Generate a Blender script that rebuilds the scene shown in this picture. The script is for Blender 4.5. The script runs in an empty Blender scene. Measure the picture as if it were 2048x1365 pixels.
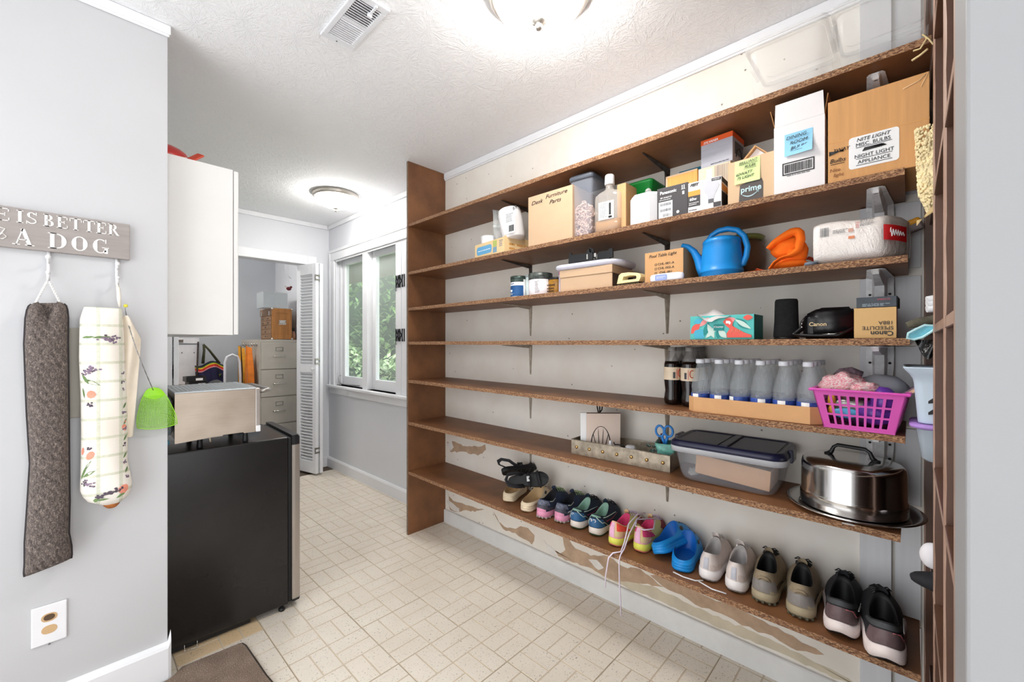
import bpy, bmesh, math, random
from mathutils import Matrix, Vector, noise as mnoise
random.seed(7)
PI = math.pi
scene = bpy.context.scene
COL = scene.collection

# ------------------------------------------------------------------ camera, light, exposure
cam_d = bpy.data.cameras.new('camera')
cam = bpy.data.objects.new('camera', cam_d)
COL.objects.link(cam)
cam.location = (0, 0, 1.254)
cam.rotation_euler = (PI / 2, 0, -math.radians(46.5))
cam_d.sensor_width = 36.0
cam_d.lens = 36.0 * 840.0 / 2048.0
cam_d.shift_y = 3.5 / 2048.0
cam_d.clip_start = 0.02
scene.camera = cam

WORLD_STRENGTH = 2.3
LAMP_EMIT = 41.0
scene.view_settings.view_transform = 'Standard'
scene.view_settings.look = 'None'
scene.view_settings.exposure = 0.42
scene.view_settings.gamma = 1.0
scene.view_settings.use_curve_mapping = False

w = bpy.data.worlds.new('overcast_sky')
scene.world = w
w.use_nodes = True
bg = w.node_tree.nodes['Background']
bg.inputs[0].default_value = (0.97, 0.985, 1.0, 1)
bg.inputs[1].default_value = WORLD_STRENGTH

sun_d = bpy.data.lights.new('sun', 'SUN'); sun_d.energy = 3.0; sun_d.angle = math.radians(3)
sun = bpy.data.objects.new('sun', sun_d); COL.objects.link(sun)
sun.rotation_euler = (math.radians(7), math.radians(-14), 0)   # high sun over the house, lights the garden only

# ------------------------------------------------------------------ materials
def lin(c):
    out = []
    for v in c:
        v = v / 255.0
        out.append(v / 12.92 if v <= 0.04045 else ((v + 0.055) / 1.055) ** 2.4)
    return tuple(out) + (1.0,)

class NT:
    """small node helper"""
    def __init__(s, m):
        m.use_nodes = True
        s.t = m.node_tree
        s.p = s.t.nodes['Principled BSDF']
        s.out = s.t.nodes['Material Output']
    def n(s, typ, **kw):
        nd = s.t.nodes.new(typ)
        for k, v in kw.items():
            if k in nd.inputs.keys() if isinstance(k, str) else False:
                nd.inputs[k].default_value = v
            else:
                setattr(nd, k, v)
        return nd
    def l(s, a, b):
        s.t.links.new(a, b)
    def coord(s, scale=(1, 1, 1)):
        tc = s.t.nodes.new('ShaderNodeTexCoord')
        mp = s.t.nodes.new('ShaderNodeMapping')
        mp.inputs['Scale'].default_value = scale
        s.l(tc.outputs['Object'], mp.inputs['Vector'])
        return mp.outputs['Vector']
    def noise(s, scale, detail=3, rough=0.55, vec=None, dist=0.0):
        nd = s.t.nodes.new('ShaderNodeTexNoise')
        nd.inputs['Scale'].default_value = scale
        nd.inputs['Detail'].default_value = detail
        nd.inputs['Roughness'].default_value = rough
        nd.inputs['Distortion'].default_value = dist
        if vec is not None: s.l(vec, nd.inputs['Vector'])
        return nd.outputs['Fac']
    def ramp(s, fac, stops):
        r = s.t.nodes.new('ShaderNodeValToRGB')
        e = r.color_ramp.elements
        while len(e) < len(stops): e.new(0.5)
        for i, (p, c) in enumerate(stops):
            e[i].position = p
            e[i].color = c if len(c) == 4 else lin(c)
        s.l(fac, r.inputs['Fac'])
        return r.outputs['Color']
    def bump(s, h, strength=0.3, dist=0.002):
        b = s.t.nodes.new('ShaderNodeBump')
        b.inputs['Strength'].default_value = strength
        b.inputs['Distance'].default_value = dist
        s.l(h, b.inputs['Height'])
        s.l(b.outputs['Normal'], s.p.inputs['Normal'])
    def math(s, op, a, b=None):
        m = s.t.nodes.new('ShaderNodeMath'); m.operation = op
        for i, v in enumerate((a, b)):
            if v is None: continue
            if isinstance(v, (int, float)): m.inputs[i].default_value = v
            else: s.l(v, m.inputs[i])
        return m.outputs[0]
    def mix(s, fac, a, b):
        m = s.t.nodes.new('ShaderNodeMix'); m.data_type = 'RGBA'
        if isinstance(fac, (int, float)): m.inputs[0].default_value = fac
        else: s.l(fac, m.inputs[0])
        for i, v in ((6, a), (7, b)):
            if isinstance(v, tuple): m.inputs[i].default_value = v if len(v) == 4 else lin(v)
            else: s.l(v, m.inputs[i])
        return m.outputs[2]

MATS = {}
def mat(name, rgb=(200, 200, 200), rough=0.55, metal=0.0, vary=0.06, vs=6.0, bump=0.0, bs=60.0,
        stretch=(1, 1, 1), trans=0.0, ior=1.45, alpha=1.0, emit=0.0, coat=0.0, spec=0.5):
    if name in MATS: return MATS[name]
    m = bpy.data.materials.new(name)
    k = NT(m); p = k.p
    p.inputs['Roughness'].default_value = rough
    p.inputs['Metallic'].default_value = metal
    p.inputs['IOR'].default_value = ior
    p.inputs['Transmission Weight'].default_value = trans
    p.inputs['Alpha'].default_value = alpha
    p.inputs['Coat Weight'].default_value = coat
    p.inputs['Specular IOR Level'].default_value = spec
    c = lin(rgb)
    vec = k.coord(stretch)
    if vary > 0:
        d = tuple(max(0, x * (1 - 2.2 * vary)) for x in c[:3]) + (1,)
        u = tuple(min(1, x * (1 + 1.2 * vary)) for x in c[:3]) + (1,)
        k.l(k.ramp(k.noise(vs, 4, 0.6, vec), [(0.3, d), (0.7, u)]), p.inputs['Base Color'])
    else:
        p.inputs['Base Color'].default_value = c
    if bump > 0:
        k.bump(k.noise(bs, 4, 0.6, vec), bump, 0.002)
    if emit > 0:
        p.inputs['Emission Color'].default_value = c
        p.inputs['Emission Strength'].default_value = emit
    MATS[name] = m
    return m

def new_mat(name):
    m = bpy.data.materials.new(name); MATS[name] = m
    return m, NT(m)

# ------------------------------------------------------------------ geometry builder
class G:
    def __init__(s):
        s.bm = bmesh.new(); s.M = Matrix.Identity(4); s.st = []
    def push(s, m): s.st.append(s.M.copy()); s.M = s.M @ m; return s
    def pop(s): s.M = s.st.pop(); return s
    def v(s, co): return s.bm.verts.new(s.M @ Vector(co))
    def f(s, vs, mi=0, smooth=False):
        try:
            fc = s.bm.faces.new(vs)
        except ValueError:
            return None
        fc.material_index = mi; fc.smooth = smooth
        return fc
    def box(s, x0, x1, y0, y1, z0, z1, r=0.0, mi=0, seg=2, front=None):
        vs = [s.v((x, y, z)) for x in (x0, x1) for y in (y0, y1) for z in (z0, z1)]
        q = [(0, 1, 3, 2), (4, 6, 7, 5), (0, 4, 5, 1), (2, 3, 7, 6), (0, 2, 6, 4), (1, 5, 7, 3)]  # -x +x -y +y -z +z
        fs = []
        for i, a in enumerate(q):
            fs.append(s.f([vs[j] for j in a], front[i] if front and i in front else mi))
        if r > 0:
            es = list({e for f in fs for e in f.edges})
            bmesh.ops.bevel(s.bm, geom=es, offset=r, segments=seg, profile=0.5, affect='EDGES', clamp_overlap=True)
        return s
    def loft(s, rings, closed=True, cap0=True, cap1=True, mi=0, smooth=True):
        R = [[s.v(c) for c in r] for r in rings]
        n = len(R[0])
        for a, b in zip(R[:-1], R[1:]):
            for i in range(n if closed else n - 1):
                j = (i + 1) % n
                s.f((a[i], a[j], b[j], b[i]), mi, smooth)
        if closed and cap0: s.f(list(reversed(R[0])), mi, False)
        if closed and cap1: s.f(R[-1], mi, False)
        return R
    def lathe(s, prof, n=24, c=(0, 0), mi=0, smooth=True, caps=True, sx=1.0, sy=1.0):
        rings = [[(c[0] + max(r, 1e-5) * sx * math.cos(2 * PI * i / n), c[1] + max(r, 1e-5) * sy * math.sin(2 * PI * i / n), z) for i in range(n)] for r, z in prof]
        s.loft(rings, True, caps and prof[0][0] > 1e-4, caps and prof[-1][0] > 1e-4, mi, smooth)
        return s
    def tube(s, pts, r, n=8, mi=0, closed=False, caps=True, sx=1.0):
        P = [Vector(p) for p in pts]
        rr = r if isinstance(r, (list, tuple)) else [r] * len(P)
        rings = []
        up = None
        for i, p in enumerate(P):
            if closed: t = P[(i + 1) % len(P)] - P[i - 1]
            else: t = P[min(i + 1, len(P) - 1)] - P[max(i - 1, 0)]
            t.normalize()
            if up is None:
                up = t.orthogonal().normalized()
            up = (up - t * up.dot(t))
            if up.length < 1e-6: up = t.orthogonal()
            up.normalize()
            b = t.cross(up)
            rings.append([tuple(p + (up * math.cos(2 * PI * k / n) * sx + b * math.sin(2 * PI * k / n)) * rr[i]) for k in range(n)])
        if closed: rings.append(rings[0])
        s.loft(rings, True, caps and not closed, caps and not closed, mi)
        return s
    def prism(s, poly, a0, a1, axis='y', mi=0, smooth=False):
        def mk(p, a):
            if axis == 'y': return (p[0], a, p[1])
            if axis == 'x': return (a, p[0], p[1])
            return (p[0], p[1], a)
        A = [s.v(mk(p, a0)) for p in poly]; B = [s.v(mk(p, a1)) for p in poly]
        n = len(poly)
        s.f(A, mi); s.f(list(reversed(B)), mi)
        for i in range(n):
            j = (i + 1) % n
            s.f((A[i], B[i], B[j], A[j]), mi, smooth)
        return s
    def ellip(s, c, r, n=16, m=10, mi=0, fn=None):
        rings = []
        for j in range(m + 1):
            t = -PI / 2 + PI * j / m
            rad = max(math.cos(t), 1e-4)
            ring = []
            for i in range(n):
                a = 2 * PI * i / n
                d = Vector((math.cos(a) * rad, math.sin(a) * rad, math.sin(t)))
                k = fn(d) if fn else 1.0
                ring.append((c[0] + d.x * r[0] * k, c[1] + d.y * r[1] * k, c[2] + d.z * r[2] * k))
            rings.append(ring)
        s.loft(rings, True, False, False, mi)
        return s
    def surf(s, fn, nu, nv, mi=0, smooth=True):
        V = [[s.v(fn(i / nu, j / nv)) for j in range(nv + 1)] for i in range(nu + 1)]
        for i in range(nu):
            for j in range(nv):
                s.f((V[i][j], V[i + 1][j], V[i + 1][j + 1], V[i][j + 1]), mi, smooth)
        return s
    def mesh(s, name, mats, norm=True):
        if norm: bmesh.ops.recalc_face_normals(s.bm, faces=s.bm.faces[:])
        me = bpy.data.meshes.new(name)
        s.bm.to_mesh(me); s.bm.free()
        for m in (mats if isinstance(mats, (list, tuple)) else [mats]):
            me.materials.append(m)
        return me
    def out(s, name, mats, parent=None, loc=None, rot=None, norm=True):
        o = bpy.data.objects.new(name, s.mesh(name, mats, norm))
        COL.objects.link(o)
        if parent is not None: o.parent = parent
        if loc: o.location = loc
        if rot: o.rotation_euler = rot
        return o

def thing(name, label, cat, loc=(0, 0, 0), rotz=0.0, group=None, rot=None):
    o = bpy.data.objects.new(name, None)
    o.empty_display_size = 0.05
    COL.objects.link(o)
    o.location = loc
    o.rotation_euler = rot if rot else (0, 0, rotz)
    o['label'] = label; o['category'] = cat
    if group: o['group'] = group
    return o

def tag(o, label, cat, group=None):
    o['label'] = label; o['category'] = cat
    if group: o['group'] = group
    return o

def struct(o):
    o['kind'] = 'structure'
    return o

def stuff(o):
    o['kind'] = 'stuff'
    return o

def copy_tree(o, parent=None):
    c = o.copy(); COL.objects.link(c)
    if parent is not None: c.parent = parent
    for ch in list(o.children): copy_tree(ch, c)
    return c

def item(name, label, cat, y, x, z, turn=0.0, group=None):
    """a thing on the right-hand shelves: local +X runs along the shelf (world -Y), local +Y goes to the wall (world +X)"""
    return thing(name, label, cat, (x, y, z), -PI / 2 + turn, group)

def text(parent, s, x, z, size, m, y=-0.0012, shear=0.0, rot=0.0, ext=0.0003, face='front', align='CENTER', name='lettering', sx=1.0, off=0.0, yy=0.0):
    cu = bpy.data.curves.new(name, 'FONT')
    cu.body = s; cu.size = size; cu.shear = shear; cu.extrude = ext
    cu.align_x = align; cu.align_y = 'CENTER'; cu.offset = off
    cu.resolution_u = 3
    cu.materials.append(m)
    o = bpy.data.objects.new(name, cu); COL.objects.link(o)
    o.parent = parent
    if face == 'front':
        o.location = (x, y, z); o.rotation_euler = (PI / 2, rot, 0)
    elif face == 'side':     # on the +X face, text runs along +Y
        o.location = (y, x, z); o.rotation_euler = (PI / 2, rot, PI / 2)
    elif face == 'left':     # on the -X face
        o.location = (y, x, z); o.rotation_euler = (PI / 2, rot, -PI / 2)
    elif face == 'top':
        o.location = (x, yy, z); o.rotation_euler = (0, 0, rot)
    o.scale = (sx, 1, 1)
    return o

def decal(parent, name, m, x0, x1, z0, z1, y=-0.0005, t=0.0004, r=0.0, label=None):
    g = G()
    if r > 0:
        P = []
        for cx, cz, a0 in ((x1 - r, z1 - r, 0), (x0 + r, z1 - r, 90), (x0 + r, z0 + r, 180), (x1 - r, z0 + r, 270)):
            for k in range(5):
                a = math.radians(a0 + 22.5 * k)
                P.append((cx + r * math.cos(a), cz + r * math.sin(a)))
        g.prism(P, y - t, y)
    else:
        g.box(x0, x1, y - t, y, z0, z1)
    o = g.out(name, m, parent)
    if label: o['label'] = label
    return o

def barcode(parent, x0, x1, z0, z1, m, y=-0.001, n=18, seed=1, t=0.0003, frame=0.0):
    rnd = random.Random(seed)
    g = G(); x = x0
    while x < x1:
        wd = (x1 - x0) / n * rnd.uniform(0.25, 0.8)
        g.box(x, min(x1, x + wd), y - t, y, z0, z1)
        x += wd + (x1 - x0) / n * rnd.uniform(0.3, 0.6)
    if frame > 0:
        f = frame
        for a in ((x0 - 2 * f, x1 + 2 * f, z1 + f, z1 + 2 * f), (x0 - 2 * f, x1 + 2 * f, z0 - 2 * f, z0 - f),
                  (x0 - 2 * f, x0 - f, z0 - f, z1 + f), (x1 + f, x1 + 2 * f, z0 - f, z1 + f)):
            g.box(a[0], a[1], y - t, y, a[2], a[3])
    return g.out('barcode', m, parent)

def lines(parent, x0, x1, z0, z1, n, m, y=-0.001, seed=2, t=0.0003, name='fine_print', th=0.35):
    rnd = random.Random(seed)
    g = G(); dz = (z1 - z0) / n
    for i in range(n):
        zc = z1 - dz * (i + 0.5)
        x = x0
        end = x0 + (x1 - x0) * rnd.uniform(0.65, 1)
        while x < end:
            wl = (x1 - x0) * rnd.uniform(0.06, 0.2)
            g.box(x, min(end, x + wl), y - t, y, zc - dz * th / 2, zc + dz * th / 2)
            x += wl + (x1 - x0) * 0.03
    return g.out(name, m, parent)

def wob(p, s, a, seed=0.0):
    n = mnoise.noise_vector(Vector((p[0] * s + seed, p[1] * s + seed * 1.7, p[2] * s - seed)))
    return (p[0] + n.x * a, p[1] + n.y * a, p[2] + n.z * a)
# ------------------------------------------------------------------ special materials
INK = mat('ink_black', (28, 27, 30), 0.6, vary=0)
INK_G = mat('ink_grey', (95, 96, 100), 0.6, vary=0)
PEN = mat('marker_pen', (48, 44, 46), 0.6, vary=0)
PAPER = mat('white_paper', (240, 240, 240), 0.6, vary=0.02)
WHITE_PAINT = mat('white_trim_paint', (236, 237, 240), 0.35, vary=0.02, vs=3)
CARD = mat('brown_cardboard', (205, 160, 112), 0.75, vary=0.05, vs=4, bump=0.05, bs=200, stretch=(6, 1, 1))
CARD_TAN = mat('tan_cardboard', (202, 170, 138), 0.7, vary=0.04, vs=5)
CARD_PALE = mat('pale_cardboard', (214, 182, 146), 0.72, vary=0.04, vs=5)
CARD_IN = mat('cardboard_inside', (168, 118, 72), 0.8, vary=0.08)
CARD_WHITE = mat('white_cardboard', (232, 228, 228), 0.6, vary=0.02)
BLACK_PL = mat('black_plastic', (24, 24, 27), 0.4, vary=0.1)
WHITE_PL = mat('white_plastic', (236, 236, 238), 0.35, vary=0.02)
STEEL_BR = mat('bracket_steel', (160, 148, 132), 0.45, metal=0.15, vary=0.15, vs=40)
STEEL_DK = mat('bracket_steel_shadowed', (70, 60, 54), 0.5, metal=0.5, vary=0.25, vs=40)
STEEL_PT = mat('bracket_painted_grey', (234, 234, 236), 0.45, vary=0.1, vs=30)
CHROME = mat('polished_nickel', (215, 212, 205), 0.15, metal=1.0, vary=0.05)
GREY_FELT = mat('dark_lining', (26, 27, 32), 0.9, vary=0.2, vs=60)

# stomped plaster ceiling : radial brush bursts
m, k = new_mat('stomped_ceiling_plaster')
k.p.inputs['Base Color'].default_value = lin((247, 248, 250)); k.p.inputs['Roughness'].default_value = 0.8
vec = k.coord()
wv = k.t.nodes.new('ShaderNodeTexNoise'); wv.inputs['Scale'].default_value = 9; k.l(vec, wv.inputs['Vector'])
warp = k.t.nodes.new('ShaderNodeVectorMath'); warp.operation = 'MULTIPLY_ADD'
k.l(wv.outputs['Color'], warp.inputs[0]); warp.inputs[1].default_value = (0.06, 0.06, 0); k.l(vec, warp.inputs[2])
vo = k.t.nodes.new('ShaderNodeTexVoronoi'); vo.voronoi_dimensions = '2D'; vo.inputs['Scale'].default_value = 6.5
k.l(warp.outputs[0], vo.inputs['Vector'])
sub = k.t.nodes.new('ShaderNodeVectorMath'); sub.operation = 'SUBTRACT'
k.l(warp.outputs[0], sub.inputs[0]); k.l(vo.outputs['Position'], sub.inputs[1])
sp = k.t.nodes.new('ShaderNodeSeparateXYZ'); k.l(sub.outputs[0], sp.inputs[0])
ang = k.math('ARCTAN2', sp.outputs['Y'], sp.outputs['X'])
ln = k.t.nodes.new('ShaderNodeVectorMath'); ln.operation = 'LENGTH'; k.l(sub.outputs[0], ln.inputs[0])
cb = k.t.nodes.new('ShaderNodeCombineXYZ')
k.l(k.math('MULTIPLY', ang, 4.2), cb.inputs[0]); k.l(k.math('MULTIPLY', ln.outputs['Value'], 60.0), cb.inputs[1])
k.l(k.math('MULTIPLY', vo.outputs['Distance'], 3.0), cb.inputs[2])
streak = k.noise(1.0, 3, 0.6, cb.outputs[0], 0.6)
fine = k.noise(95, 3, 0.6, vec, 1.2)
h1 = k.math('SMOOTH_MAX', k.math('SUBTRACT', streak, 0.50), 0.0)
h2 = k.math('MAXIMUM', k.math('SUBTRACT', fine, 0.52), 0.0)
k.bump(k.math('ADD', k.math('MULTIPLY', h1, 3.2), k.math('MULTIPLY', h2, 2.2)), 0.5, 0.007)
CEIL = m

def painted_wall(name, rgb, marks=0.02):
    m, k = new_mat(name)
    vec = k.coord()
    c = lin(rgb)
    d = tuple(x * (1 - marks * 2) for x in c[:3]) + (1,)
    k.l(k.ramp(k.noise(1.6, 3, 0.5, vec), [(0.35, d), (0.65, c)]), k.p.inputs['Base Color'])
    k.p.inputs['Roughness'].default_value = 0.5
    k.bump(k.noise(180, 3, 0.6, vec), 0.05, 0.002)
    return m
WALL_GREY = painted_wall('pale_grey_wall_paint', (200, 200, 202), 0.03)
WALL_LIT = painted_wall('lit_grey_wall_paint', (224, 226, 231), 0.02)  # lighter copy of the wall grey, lifted to imitate missing light
WALL_BACK = painted_wall('utility_room_wall_paint', (186, 190, 195), 0.05)
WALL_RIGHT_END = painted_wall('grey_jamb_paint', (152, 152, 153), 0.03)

# old cream plywood wall behind the shelves, with specks and rubbed stains
m, k = new_mat('old_cream_plywood_paint')
vec = k.coord()
base = k.ramp(k.noise(2.2, 4, 0.6, vec), [(0.3, (226, 218, 206)), (0.7, (240, 236, 229))])
spk = k.t.nodes.new('ShaderNodeTexVoronoi'); spk.inputs['Scale'].default_value = 14; k.l(vec, spk.inputs['Vector'])
smask = k.math('LESS_THAN', spk.outputs['Distance'], 0.055)
k.l(k.mix(k.math('MULTIPLY', smask, 0.75), base, (92, 74, 58)), k.p.inputs['Base Color'])
k.p.inputs['Roughness'].default_value = 0.55
k.bump(k.noise(40, 3, 0.6, k.coord((1, 0.4, 4))), 0.06, 0.003)
WALL_CREAM = m

# stained hardboard shelves and pressed-chip edges
def stained(name, a, b, rough=0.5):
    m, k = new_mat(name)
    vec = k.coord()
    n1 = k.noise(5, 5, 0.65, vec); n2 = k.noise(160, 2, 0.6, vec)
    c1 = k.ramp(n1, [(0.3, a), (0.72, b)])
    k.l(k.mix(k.math('MULTIPLY', n2, 0.25), c1, tuple(int(x * 0.6) for x in a)), k.p.inputs['Base Color'])
    k.p.inputs['Roughness'].default_value = rough
    k.bump(n2, 0.06, 0.001)
    return m
WOOD = stained('brown_stained_hardboard', (108, 70, 44), (146, 97, 60))
WOOD_DK = stained('dark_brown_painted_pine', (86, 58, 44), (108, 74, 56), 0.4)
WOOD_DK2 = stained('scuffed_brown_edge', (150, 116, 98), (188, 160, 144), 0.5)
m, k = new_mat('pressed_chip_edge')
vec = k.coord()
vo = k.t.nodes.new('ShaderNodeTexVoronoi'); vo.inputs['Scale'].default_value = 480; k.l(k.coord((1, 0.45, 1)), vo.inputs['Vector'])
k.l(k.ramp(vo.outputs['Color'], [(0.15, (92, 62, 44)), (0.5, (140, 98, 68)), (0.85, (184, 144, 106))]), k.p.inputs['Base Color'])
k.p.inputs['Roughness'].default_value = 0.75
k.bump(vo.outputs['Distance'], 0.5, 0.003)
CHIP = m

# vinyl tile with little dark flecks
def vinyl(name, a, b, fleck=0.65):
    m, k = new_mat(name)
    geo = k.t.nodes.new('ShaderNodeNewGeometry')
    mp = k.t.nodes.new('ShaderNodeMapping'); mp.inputs['Scale'].default_value = (1, 1, 1)
    k.l(geo.outputs['Position'], mp.inputs['Vector'])
    vec = mp.outputs['Vector']
    base = k.ramp(k.noise(3.5, 4, 0.6, vec), [(0.3, a), (0.7, b)])
    # short curved dashes : thin slices of a distorted noise, gated by a second noise
    n1 = k.noise(55, 1, 0.4, vec, 1.5)
    d = k.math('ABSOLUTE', k.math('SUBTRACT', n1, 0.5))
    thin = k.math('LESS_THAN', d, 0.020)
    gate = k.math('GREATER_THAN', k.noise(120, 1, 0.5, vec), 0.57)
    msk = k.math('MULTIPLY', thin, gate)
    k.l(k.mix(k.math('MULTIPLY', msk, fleck), base, (96, 84, 72)), k.p.inputs['Base Color'])
    k.p.inputs['Roughness'].default_value = 0.34
    k.bump(k.noise(70, 2, 0.5, vec), 0.05, 0.002)
    return m
TILE = vinyl('cream_vinyl_tile', (222, 212, 197), (232, 224, 211))
TILE_STAIN = vinyl('yellowed_vinyl_tile', (214, 186, 146), (226, 204, 170))
GROUT = mat('tan_embossed_groove', (207, 192, 169), 0.5, vary=0.06)
SUBFLOOR = mat('dark_tile_gap', (92, 80, 68), 0.8)

# thin glass that lets daylight through
m, k = new_mat('window_glass')
tr = k.t.nodes.new('ShaderNodeBsdfTransparent'); tr.inputs['Color'].default_value = (0.95, 0.98, 0.97, 1)
gl = k.t.nodes.new('ShaderNodeBsdfGlossy'); gl.inputs['Roughness'].default_value = 0.02
fr = k.t.nodes.new('ShaderNodeLayerWeight'); fr.inputs['Blend'].default_value = 0.5
df = k.t.nodes.new('ShaderNodeBsdfDiffuse'); df.inputs['Color'].default_value = (0.85, 0.9, 0.9, 1)
mx0 = k.t.nodes.new('ShaderNodeMixShader'); mx0.inputs[0].default_value = 0.16  # diffuse share paints a pale haze over the garden view
k.l(tr.outputs[0], mx0.inputs[1]); k.l(df.outputs[0], mx0.inputs[2])
mx = k.t.nodes.new('ShaderNodeMixShader')
k.l(k.math('MULTIPLY_ADD', k.math('POWER', fr.outputs['Facing'], 4.0), 0.35), mx.inputs[0]); mx.inputs[0].links[0].from_node.inputs[2].default_value = 0.03; k.l(mx0.outputs[0], mx.inputs[1]); k.l(gl.outputs[0], mx.inputs[2])
k.l(mx.outputs[0], k.out.inputs['Surface'])
GLASS = m

def clear_plastic(name, rgb, alpha, rough=0.15):
    m, k = new_mat(name)
    k.p.inputs['Base Color'].default_value = lin(rgb)
    k.p.inputs['Roughness'].default_value = rough
    k.p.inputs['Alpha'].default_value = alpha
    vec = k.coord()
    k.bump(k.noise(6, 2, 0.5, vec), 0.05, 0.004)
    return m
TOTE_PL = clear_plastic('frosted_tote_plastic', (246, 246, 244), 0.20, 0.25)
BIN_PL = clear_plastic('clear_bin_plastic', (214, 218, 226), 0.20, 0.06)
BAG_PL = clear_plastic('zip_bag_plastic', (215, 218, 216), 0.35, 0.2)
TUB_PL = clear_plastic('clear_tub_plastic', (205, 220, 232), 0.5, 0.15)
CONT_PL = clear_plastic('bluish_container_plastic', (196, 202, 216), 0.30, 0.15)
WATER_PL = clear_plastic('clear_bottle_water', (222, 228, 232), 0.17, 0.04)
# ------------------------------------------------------------------ room shell
W = 1.82          # face of the right-hand wall
YL = 2.02         # face of the left wall with the sign
YF = 4.30         # far wall
CE = 2.44

# floor : sub floor plus 12 inch embossed tiles, each tile eight raised bricks in basket weave
g = G(); g.box(-0.70, 1.95, -0.62, 6.1, -0.06, -0.0035)
floor = struct(g.out('floor', SUBFLOOR))
def tile_mesh(nm, m):
    g = G(); P = 0.30; e = 0.0007; z0 = -0.0012
    g.box(-P / 2 + e, P / 2 - e, -P / 2 + e, P / 2 - e, -0.003, z0, mi=1)
    q = P / 2; gr = 0.0019; b = 0.0010
    for ix in (0, 1):
        for iy in (0, 1):
            hor = (ix + iy) % 2 == 0
            for s_ in (0, 1):
                if hor: a = (ix * q, (ix + 1) * q, iy * q + s_ * q / 2, iy * q + (s_ + 1) * q / 2)
                else: a = (ix * q + s_ * q / 2, ix * q + (s_ + 1) * q / 2, iy * q, (iy + 1) * q)
                x0, x1, y0, y1 = (v - q for v in a)
                A = [g.v(c) for c in ((x0 + gr, y0 + gr, z0), (x1 - gr, y0 + gr, z0), (x1 - gr, y1 - gr, z0), (x0 + gr, y1 - gr, z0))]
                i = gr + b
                B = [g.v(c) for c in ((x0 + i, y0 + i, 0), (x1 - i, y0 + i, 0), (x1 - i, y1 - i, 0), (x0 + i, y1 - i, 0))]
                g.f(B, 0)
                for j in range(4): g.f((A[j], A[(j + 1) % 4], B[(j + 1) % 4], B[j]), 1)
    return g.mesh(nm, [m, GROUT])
tile_a = tile_mesh('vinyl_tile', TILE); tile_b = tile_mesh('vinyl_tile_stained', TILE_STAIN)
rnd = random.Random(3)
for i in range(-3, 4):
    for j in range(-5, 8):
        cx = 0.885 + 0.30 * i + 0.15; cy = 2.05 - 0.30 + 0.30 * j + 0.15
        if cx > 1.95 or cy > 5.9 or cx < -0.5 or cy < 0.1: continue
        if cy < -0.0 : continue
        stain = (0.2 < cx < 0.65 and 2.0 < cy < 2.4)
        o = bpy.data.objects.new('tile', tile_b if stain else tile_a); COL.objects.link(o)
        o.parent = floor
        o.location = (cx, cy, rnd.uniform(-0.0004, 0.0003))
        o.rotation_euler = (rnd.uniform(-.0012, .0012), rnd.uniform(-.0012, .0012), rnd.choice((0, PI)) + rnd.uniform(-0.002, 0.002))
for j in range(13):
    pass

g = G(); g.box(-1.25, 1.95, -1.1, 6.1, CE, CE + 0.08)
struct(g.out('ceiling', CEIL))

# right wall: the cream plywood stretch behind the shelves, then the grey window stretch
g = G(); g.box(W, W + 0.10, -0.42, 2.375, 0, CE)
wall_right = struct(g.out('wall_right', WALL_CREAM))
WY0, WY1, WZ0, WZ1 = 2.50, 4.14, 0.835, 2.07
g = G()
g.box(W, W + 0.12, 2.375, WY0, 0, CE); g.box(W, W + 0.12, WY1, 6.02, 0, CE)
g.box(W, W + 0.12, WY0, WY1, 0, WZ0); g.box(W, W + 0.12, WY0, WY1, WZ1, CE)
struct(g.out('wall_window', WALL_LIT))

# left wall with the sign, ends in a free corner
g = G(); g.box(-1.25, 0.253, YL, YL + 0.075, 0, CE)
wall_left = struct(g.out('wall_left', WALL_GREY))
g = G(); g.box(0.08, 0.16, YL + 0.075, 6.02, 0, CE)
struct(g.out('wall_alcove', WALL_GREY))
# far wall with the folding-door opening
OX0, OX1, OZ = 0.56, 1.606, 2.02
g = G()
g.box(0.16, OX0, YF, YF + 0.11, 0, CE); g.box(OX1, W, YF, YF + 0.11, 0, CE); g.box(OX0, OX1, YF, YF + 0.11, OZ, CE)
struct(g.out('wall_far', WALL_LIT))
g = G(); g.box(0.08, W + 0.1, 5.92, 6.02, 0, CE)
g.box(0.9, 1.42, 5.905, 5.92, 1.745, 1.75); g.box(0.9, 1.2, 5.88, 5.92, 2.02, 2.06)
struct(g.out('wall_back', WALL_BACK))
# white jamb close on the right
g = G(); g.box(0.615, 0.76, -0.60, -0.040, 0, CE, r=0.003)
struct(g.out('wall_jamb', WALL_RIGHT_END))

g = G(); g.box(-1.25, -0.42, -0.60, -0.040, 0, CE, r=0.003)  # unseen wall, added to keep daylight off the jamb and sign wall
struct(g.out('wall_light_block', WALL_RIGHT_END))

# crown trims and baseboards
def trim(name, boxes, r=0.004):
    g = G()
    for b in boxes: g.box(*b, r=r)
    return struct(g.out(name, WHITE_PAINT))
trim('trim_1', [(W - 0.016, W - 0.0005, -0.02, 2.370, CE - 0.042, CE - 0.001), (W - 0.010, W - 0.0005, -0.02, 2.370, CE - 0.05, CE - 0.036)], 0.002)
trim('trim_2', [(W - 0.018, W - 0.0005, 2.395, YF - 0.001, CE - 0.042, CE - 0.001)])
trim('trim_3', [(0.16, W - 0.02, YF - 0.018, YF - 0.0005, CE - 0.042, CE - 0.001)])
trim('trim_4', [(-1.24, 0.262, YL - 0.014, YL - 0.0005, CE - 0.034, CE - 0.001), (-1.24, 0.258, YL - 0.009, YL - 0.0005, CE - 0.042, CE - 0.02)], 0.003)
g = G()
g.prism([(W - 0.0005, 0.0), (W - 0.017, 0.0), (W - 0.017, 0.084), (W - 0.013, 0.088), (W - 0.0005, 0.088)], -0.03, 2.368, 'y')
g.M = Matrix.Identity(4)
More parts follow.
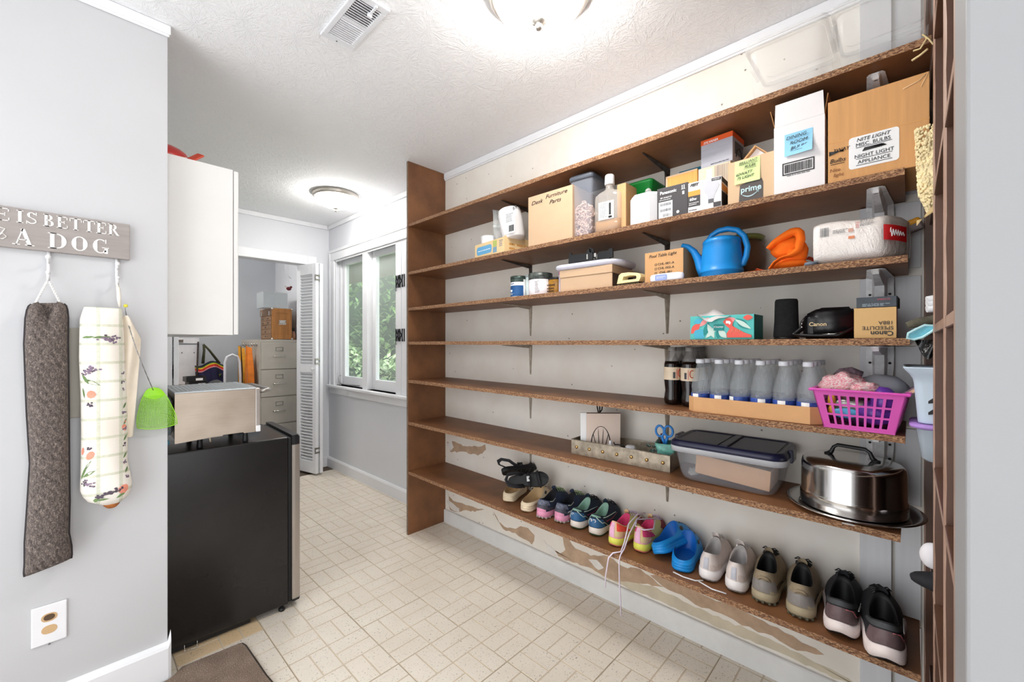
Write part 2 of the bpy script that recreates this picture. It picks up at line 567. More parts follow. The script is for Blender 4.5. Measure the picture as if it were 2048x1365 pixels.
struct(g.out('baseboard_right', mat('old_white_baseboard_paint', (226, 226, 224), 0.45, vary=0.04, vs=5)))
g = G(); g.prism([(W - 0.0005, 0.0), (W - 0.02, 0.0), (W - 0.02, 0.085), (W - 0.012, 0.10), (W - 0.0005, 0.10)], 2.392, YF - 0.001, 'y')
struct(g.out('baseboard_window', WHITE_PAINT))
g = G(); g.box(1.70, W - 0.022, YF - 0.015, YF - 0.0005, 0, 0.10, r=0.003)
struct(g.out('baseboard_far', WHITE_PAINT))
g = G()
g.loft([[(-1.24, YL - d, z) for d, z in prof] for prof in (((0, 0), (0.020, 0), (0.020, 0.118), (0.016, 0.128), (0, 0.135)),)] +
       [[(x, YL - d, z) for d, z in ((0, 0), (0.020, 0), (0.020, 0.118), (0.016, 0.128), (0, 0.135))] for x in (0.21, 0.235, 0.253)] +
       [[(0.262, YL - d * 0.9, z) for d, z in ((0, 0), (0.018, 0), (0.018, 0.14), (0.012, 0.165), (0, 0.175))]], True, True, True, smooth=False)
struct(g.out('baseboard_left', WHITE_PAINT))
# peeled paint on the shelf wall (torn paper-brown layer with curled white rims)
PEEL = mat('peeled_paint_brown_layer', (188, 160, 134), 0.8, vary=0.10, vs=14, bump=0.1, bs=60)
PEEL2 = mat('torn_white_primer', (226, 222, 216), 0.7, vary=0.05, vs=20)
DAMP = mat('damp_stained_cream_paint', (208, 196, 172), 0.6, vary=0.07, vs=9)
def peel(pts, m, t=0.0010, jag=0.006, name='peeled_patch'):
    rn = random.Random(len(pts) * 7 + int(pts[0][0] * 100))
    P = []
    for (a, b) in zip(pts, pts[1:] + pts[:1]):
        n = max(1, int(math.hypot(b[0] - a[0], b[1] - a[1]) / 0.022))
        for i in range(n):
            f = i / n
            P.append((a[0] + (b[0] - a[0]) * f + rn.uniform(-jag, jag) * (i > 0), a[1] + (b[1] - a[1]) * f + rn.uniform(-jag, jag) * (i > 0)))
    g = G(); g.prism(P, W - t, W + 0.001, 'x')
    return g.out(name, m, wall_right)
peel([(2.355, .560), (2.287, .576), (2.18, .560), (1.995, .590), (1.962, .608), (1.955, .575), (2.03, .524), (2.20, .520), (2.315, .495)], PEEL)
peel([(2.365, .540), (2.30, .575), (2.28, .535), (2.31, .505)], PEEL2, 0.0014, name='torn_paint_edge')
peel([(2.345, .205), (2.287, .165), (2.17, .172), (2.05, .178), (1.968, .193), (2.06, .150), (2.15, .138), (2.25, .098), (2.32, .095)], PEEL)
peel([(2.36, .15), (2.32, .11), (2.22, .096), (2.22, .130), (2.30, .150)], PEEL2, 0.0014, name='torn_paint_edge')
peel([(1.885, .200), (1.84, .150), (1.79, .135), (1.698, .150), (1.66, .178), (1.60, .185), (1.55, .158), (1.57, .100), (1.64, .112), (1.70, .125), (1.80, .118)], PEEL)
peel([(1.484, .155), (1.44, .120), (1.37, .118), (1.334, .150), (1.352, .215), (1.33, .222), (1.27, .178), (1.178, .172), (1.077, .205), (1.00, .185), (0.907, .205), (0.80, .165), (0.90, .140), (1.02, .105), (1.10, .098), (1.19, .110), (1.31, .100), (1.41, .095)], PEEL)
peel([(1.47, .140), (1.41, .128), (1.38, .10), (1.44, .095)], PEEL2, 0.0014, name='torn_paint_edge')
peel([(1.19, .150), (1.14, .165), (1.10, .14), (1.13, .118)], PEEL2, 0.0014, name='torn_paint_edge')
peel([(0.99, .125), (0.85, .150), (0.66, .135), (0.46, .135), (0.20, .120), (0.10, .097), (0.50, .094), (0.90, .094), (1.12, .095)], DAMP, 0.0008)
peel([(0.86, .195), (0.76, .225), (0.62, .200), (0.50, .205), (0.36, .190), (0.22, .160), (0.30, .135), (0.40, .150), (0.48, .142), (0.56, .155), (0.66, .148), (0.72, .165), (0.80, .168)], PEEL, 0.0012)
peel([(0.74, .235), (0.68, .232), (0.62, .222), (0.70, .215)], PEEL2, 0.0016, 0.003, name='torn_paint_edge')

# ------------------------------------------------------------------ window with three casements
XG = 1.885
window = struct(thing('window_1', 'white three-light casement window beyond the brown shelf end', 'window', (0, 0, 0)))
del window['label'], window['category']
g = G()   # casing
cw = 0.105
for b in ((W - 0.020, W - 0.0005, WY1, WY1 + cw, WZ0 - 0.02, WZ1 - 0.001), (W - 0.020, W - 0.0005, WY0 - 0.05, WY1 + cw, WZ1, WZ1 + cw),
          (W - 0.026, W - 0.0195, WY1 + cw * 0.72, WY1 + cw - 0.001, WZ0 - 0.02, WZ1 + cw * 0.72), (W - 0.026, W - 0.0195, WY0 - 0.05, WY1 + cw - 0.001, WZ1 + cw * 0.721, WZ1 + cw - 0.001),
          (W - 0.008, W, WY1 - 0.02, WY1 + 0.02, WZ0, WZ1), (W - 0.008, W, WY0, WY1, WZ1 - 0.018, WZ1 + 0.015)):
    g.box(*b, r=0.003)
g.out('casing', WHITE_PAINT, window)
g = G(); g.box(W - 0.045, W + 0.10, WY0 - 0.05, WY1 + cw + 0.03, WZ0 - 0.022, WZ0, r=0.004); g.out('sill', WHITE_PAINT, window)
g = G(); g.box(W - 0.018, W, WY0 - 0.05, WY1 + cw, WZ0 - 0.085, WZ0 - 0.022, r=0.003); g.out('apron', WHITE_PAINT, window)
for a, b in ((3.490, 3.580), (2.935, 3.020)):
    g = G(); g.box(W - 0.006, W + 0.085, a, b, WZ0, WZ1, r=0.004); g.out('mullion', WHITE_PAINT, window)
g = G(); g.box(W + 0.085, W + 0.115, WY0, WY1, WZ0, WZ0 + 0.02); g.box(W + 0.085, W + 0.115, WY0, WY1, WZ1 - 0.02, WZ1)
g.box(W + 0.03, W + 0.115, WY1 - 0.045, WY1, WZ0, WZ1); g.box(W + 0.03, W + 0.115, WY0, WY0 + 0.045, WZ0, WZ1)
g.out('frame', WHITE_PAINT, window)
for (a, b) in ((3.585, 4.09), (3.025, 3.487), (2.55, 2.93)):
    z0, z1 = WZ0 + 0.002, WZ1 - 0.002; f = 0.052; x0, x1 = W + 0.045, W + 0.083
    g = G()
    g.box(x0, x1, a, a + f, z0, z1, r=0.003); g.box(x0, x1, b - f, b, z0, z1, r=0.003)
    g.box(x0, x1, a + f, b - f, z0, z0 + 0.09, r=0.003); g.box(x0, x1, a + f, b - f, z1 - f, z1, r=0.003)
    s_ = g.out('sash', WHITE_PAINT, window)
    g = G(); g.box(W + 0.062, W + 0.066, a + f - 0.004, b - f + 0.004, z0 + 0.088, z1 - f + 0.004)
    g.out('pane', GLASS, s_)
g = G()
g.tube([(W + 0.02, 4.075, WZ0 + 0.095), (W + 0.0, 4.07, WZ0 + 0.085), (W - 0.004, 4.05, WZ0 + 0.03), (W + 0.02, 4.04, WZ0 + 0.008)], 0.006)
g.tube([(W + 0.02, 4.04, WZ0 + 0.010), (W + 0.035, 3.90, WZ0 + 0.012), (W + 0.05, 3.72, WZ0 + 0.02)], 0.005)
g.out('crank', mat('brushed_zinc', (170, 168, 170), 0.35, metal=0.9), window)
def scroll(z):
    g = G()
    for y in (3.005, 2.975, 2.95, 2.915, 2.885):
        g.box(W - 0.013, W - 0.007, y - 0.0035, y + 0.0035, z - 0.05, z + 0.05)
    for y0, y1 in ((3.00, 2.955), (2.955, 3.0), (2.945, 2.905), (2.905, 2.945)):
        pts = []
        for i in range(9):
            f = i / 8
            pts.append((W - 0.011, y0 + (y1 - y0) * (0.5 - 0.5 * math.cos(PI * f)), z + 0.05 - 0.10 * f))
        g.tube(pts, 0.0032, 5)
    g.tube([(W - 0.011, 3.008, z - 0.05), (W - 0.013, 3.006, z - 0.07), (W - 0.013, 2.996, z - 0.075)], 0.003, 5)
    g.out('scroll_hinge', mat('black_iron', (34, 34, 38), 0.4, metal=0.4), window)
g = G(); g.box(W - 0.007, W + 0.03, 2.86, 2.93, WZ0, WZ1, r=0.004); g.out('mullion', WHITE_PAINT, window)
scroll(1.745); scroll(1.315)

# ------------------------------------------------------------------ far opening: casing and folded louver doors
g = G()
g.box(OX1, OX1 + 0.086, YF - 0.020, YF, 0, OZ + 0.086, r=0.004); g.box(OX0 - 0.086, OX0, YF - 0.020, YF, 0, OZ + 0.086, r=0.004)
g.box(OX0, OX1, YF - 0.020, YF, OZ, OZ + 0.086, r=0.004)
g.box(OX1 - 0.006, OX1, YF, YF + 0.11, 0, OZ); g.box(OX0, OX0 + 0.006, YF, YF + 0.11, 0, OZ)
struct(g.out('trim_5', WHITE_PAINT))
DOORW = mat('white_louver_paint', (238, 240, 244), 0.35, vary=0.02)
def slat_mesh(wd):
    g = G(); g.box(-wd / 2, wd / 2, -0.017, 0.017, -0.0032, 0.0032, r=0.001, seg=1)
    return g.mesh('slat', DOORW)
def leaf(parent, p0, p1, slat_me):
    """louvered leaf from p0 to p1 on the floor plan"""
    d = Vector((p1[0] - p0[0], p1[1] - p0[1], 0)); L = d.length; a = math.atan2(d.y, d.x)
    T = Matrix.Translation((p0[0], p0[1], 0.02)) @ Matrix.Rotation(a, 4, 'Z')
    H = 1.985; st = 0.052
    g = G(); g.push(T)
    g.box(0, st, -0.015, 0.015, 0, H, r=0.002); g.box(L - st, L, -0.015, 0.015, 0, H, r=0.002)
    for z0, z1 in ((0, 0.11), (0.95, 1.03), (H - 0.10, H)): g.box(st, L - st, -0.015, 0.015, z0, z1, r=0.002)
    o = g.out('leaf_frame', DOORW, parent)
    for z0, z1 in ((0.11, 0.95), (1.03, H - 0.10)):
        n = int((z1 - z0) / 0.0285)
        for i in range(n):
            z = z0 + (z1 - z0) * (i + 0.5) / n
            s_ = bpy.data.objects.new('slat', slat_me); COL.objects.link(s_); s_.parent = o
            s_.matrix_local = T @ Matrix.Translation((L / 2, 0, z)) @ Matrix.Rotation(math.radians(-48), 4, 'X')
    return o, T, L
door = struct(thing('door_1', 'x', 'x')); del door['label'], door['category']
p0, p1 = (1.536, 4.335), (1.606, 4.052)
sm = slat_mesh(math.hypot(p1[0] - p0[0], p1[1] - p0[1]) - 0.104 + 0.004)
lf, T, L = leaf(door, p0, p1, sm)
leaf(door, (1.648, 4.056), (1.586, 4.335), sm)
g = G(); g.push(T); g.push(Matrix.Translation((L - 0.026, -0.015, 0.985)) @ Matrix.Rotation(PI / 2, 4, 'X')); g.lathe([(0.006, 0), (0.006, 0.012), (0.014, 0.016), (0.015, 0.022), (0.008, 0.028), (0, 0.029)], 14); g.pop()
g.out('knob', mat('white_knob', (228, 228, 230), 0.3, vary=0), lf)
for z in (0.19, 1.03, 1.82):
    g = G(); g.push(T); g.box(L - 0.012, L + 0.002, -0.019, -0.0155, z, z + 0.055, r=0.001); g.box(L - 0.002, L + 0.003, -0.02, 0.034, z + 0.0, z + 0.016); g.box(L - 0.002, L + 0.003, -0.02, 0.034, z + 0.04, z + 0.056)
    g.out('hinge', mat('worn_brass_hinge', (150, 146, 138), 0.4, metal=0.8), lf)
door2 = struct(thing('door_2', 'x', 'x')); del door2['label'], door2['category']
leaf(door2, (0.598, 4.33), (0.560, 4.06), sm)
leaf(door2, (0.52, 4.06), (0.568, 4.335), sm)

# ------------------------------------------------------------------ outside the window
GRASS = mat('lawn_ground', (84, 112, 62), 0.9, vary=0.2, vs=3)
g = G(); g.box(1.95, 26, -2, 30, -0.62, -0.5)
struct(g.out('ground', GRASS))
g = G(); g.box(1.95, 2.75, 1.6, 6.0, 2.085, 2.11)
struct(g.out('trim_6', mat('olive_soffit', (104, 100, 66), 0.8)))
def leafmat(name, a, b, c):
    m, k = new_mat(name)
    vec = k.coord()
    k.l(k.ramp(k.noise(2.2, 5, 0.75, vec), [(0.32, a), (0.52, b), (0.70, c)]), k.p.inputs['Base Color'])
    k.p.inputs['Roughness'].default_value = 0.45
    k.p.inputs['Subsurface Weight'].default_value = 0.0
    return m
LEAF_L = leafmat('light_green_leaves', (112, 144, 98), (168, 194, 142), (216, 230, 194))
LEAF_D = leafmat('deep_green_leaves', (58, 92, 58), (104, 142, 96), (156, 186, 138))
LEAF_M = leafmat('mid_green_leaves', (78, 112, 66), (124, 160, 98), (188, 212, 142))
BARK = mat('tree_bark', (92, 78, 62), 0.9, vary=0.2)
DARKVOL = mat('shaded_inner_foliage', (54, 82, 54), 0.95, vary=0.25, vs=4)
def plant(name, label, loc, R, n, ls, m, trunk, seed):
    t = thing(name, label, 'tree' if trunk else 'shrub', loc)
    rn = random.Random(seed)
    g = G()
    for i in range(n):
        while True:
            d = Vector((rn.uniform(-1, 1), rn.uniform(-1, 1), rn.uniform(-1, 1)))
            if 0.1 < d.length < 1: break
        d = d.normalized() * rn.uniform(0.72, 1.05) * (1 + 0.16 * mnoise.noise(d.normalized() * 3 + Vector((seed, 0, 0))))
        c = Vector((d.x * R[0], d.y * R[1], R[2] + d.z * R[2] + trunk))
        q = Matrix.Translation(c) @ Matrix.Rotation(rn.uniform(0, 6.3), 4, 'Z') @ Matrix.Rotation(rn.uniform(-0.9, 0.9), 4, 'X') @ Matrix.Rotation(rn.uniform(-0.6, 0.6), 4, 'Y')
        s_ = ls * rn.uniform(0.6, 1.3)
        vs = [g.bm.verts.new(q @ Vector(p)) for p in ((0, -s_, 0), (s_ * 0.45, 0, s_ * 0.12), (0, s_, 0), (-s_ * 0.45, 0, s_ * 0.12))]
        g.f(vs, 0)
    o = stuff(g.out('foliage', m, t, norm=False))
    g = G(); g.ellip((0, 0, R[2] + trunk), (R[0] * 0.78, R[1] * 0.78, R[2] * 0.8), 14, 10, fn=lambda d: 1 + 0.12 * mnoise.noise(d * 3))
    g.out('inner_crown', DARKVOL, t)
    g = G(); g.tube([(0, 0, 0), (0.05, 0, R[2] * 0.5 + trunk), (0.02, 0.03, R[2] + trunk)], [0.10 * max(0.4, R[2] / 2)] * 2 + [0.03], 8)
    g.out('trunk', BARK, t)
    return t
plant('flowering_shrub', 'pale green leafy shrub low outside the left window pane', (3.15, 7.12, -0.5), (0.75, 0.75, 0.86), 3800, 0.055, LEAF_L, 0, 1)
plant('flowering_shrub', 'pale green leafy shrub low outside the right window pane', (3.35, 5.42, -0.5), (0.8, 0.7, 0.76), 3800, 0.055, LEAF_L, 0, 2)
plant('garden_tree', 'dark green tree behind the shrub in the left pane', (4.3, 9.6, -0.5), (1.7, 1.5, 2.5), 7000, 0.085, LEAF_D, 0.3, 3)
plant('garden_tree', 'silvery green tree filling the right window pane', (5.0, 7.9, -0.5), (1.7, 1.4, 2.5), 7000, 0.08, LEAF_M, 0.3, 4)
plant('garden_tree', 'tall distant tree rising behind the other window trees', (8.6, 14.0, -0.5), (3.4, 3.0, 3.6), 6000, 0.15, LEAF_D, 0.8, 5)
plant('garden_tree', 'broad tree at the far end of the garden', (5.2, 14.5, -0.5), (2.6, 2.6, 3.2), 6000, 0.15, LEAF_M, 0.5, 6)
plant('garden_tree', 'dense tree at the right edge of the window view', (7.4, 9.2, -0.5), (2.2, 2.0, 3.2), 5000, 0.12, LEAF_D, 0.5, 8)
# ------------------------------------------------------------------ wall shelving unit
XF = 1.518; YA = 2.372
SH = {1: (2.029, 2.043), 2: (1.716, 1.718), 3: (1.482, 1.486), 4: (1.261, 1.266), 5: (1.013, 1.006), 6: (0.740, 0.743), 7: (0.416, 0.391)}
SEND = {1: -0.038, 2: 0.012, 3: 0.006, 4: 0.002, 5: 0.011, 6: 0.020, 7: -0.019}
def sz(n, y):
    a, b = SH[n]
    return a + (b - a) * (YA - y) / YA
unit = thing('wall_shelving', 'tall brown hardboard shelving unit running along the cream wall', 'shelving', (W, 1.2, 0))
OFF = Vector((W, 1.2, 0))
def U(g, name, m, **kw):
    g.bm.transform(Matrix.Translation(-OFF)); return g.out(name, m, unit, **kw)
g = G(); lean = 0.0
A = [(XF - 0.001, YA, 0), (W - 0.001, YA, 0), (W - 0.001, YA, CE - 0.002), (XF - 0.001, YA, CE - 0.002)]
g.box(XF - 0.001, W - 0.001, YA, YA + 0.017, 0.0, CE - 0.002, front={0: 1})
o = U(g, 'side_panel', [WOOD, mat('worn_grey_brown_edge', (128, 108, 92), 0.7, vary=0.15, vs=30)])
rn = random.Random(11)
for n in SH:
    g = G(); N = 46; t = 0.019 if n not in (6,) else 0.020
    rows = []
    for i in range(N + 1):
        y = YA - 0.0008 + (SEND[n] - YA) * i / N
        sag = 0.0
        z = sz(n, y) + sag
        j = rn.uniform(-0.0012, 0.0012) if 0 < i < N else 0
        rows.append([(XF + j * 0.6, y, z - 0.001), (XF + 0.0015, y, z), (W - 0.001, y, z), (W - 0.001, y, z - t), (XF + 0.001, y, z - t - j * 0.7)])
    R = g.loft(rows, True, True, True, 0, False)
    g.bm.faces.ensure_lookup_table()
    for f in g.bm.faces:
        c = f.calc_center_median(); f.normal_update()
        if c.x < XF + 0.0012: f.material_index = 1
    o = U(g, 'shelf', [WOOD, CHIP])
# slim steel brackets, two columns
def small_bracket(y, n):
    z = sz(n, y) - 0.020
    g = G()
    # wall leg (tapered, ribbed)
    g.loft([[(W - 0.0008, y + 0.013, z), (W - 0.006, y + 0.009, z), (W - 0.012, y, z), (W - 0.006, y - 0.009, z), (W - 0.0008, y - 0.013, z)],
            [(W - 0.0008, y + 0.012, z - 0.03), (W - 0.006, y + 0.008, z - 0.03), (W - 0.013, y, z - 0.03), (W - 0.006, y - 0.008, z - 0.03), (W - 0.0008, y - 0.012, z - 0.03)],
            [(W - 0.0008, y + 0.005, z - 0.17), (W - 0.003, y + 0.003, z - 0.17), (W - 0.005, y, z - 0.17), (W - 0.003, y - 0.003, z - 0.17), (W - 0.0008, y - 0.005, z - 0.17)]], True, True, True, 0, False)
    # arm under the shelf
    g.loft([[(W - 0.001, y + 0.013, z - 0.0005), (W - 0.001, y + 0.008, z - 0.010), (W - 0.001, y, z - 0.020), (W - 0.001, y - 0.008, z - 0.010), (W - 0.001, y - 0.013, z - 0.0005)],
            [(W - 0.10, y + 0.011, z - 0.0005), (W - 0.10, y + 0.007, z - 0.008), (W - 0.10, y, z - 0.013), (W - 0.10, y - 0.007, z - 0.008), (W - 0.10, y - 0.011, z - 0.0005)],
            [(W - 0.235, y + 0.004, z - 0.0005), (W - 0.235, y + 0.003, z - 0.002), (W - 0.235, y, z - 0.003), (W - 0.235, y - 0.003, z - 0.002), (W - 0.235, y - 0.004, z - 0.0005)]], True, True, True, 0, False)
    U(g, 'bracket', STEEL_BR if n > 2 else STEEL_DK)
for n in SH:
    for y in (1.580, 0.780):
        if n != 7: small_bracket(y, n)
# two white boards at the open end, with big painted brackets
for (a, b, t) in ((0.044, 0.122, 0.022), (-0.024, 0.036, 0.008)):
    g = G()
    zs_ = [0.088] + [v for n in (7, 6, 5, 4, 3, 2, 1) for v in (sz(n, 0.05) - 0.0215, sz(n, 0.05) + 0.001)] + [2.39]
    for i in range(0, len(zs_), 2):
        if zs_[i + 1] - zs_[i] > 0.03: g.box(W - t, W - 0.0005, a, b, zs_[i] + 0.001, zs_[i + 1] - 0.001, r=0.001, seg=1)
    U(g, 'upright_board', mat('white_painted_board', (222, 223, 226), 0.5, vary=0.04, vs=4, bump=0.1, bs=30, stretch=(1, 6, 0.3)))
def big_bracket(n):
    y = 0.072; z = sz(n, y) - 0.0215; x0 = W - 0.022
    g = G()
    sec = lambda x, zz, hw, d: [(x, y + hw, zz), (x, y + hw * 0.55, zz - d * 0.15), (x, y + hw * 0.35, zz - d), (x, y - hw * 0.35, zz - d), (x, y - hw * 0.55, zz - d * 0.15), (x, y - hw, zz)]
    g.loft([sec(x0 - 0.002, z - 0.0005, 0.034, 0.030), sec(x0 - 0.12, z - 0.0005, 0.026, 0.024), sec(x0 - 0.215, z - 0.0005, 0.020, 0.014), sec(x0 - 0.225, z - 0.0005, 0.014, 0.004)], True, True, True, 0, False)
    vs = lambda zz, hw, d: [(x0 - 0.0005, y + hw, zz), (x0 - d * 0.15, y + hw * 0.55, zz), (x0 - d, y + hw * 0.35, zz), (x0 - d, y - hw * 0.35, zz), (x0 - d * 0.15, y - hw * 0.55, zz), (x0 - 0.0005, y - hw, zz)]
    zb = max(z - 0.215, (sz(n + 1, y) + 0.004) if n < 7 else 0.1)
    g.loft([vs(z - 0.001, 0.034, 0.030), vs(z - 0.06, 0.034, 0.024), vs(zb, 0.022, 0.010)], True, True, True, 0, False)
    o = U(g, 'large_bracket', STEEL_PT)
    g = G()
    g.push(Matrix.Translation((x0 - 0.205, y, z - 0.0145))); g.lathe([(0.0055, -0.001), (0.004, 0.0006)], 8); g.pop()
    for zz in (z - 0.055, z - 0.10):
        for s_ in (-1, 1):
            g.push(Matrix.Translation((x0 - 0.004, y + s_ * 0.024, zz)) @ Matrix.Rotation(-PI / 2, 4, 'Y')); g.lathe([(0.004, 0), (0.003, 0.003), (0, 0.003)], 8); g.pop()
    g.bm.transform(Matrix.Translation(-OFF)); g.out('screw', BLACK_PL, o)
for n in (1, 2, 3, 4, 5): big_bracket(n)

# ------------------------------------------------------------------ dark brown shelves on the near side
side = thing('side_shelving', 'dark brown painted shelves seen edge-on beside the grey jamb', 'shelving', (1.2, -0.2, 0))
SO = Vector((1.2, -0.2, 0))
def S(g, name, m): g.bm.transform(Matrix.Translation(-SO)); return g.out(name, m, side)
YN = -0.040
def upright(x0, x1, ya, seed):
    rr = random.Random(seed); g = G(); rows = []
    N = 60
    for i in range(N + 1):
        z = 0.001 + (CE - 0.002) * i / N
        j = rr.uniform(0, 0.0016)
        rows.append([(x0, -0.34, z), (x1, -0.34, z), (x1, ya - 0.003, z), (x1 - 0.004, ya, z), (x0 + 0.003 + j, ya - j * 0.4, z), (x0, ya - 0.0022 - j, z)])
    g.loft(rows, True, True, True, 0, False)
    for f in g.bm.faces:
        c = f.calc_center_median()
        if c.y > ya - 0.004 and c.x < x1 - 0.003: f.material_index = 1
    S(g, 'upright', [WOOD_DK, WOOD_DK2])
upright(1.440, 1.462, YN, 1); upright(1.000, 1.022, YN, 2); upright(1.790, W - 0.001, -0.030, 3)
upright(0.762, 0.784, YN, 4)
for z in (2.008, 1.630, 1.298, 0.952, 0.622, 0.28):
    for a, b in ((1.0225, 1.4395), (0.7845, 0.9995), (1.4625, 1.7895)):
        g = G(); g.box(a, b, -0.34, YN - 0.001, z - 0.020, z, r=0.0015, front={3: 1})
        g.bm.faces.ensure_lookup_table()
        S(g, 'shelf', [WOOD_DK, WOOD_DK2])
g = G(); g.box(0.765, 1.818, -0.36, -0.3405, 0.001, CE - 0.002); S(g, 'back_board', WOOD_DK)
# ------------------------------------------------------------------ ceiling lamps and vent
RIM = mat('brushed_nickel_rim', (196, 190, 182), 0.32, metal=0.85, vary=0.05)
def lamp(label, x, y, power=1.0):
    t = thing('ceiling_lamp', label, 'lamp', (x, y, CE), group=None)
    g = G(); g.lathe([(0.0, -0.0005), (0.172, -0.0005), (0.174, -0.010), (0.168, -0.018), (0.171, -0.024), (0.160, -0.032), (0.150, -0.034), (0.146, -0.026)], 40); g.out('rim', RIM, t)
    m, k = new_mat('glowing_frosted_glass')
    k.p.inputs['Base Color'].default_value = (0.9, 0.88, 0.84, 1); k.p.inputs['Roughness'].default_value = 0.35
    k.p.inputs['Emission Color'].default_value = (1.0, 0.968, 0.925, 1); k.p.inputs['Emission Strength'].default_value = LAMP_EMIT * power
    g = G(); g.lathe([(0.1495, -0.030)] + [(0.150 * math.cos(a), -0.030 - 0.080 * math.sin(a)) for a in [PI / 2 * i / 10 for i in range(1, 10)]] + [(0.006, -0.110)], 40); g.out('glass_dome', m, t)
    g = G(); g.lathe([(0.006, -0.1095), (0.024, -0.1105), (0.024, -0.114), (0.013, -0.118), (0.009, -0.124), (0.012, -0.130), (0.009, -0.137), (0.0, -0.139)], 20); g.out('finial', RIM, t)
lamp('large glowing glass dome lamp above the shelves', 1.082, 0.903)
lamp('distant glowing dome lamp near the far doorway', 1.468, 3.335, 1.0)
lamp('unseen dome lamp added to light the utility room', 0.80, 5.0, 1.0)  # unseen lamp suggested by the switch cord, added to brighten the dim room

vent = thing('ceiling_vent', 'white slatted metal air vent in the textured ceiling', 'vent', (0.722, 1.488, CE))
VW = mat('white_vent_enamel', (232, 234, 238), 0.35, vary=0.02)
g = G(); ax, ay = 0.064, 0.148; ix, iy = 0.044, 0.118
for b in ((-ax, ax, -ay, -iy), (-ax, ax, iy, ay), (-ax, -ix, -iy, iy), (ix, ax, -iy, iy)):
    g.box(b[0], b[1], b[2], b[3], -0.010, -0.0008, r=0.003)
g.box(-ix, ix, -0.010, 0.004, -0.0095, -0.003)
g.out('frame', VW, vent)
g = G(); g.box(-ix, ix, -iy, iy, -0.0012, -0.0004); g.out('duct_opening', mat('dark_duct', (62, 56, 48), 0.8, vary=0.3, vs=20), vent)
sm_ = G(); sm_.box(-ix, ix, -0.0012, 0.0012, -0.005, 0.005); sl = sm_.mesh('slat', VW)
for y0, y1, n, a in ((-iy, -0.010, 9, -0.5), (0.004, iy, 10, 0.25)):
    for i in range(n):
        o = bpy.data.objects.new('slat', sl); COL.objects.link(o); o.parent = vent
        o.location = (0, y0 + (y1 - y0) * (i + 0.5) / n, -0.0062); o.rotation_euler = (a, 0, 0)
g = G(); g.box(0.012, 0.021, -0.138, -0.085, -0.016, -0.010, r=0.002); g.box(0.008, 0.025, -0.09, -0.082, -0.022, -0.010, r=0.002); g.out('damper_lever', VW, vent)
g = G(); g.lathe([(0.003, -0.0112), (0.003, -0.0098)], 8, c=(-0.005, 0.134)); g.out('screw', INK_G, vent)

# ------------------------------------------------------------------ sign with serif letters
ST = {}
def GL(ch):
    """strokes of a slab-serif capital in a unit-high box: (x0,z0,x1,z1,width) bars and ('a',cx,cz,rx,rz,a0,a1,thin,thick) arcs ; returns strokes, advance"""
    th, tk, sf = 0.055, 0.19, 0.05
    stem = lambda x: [(x, 0, x, 1, tk), (x - 0.19, sf / 2, x + 0.19, sf / 2, sf), (x - 0.19, 1 - sf / 2, x + 0.19, 1 - sf / 2, sf)]
    if ch == 'I': return stem(0.2), 0.42
    if ch == 'L': return stem(0.2) + [(0.2, 0.03, 0.68, 0.03, 0.06), (0.665, 0, 0.665, 0.26, 0.05)], 0.74
    if ch in 'EF':
        s = stem(0.2) + [(0.2, 0.97, 0.70, 0.97, 0.06), (0.685, 0.76, 0.685, 1, 0.05), (0.2, 0.52, 0.52, 0.52, 0.06), (0.51, 0.40, 0.51, 0.64, 0.05)]
        if ch == 'E': s += [(0.2, 0.03, 0.72, 0.03, 0.06), (0.705, 0, 0.705, 0.27, 0.05)]
        return s, 0.78
    if ch == 'T': return [(0.42, 0, 0.42, 1, tk), (0.24, 0.025, 0.60, 0.025, sf), (0.03, 0.97, 0.81, 0.97, 0.06), (0.045, 0.72, 0.045, 1, 0.05), (0.795, 0.72, 0.795, 1, 0.05)], 0.84
    if ch == 'S': return [('a', 0.36, 0.735, 0.25, 0.235, 20, 270, 0.06, 0.16), ('a', 0.36, 0.265, 0.27, 0.235, 90, -160, 0.16, 0.06), (0.62, 0.74, 0.62, 1.0, 0.05), (0.09, 0, 0.09, 0.26, 0.05)], 0.72
    if ch == 'B': return stem(0.2) + [('a', 0.34, 0.75, 0.26, 0.22, 90, -90, 0.05, 0.18), ('a', 0.36, 0.27, 0.32, 0.24, 90, -90, 0.05, 0.19), (0.2, 0.97, 0.36, 0.97, 0.06), (0.2, 0.52, 0.36, 0.52, 0.05), (0.2, 0.03, 0.38, 0.03, 0.06)], 0.78
    if ch == 'R': return stem(0.2) + [('a', 0.36, 0.735, 0.28, 0.235, 90, -90, 0.05, 0.18), (0.2, 0.97, 0.38, 0.97, 0.06), (0.2, 0.50, 0.38, 0.50, 0.05), (0.42, 0.50, 0.70, 0.06, 0.17), (0.64, 0.025, 0.84, 0.025, sf)], 0.84
    if ch == 'D': return stem(0.2) + [('a', 0.40, 0.5, 0.42, 0.47, 90, -90, 0.05, 0.22), (0.2, 0.97, 0.42, 0.97, 0.06), (0.2, 0.03, 0.42, 0.03, 0.06)], 0.90
    if ch == 'O': return [('a', 0.45, 0.5, 0.37, 0.48, 90, 450, 0.05, 0.22)], 0.92
    if ch == 'G': return [('a', 0.45, 0.5, 0.37, 0.48, 55, 325, 0.05, 0.22), (0.72, 0.02, 0.72, 0.42, 0.17), (0.52, 0.42, 0.86, 0.42, sf), (0.70, 0.72, 0.70, 0.98, 0.05)], 0.92
    if ch == 'A': return [(0.16, 0, 0.44, 1, 0.06), (0.44, 1, 0.74, 0, 0.19), (0.25, 0.33, 0.62, 0.33, 0.05), (0.0, 0.025, 0.32, 0.025, sf), (0.54, 0.025, 0.94, 0.025, sf)], 0.96
    return [], 0.4
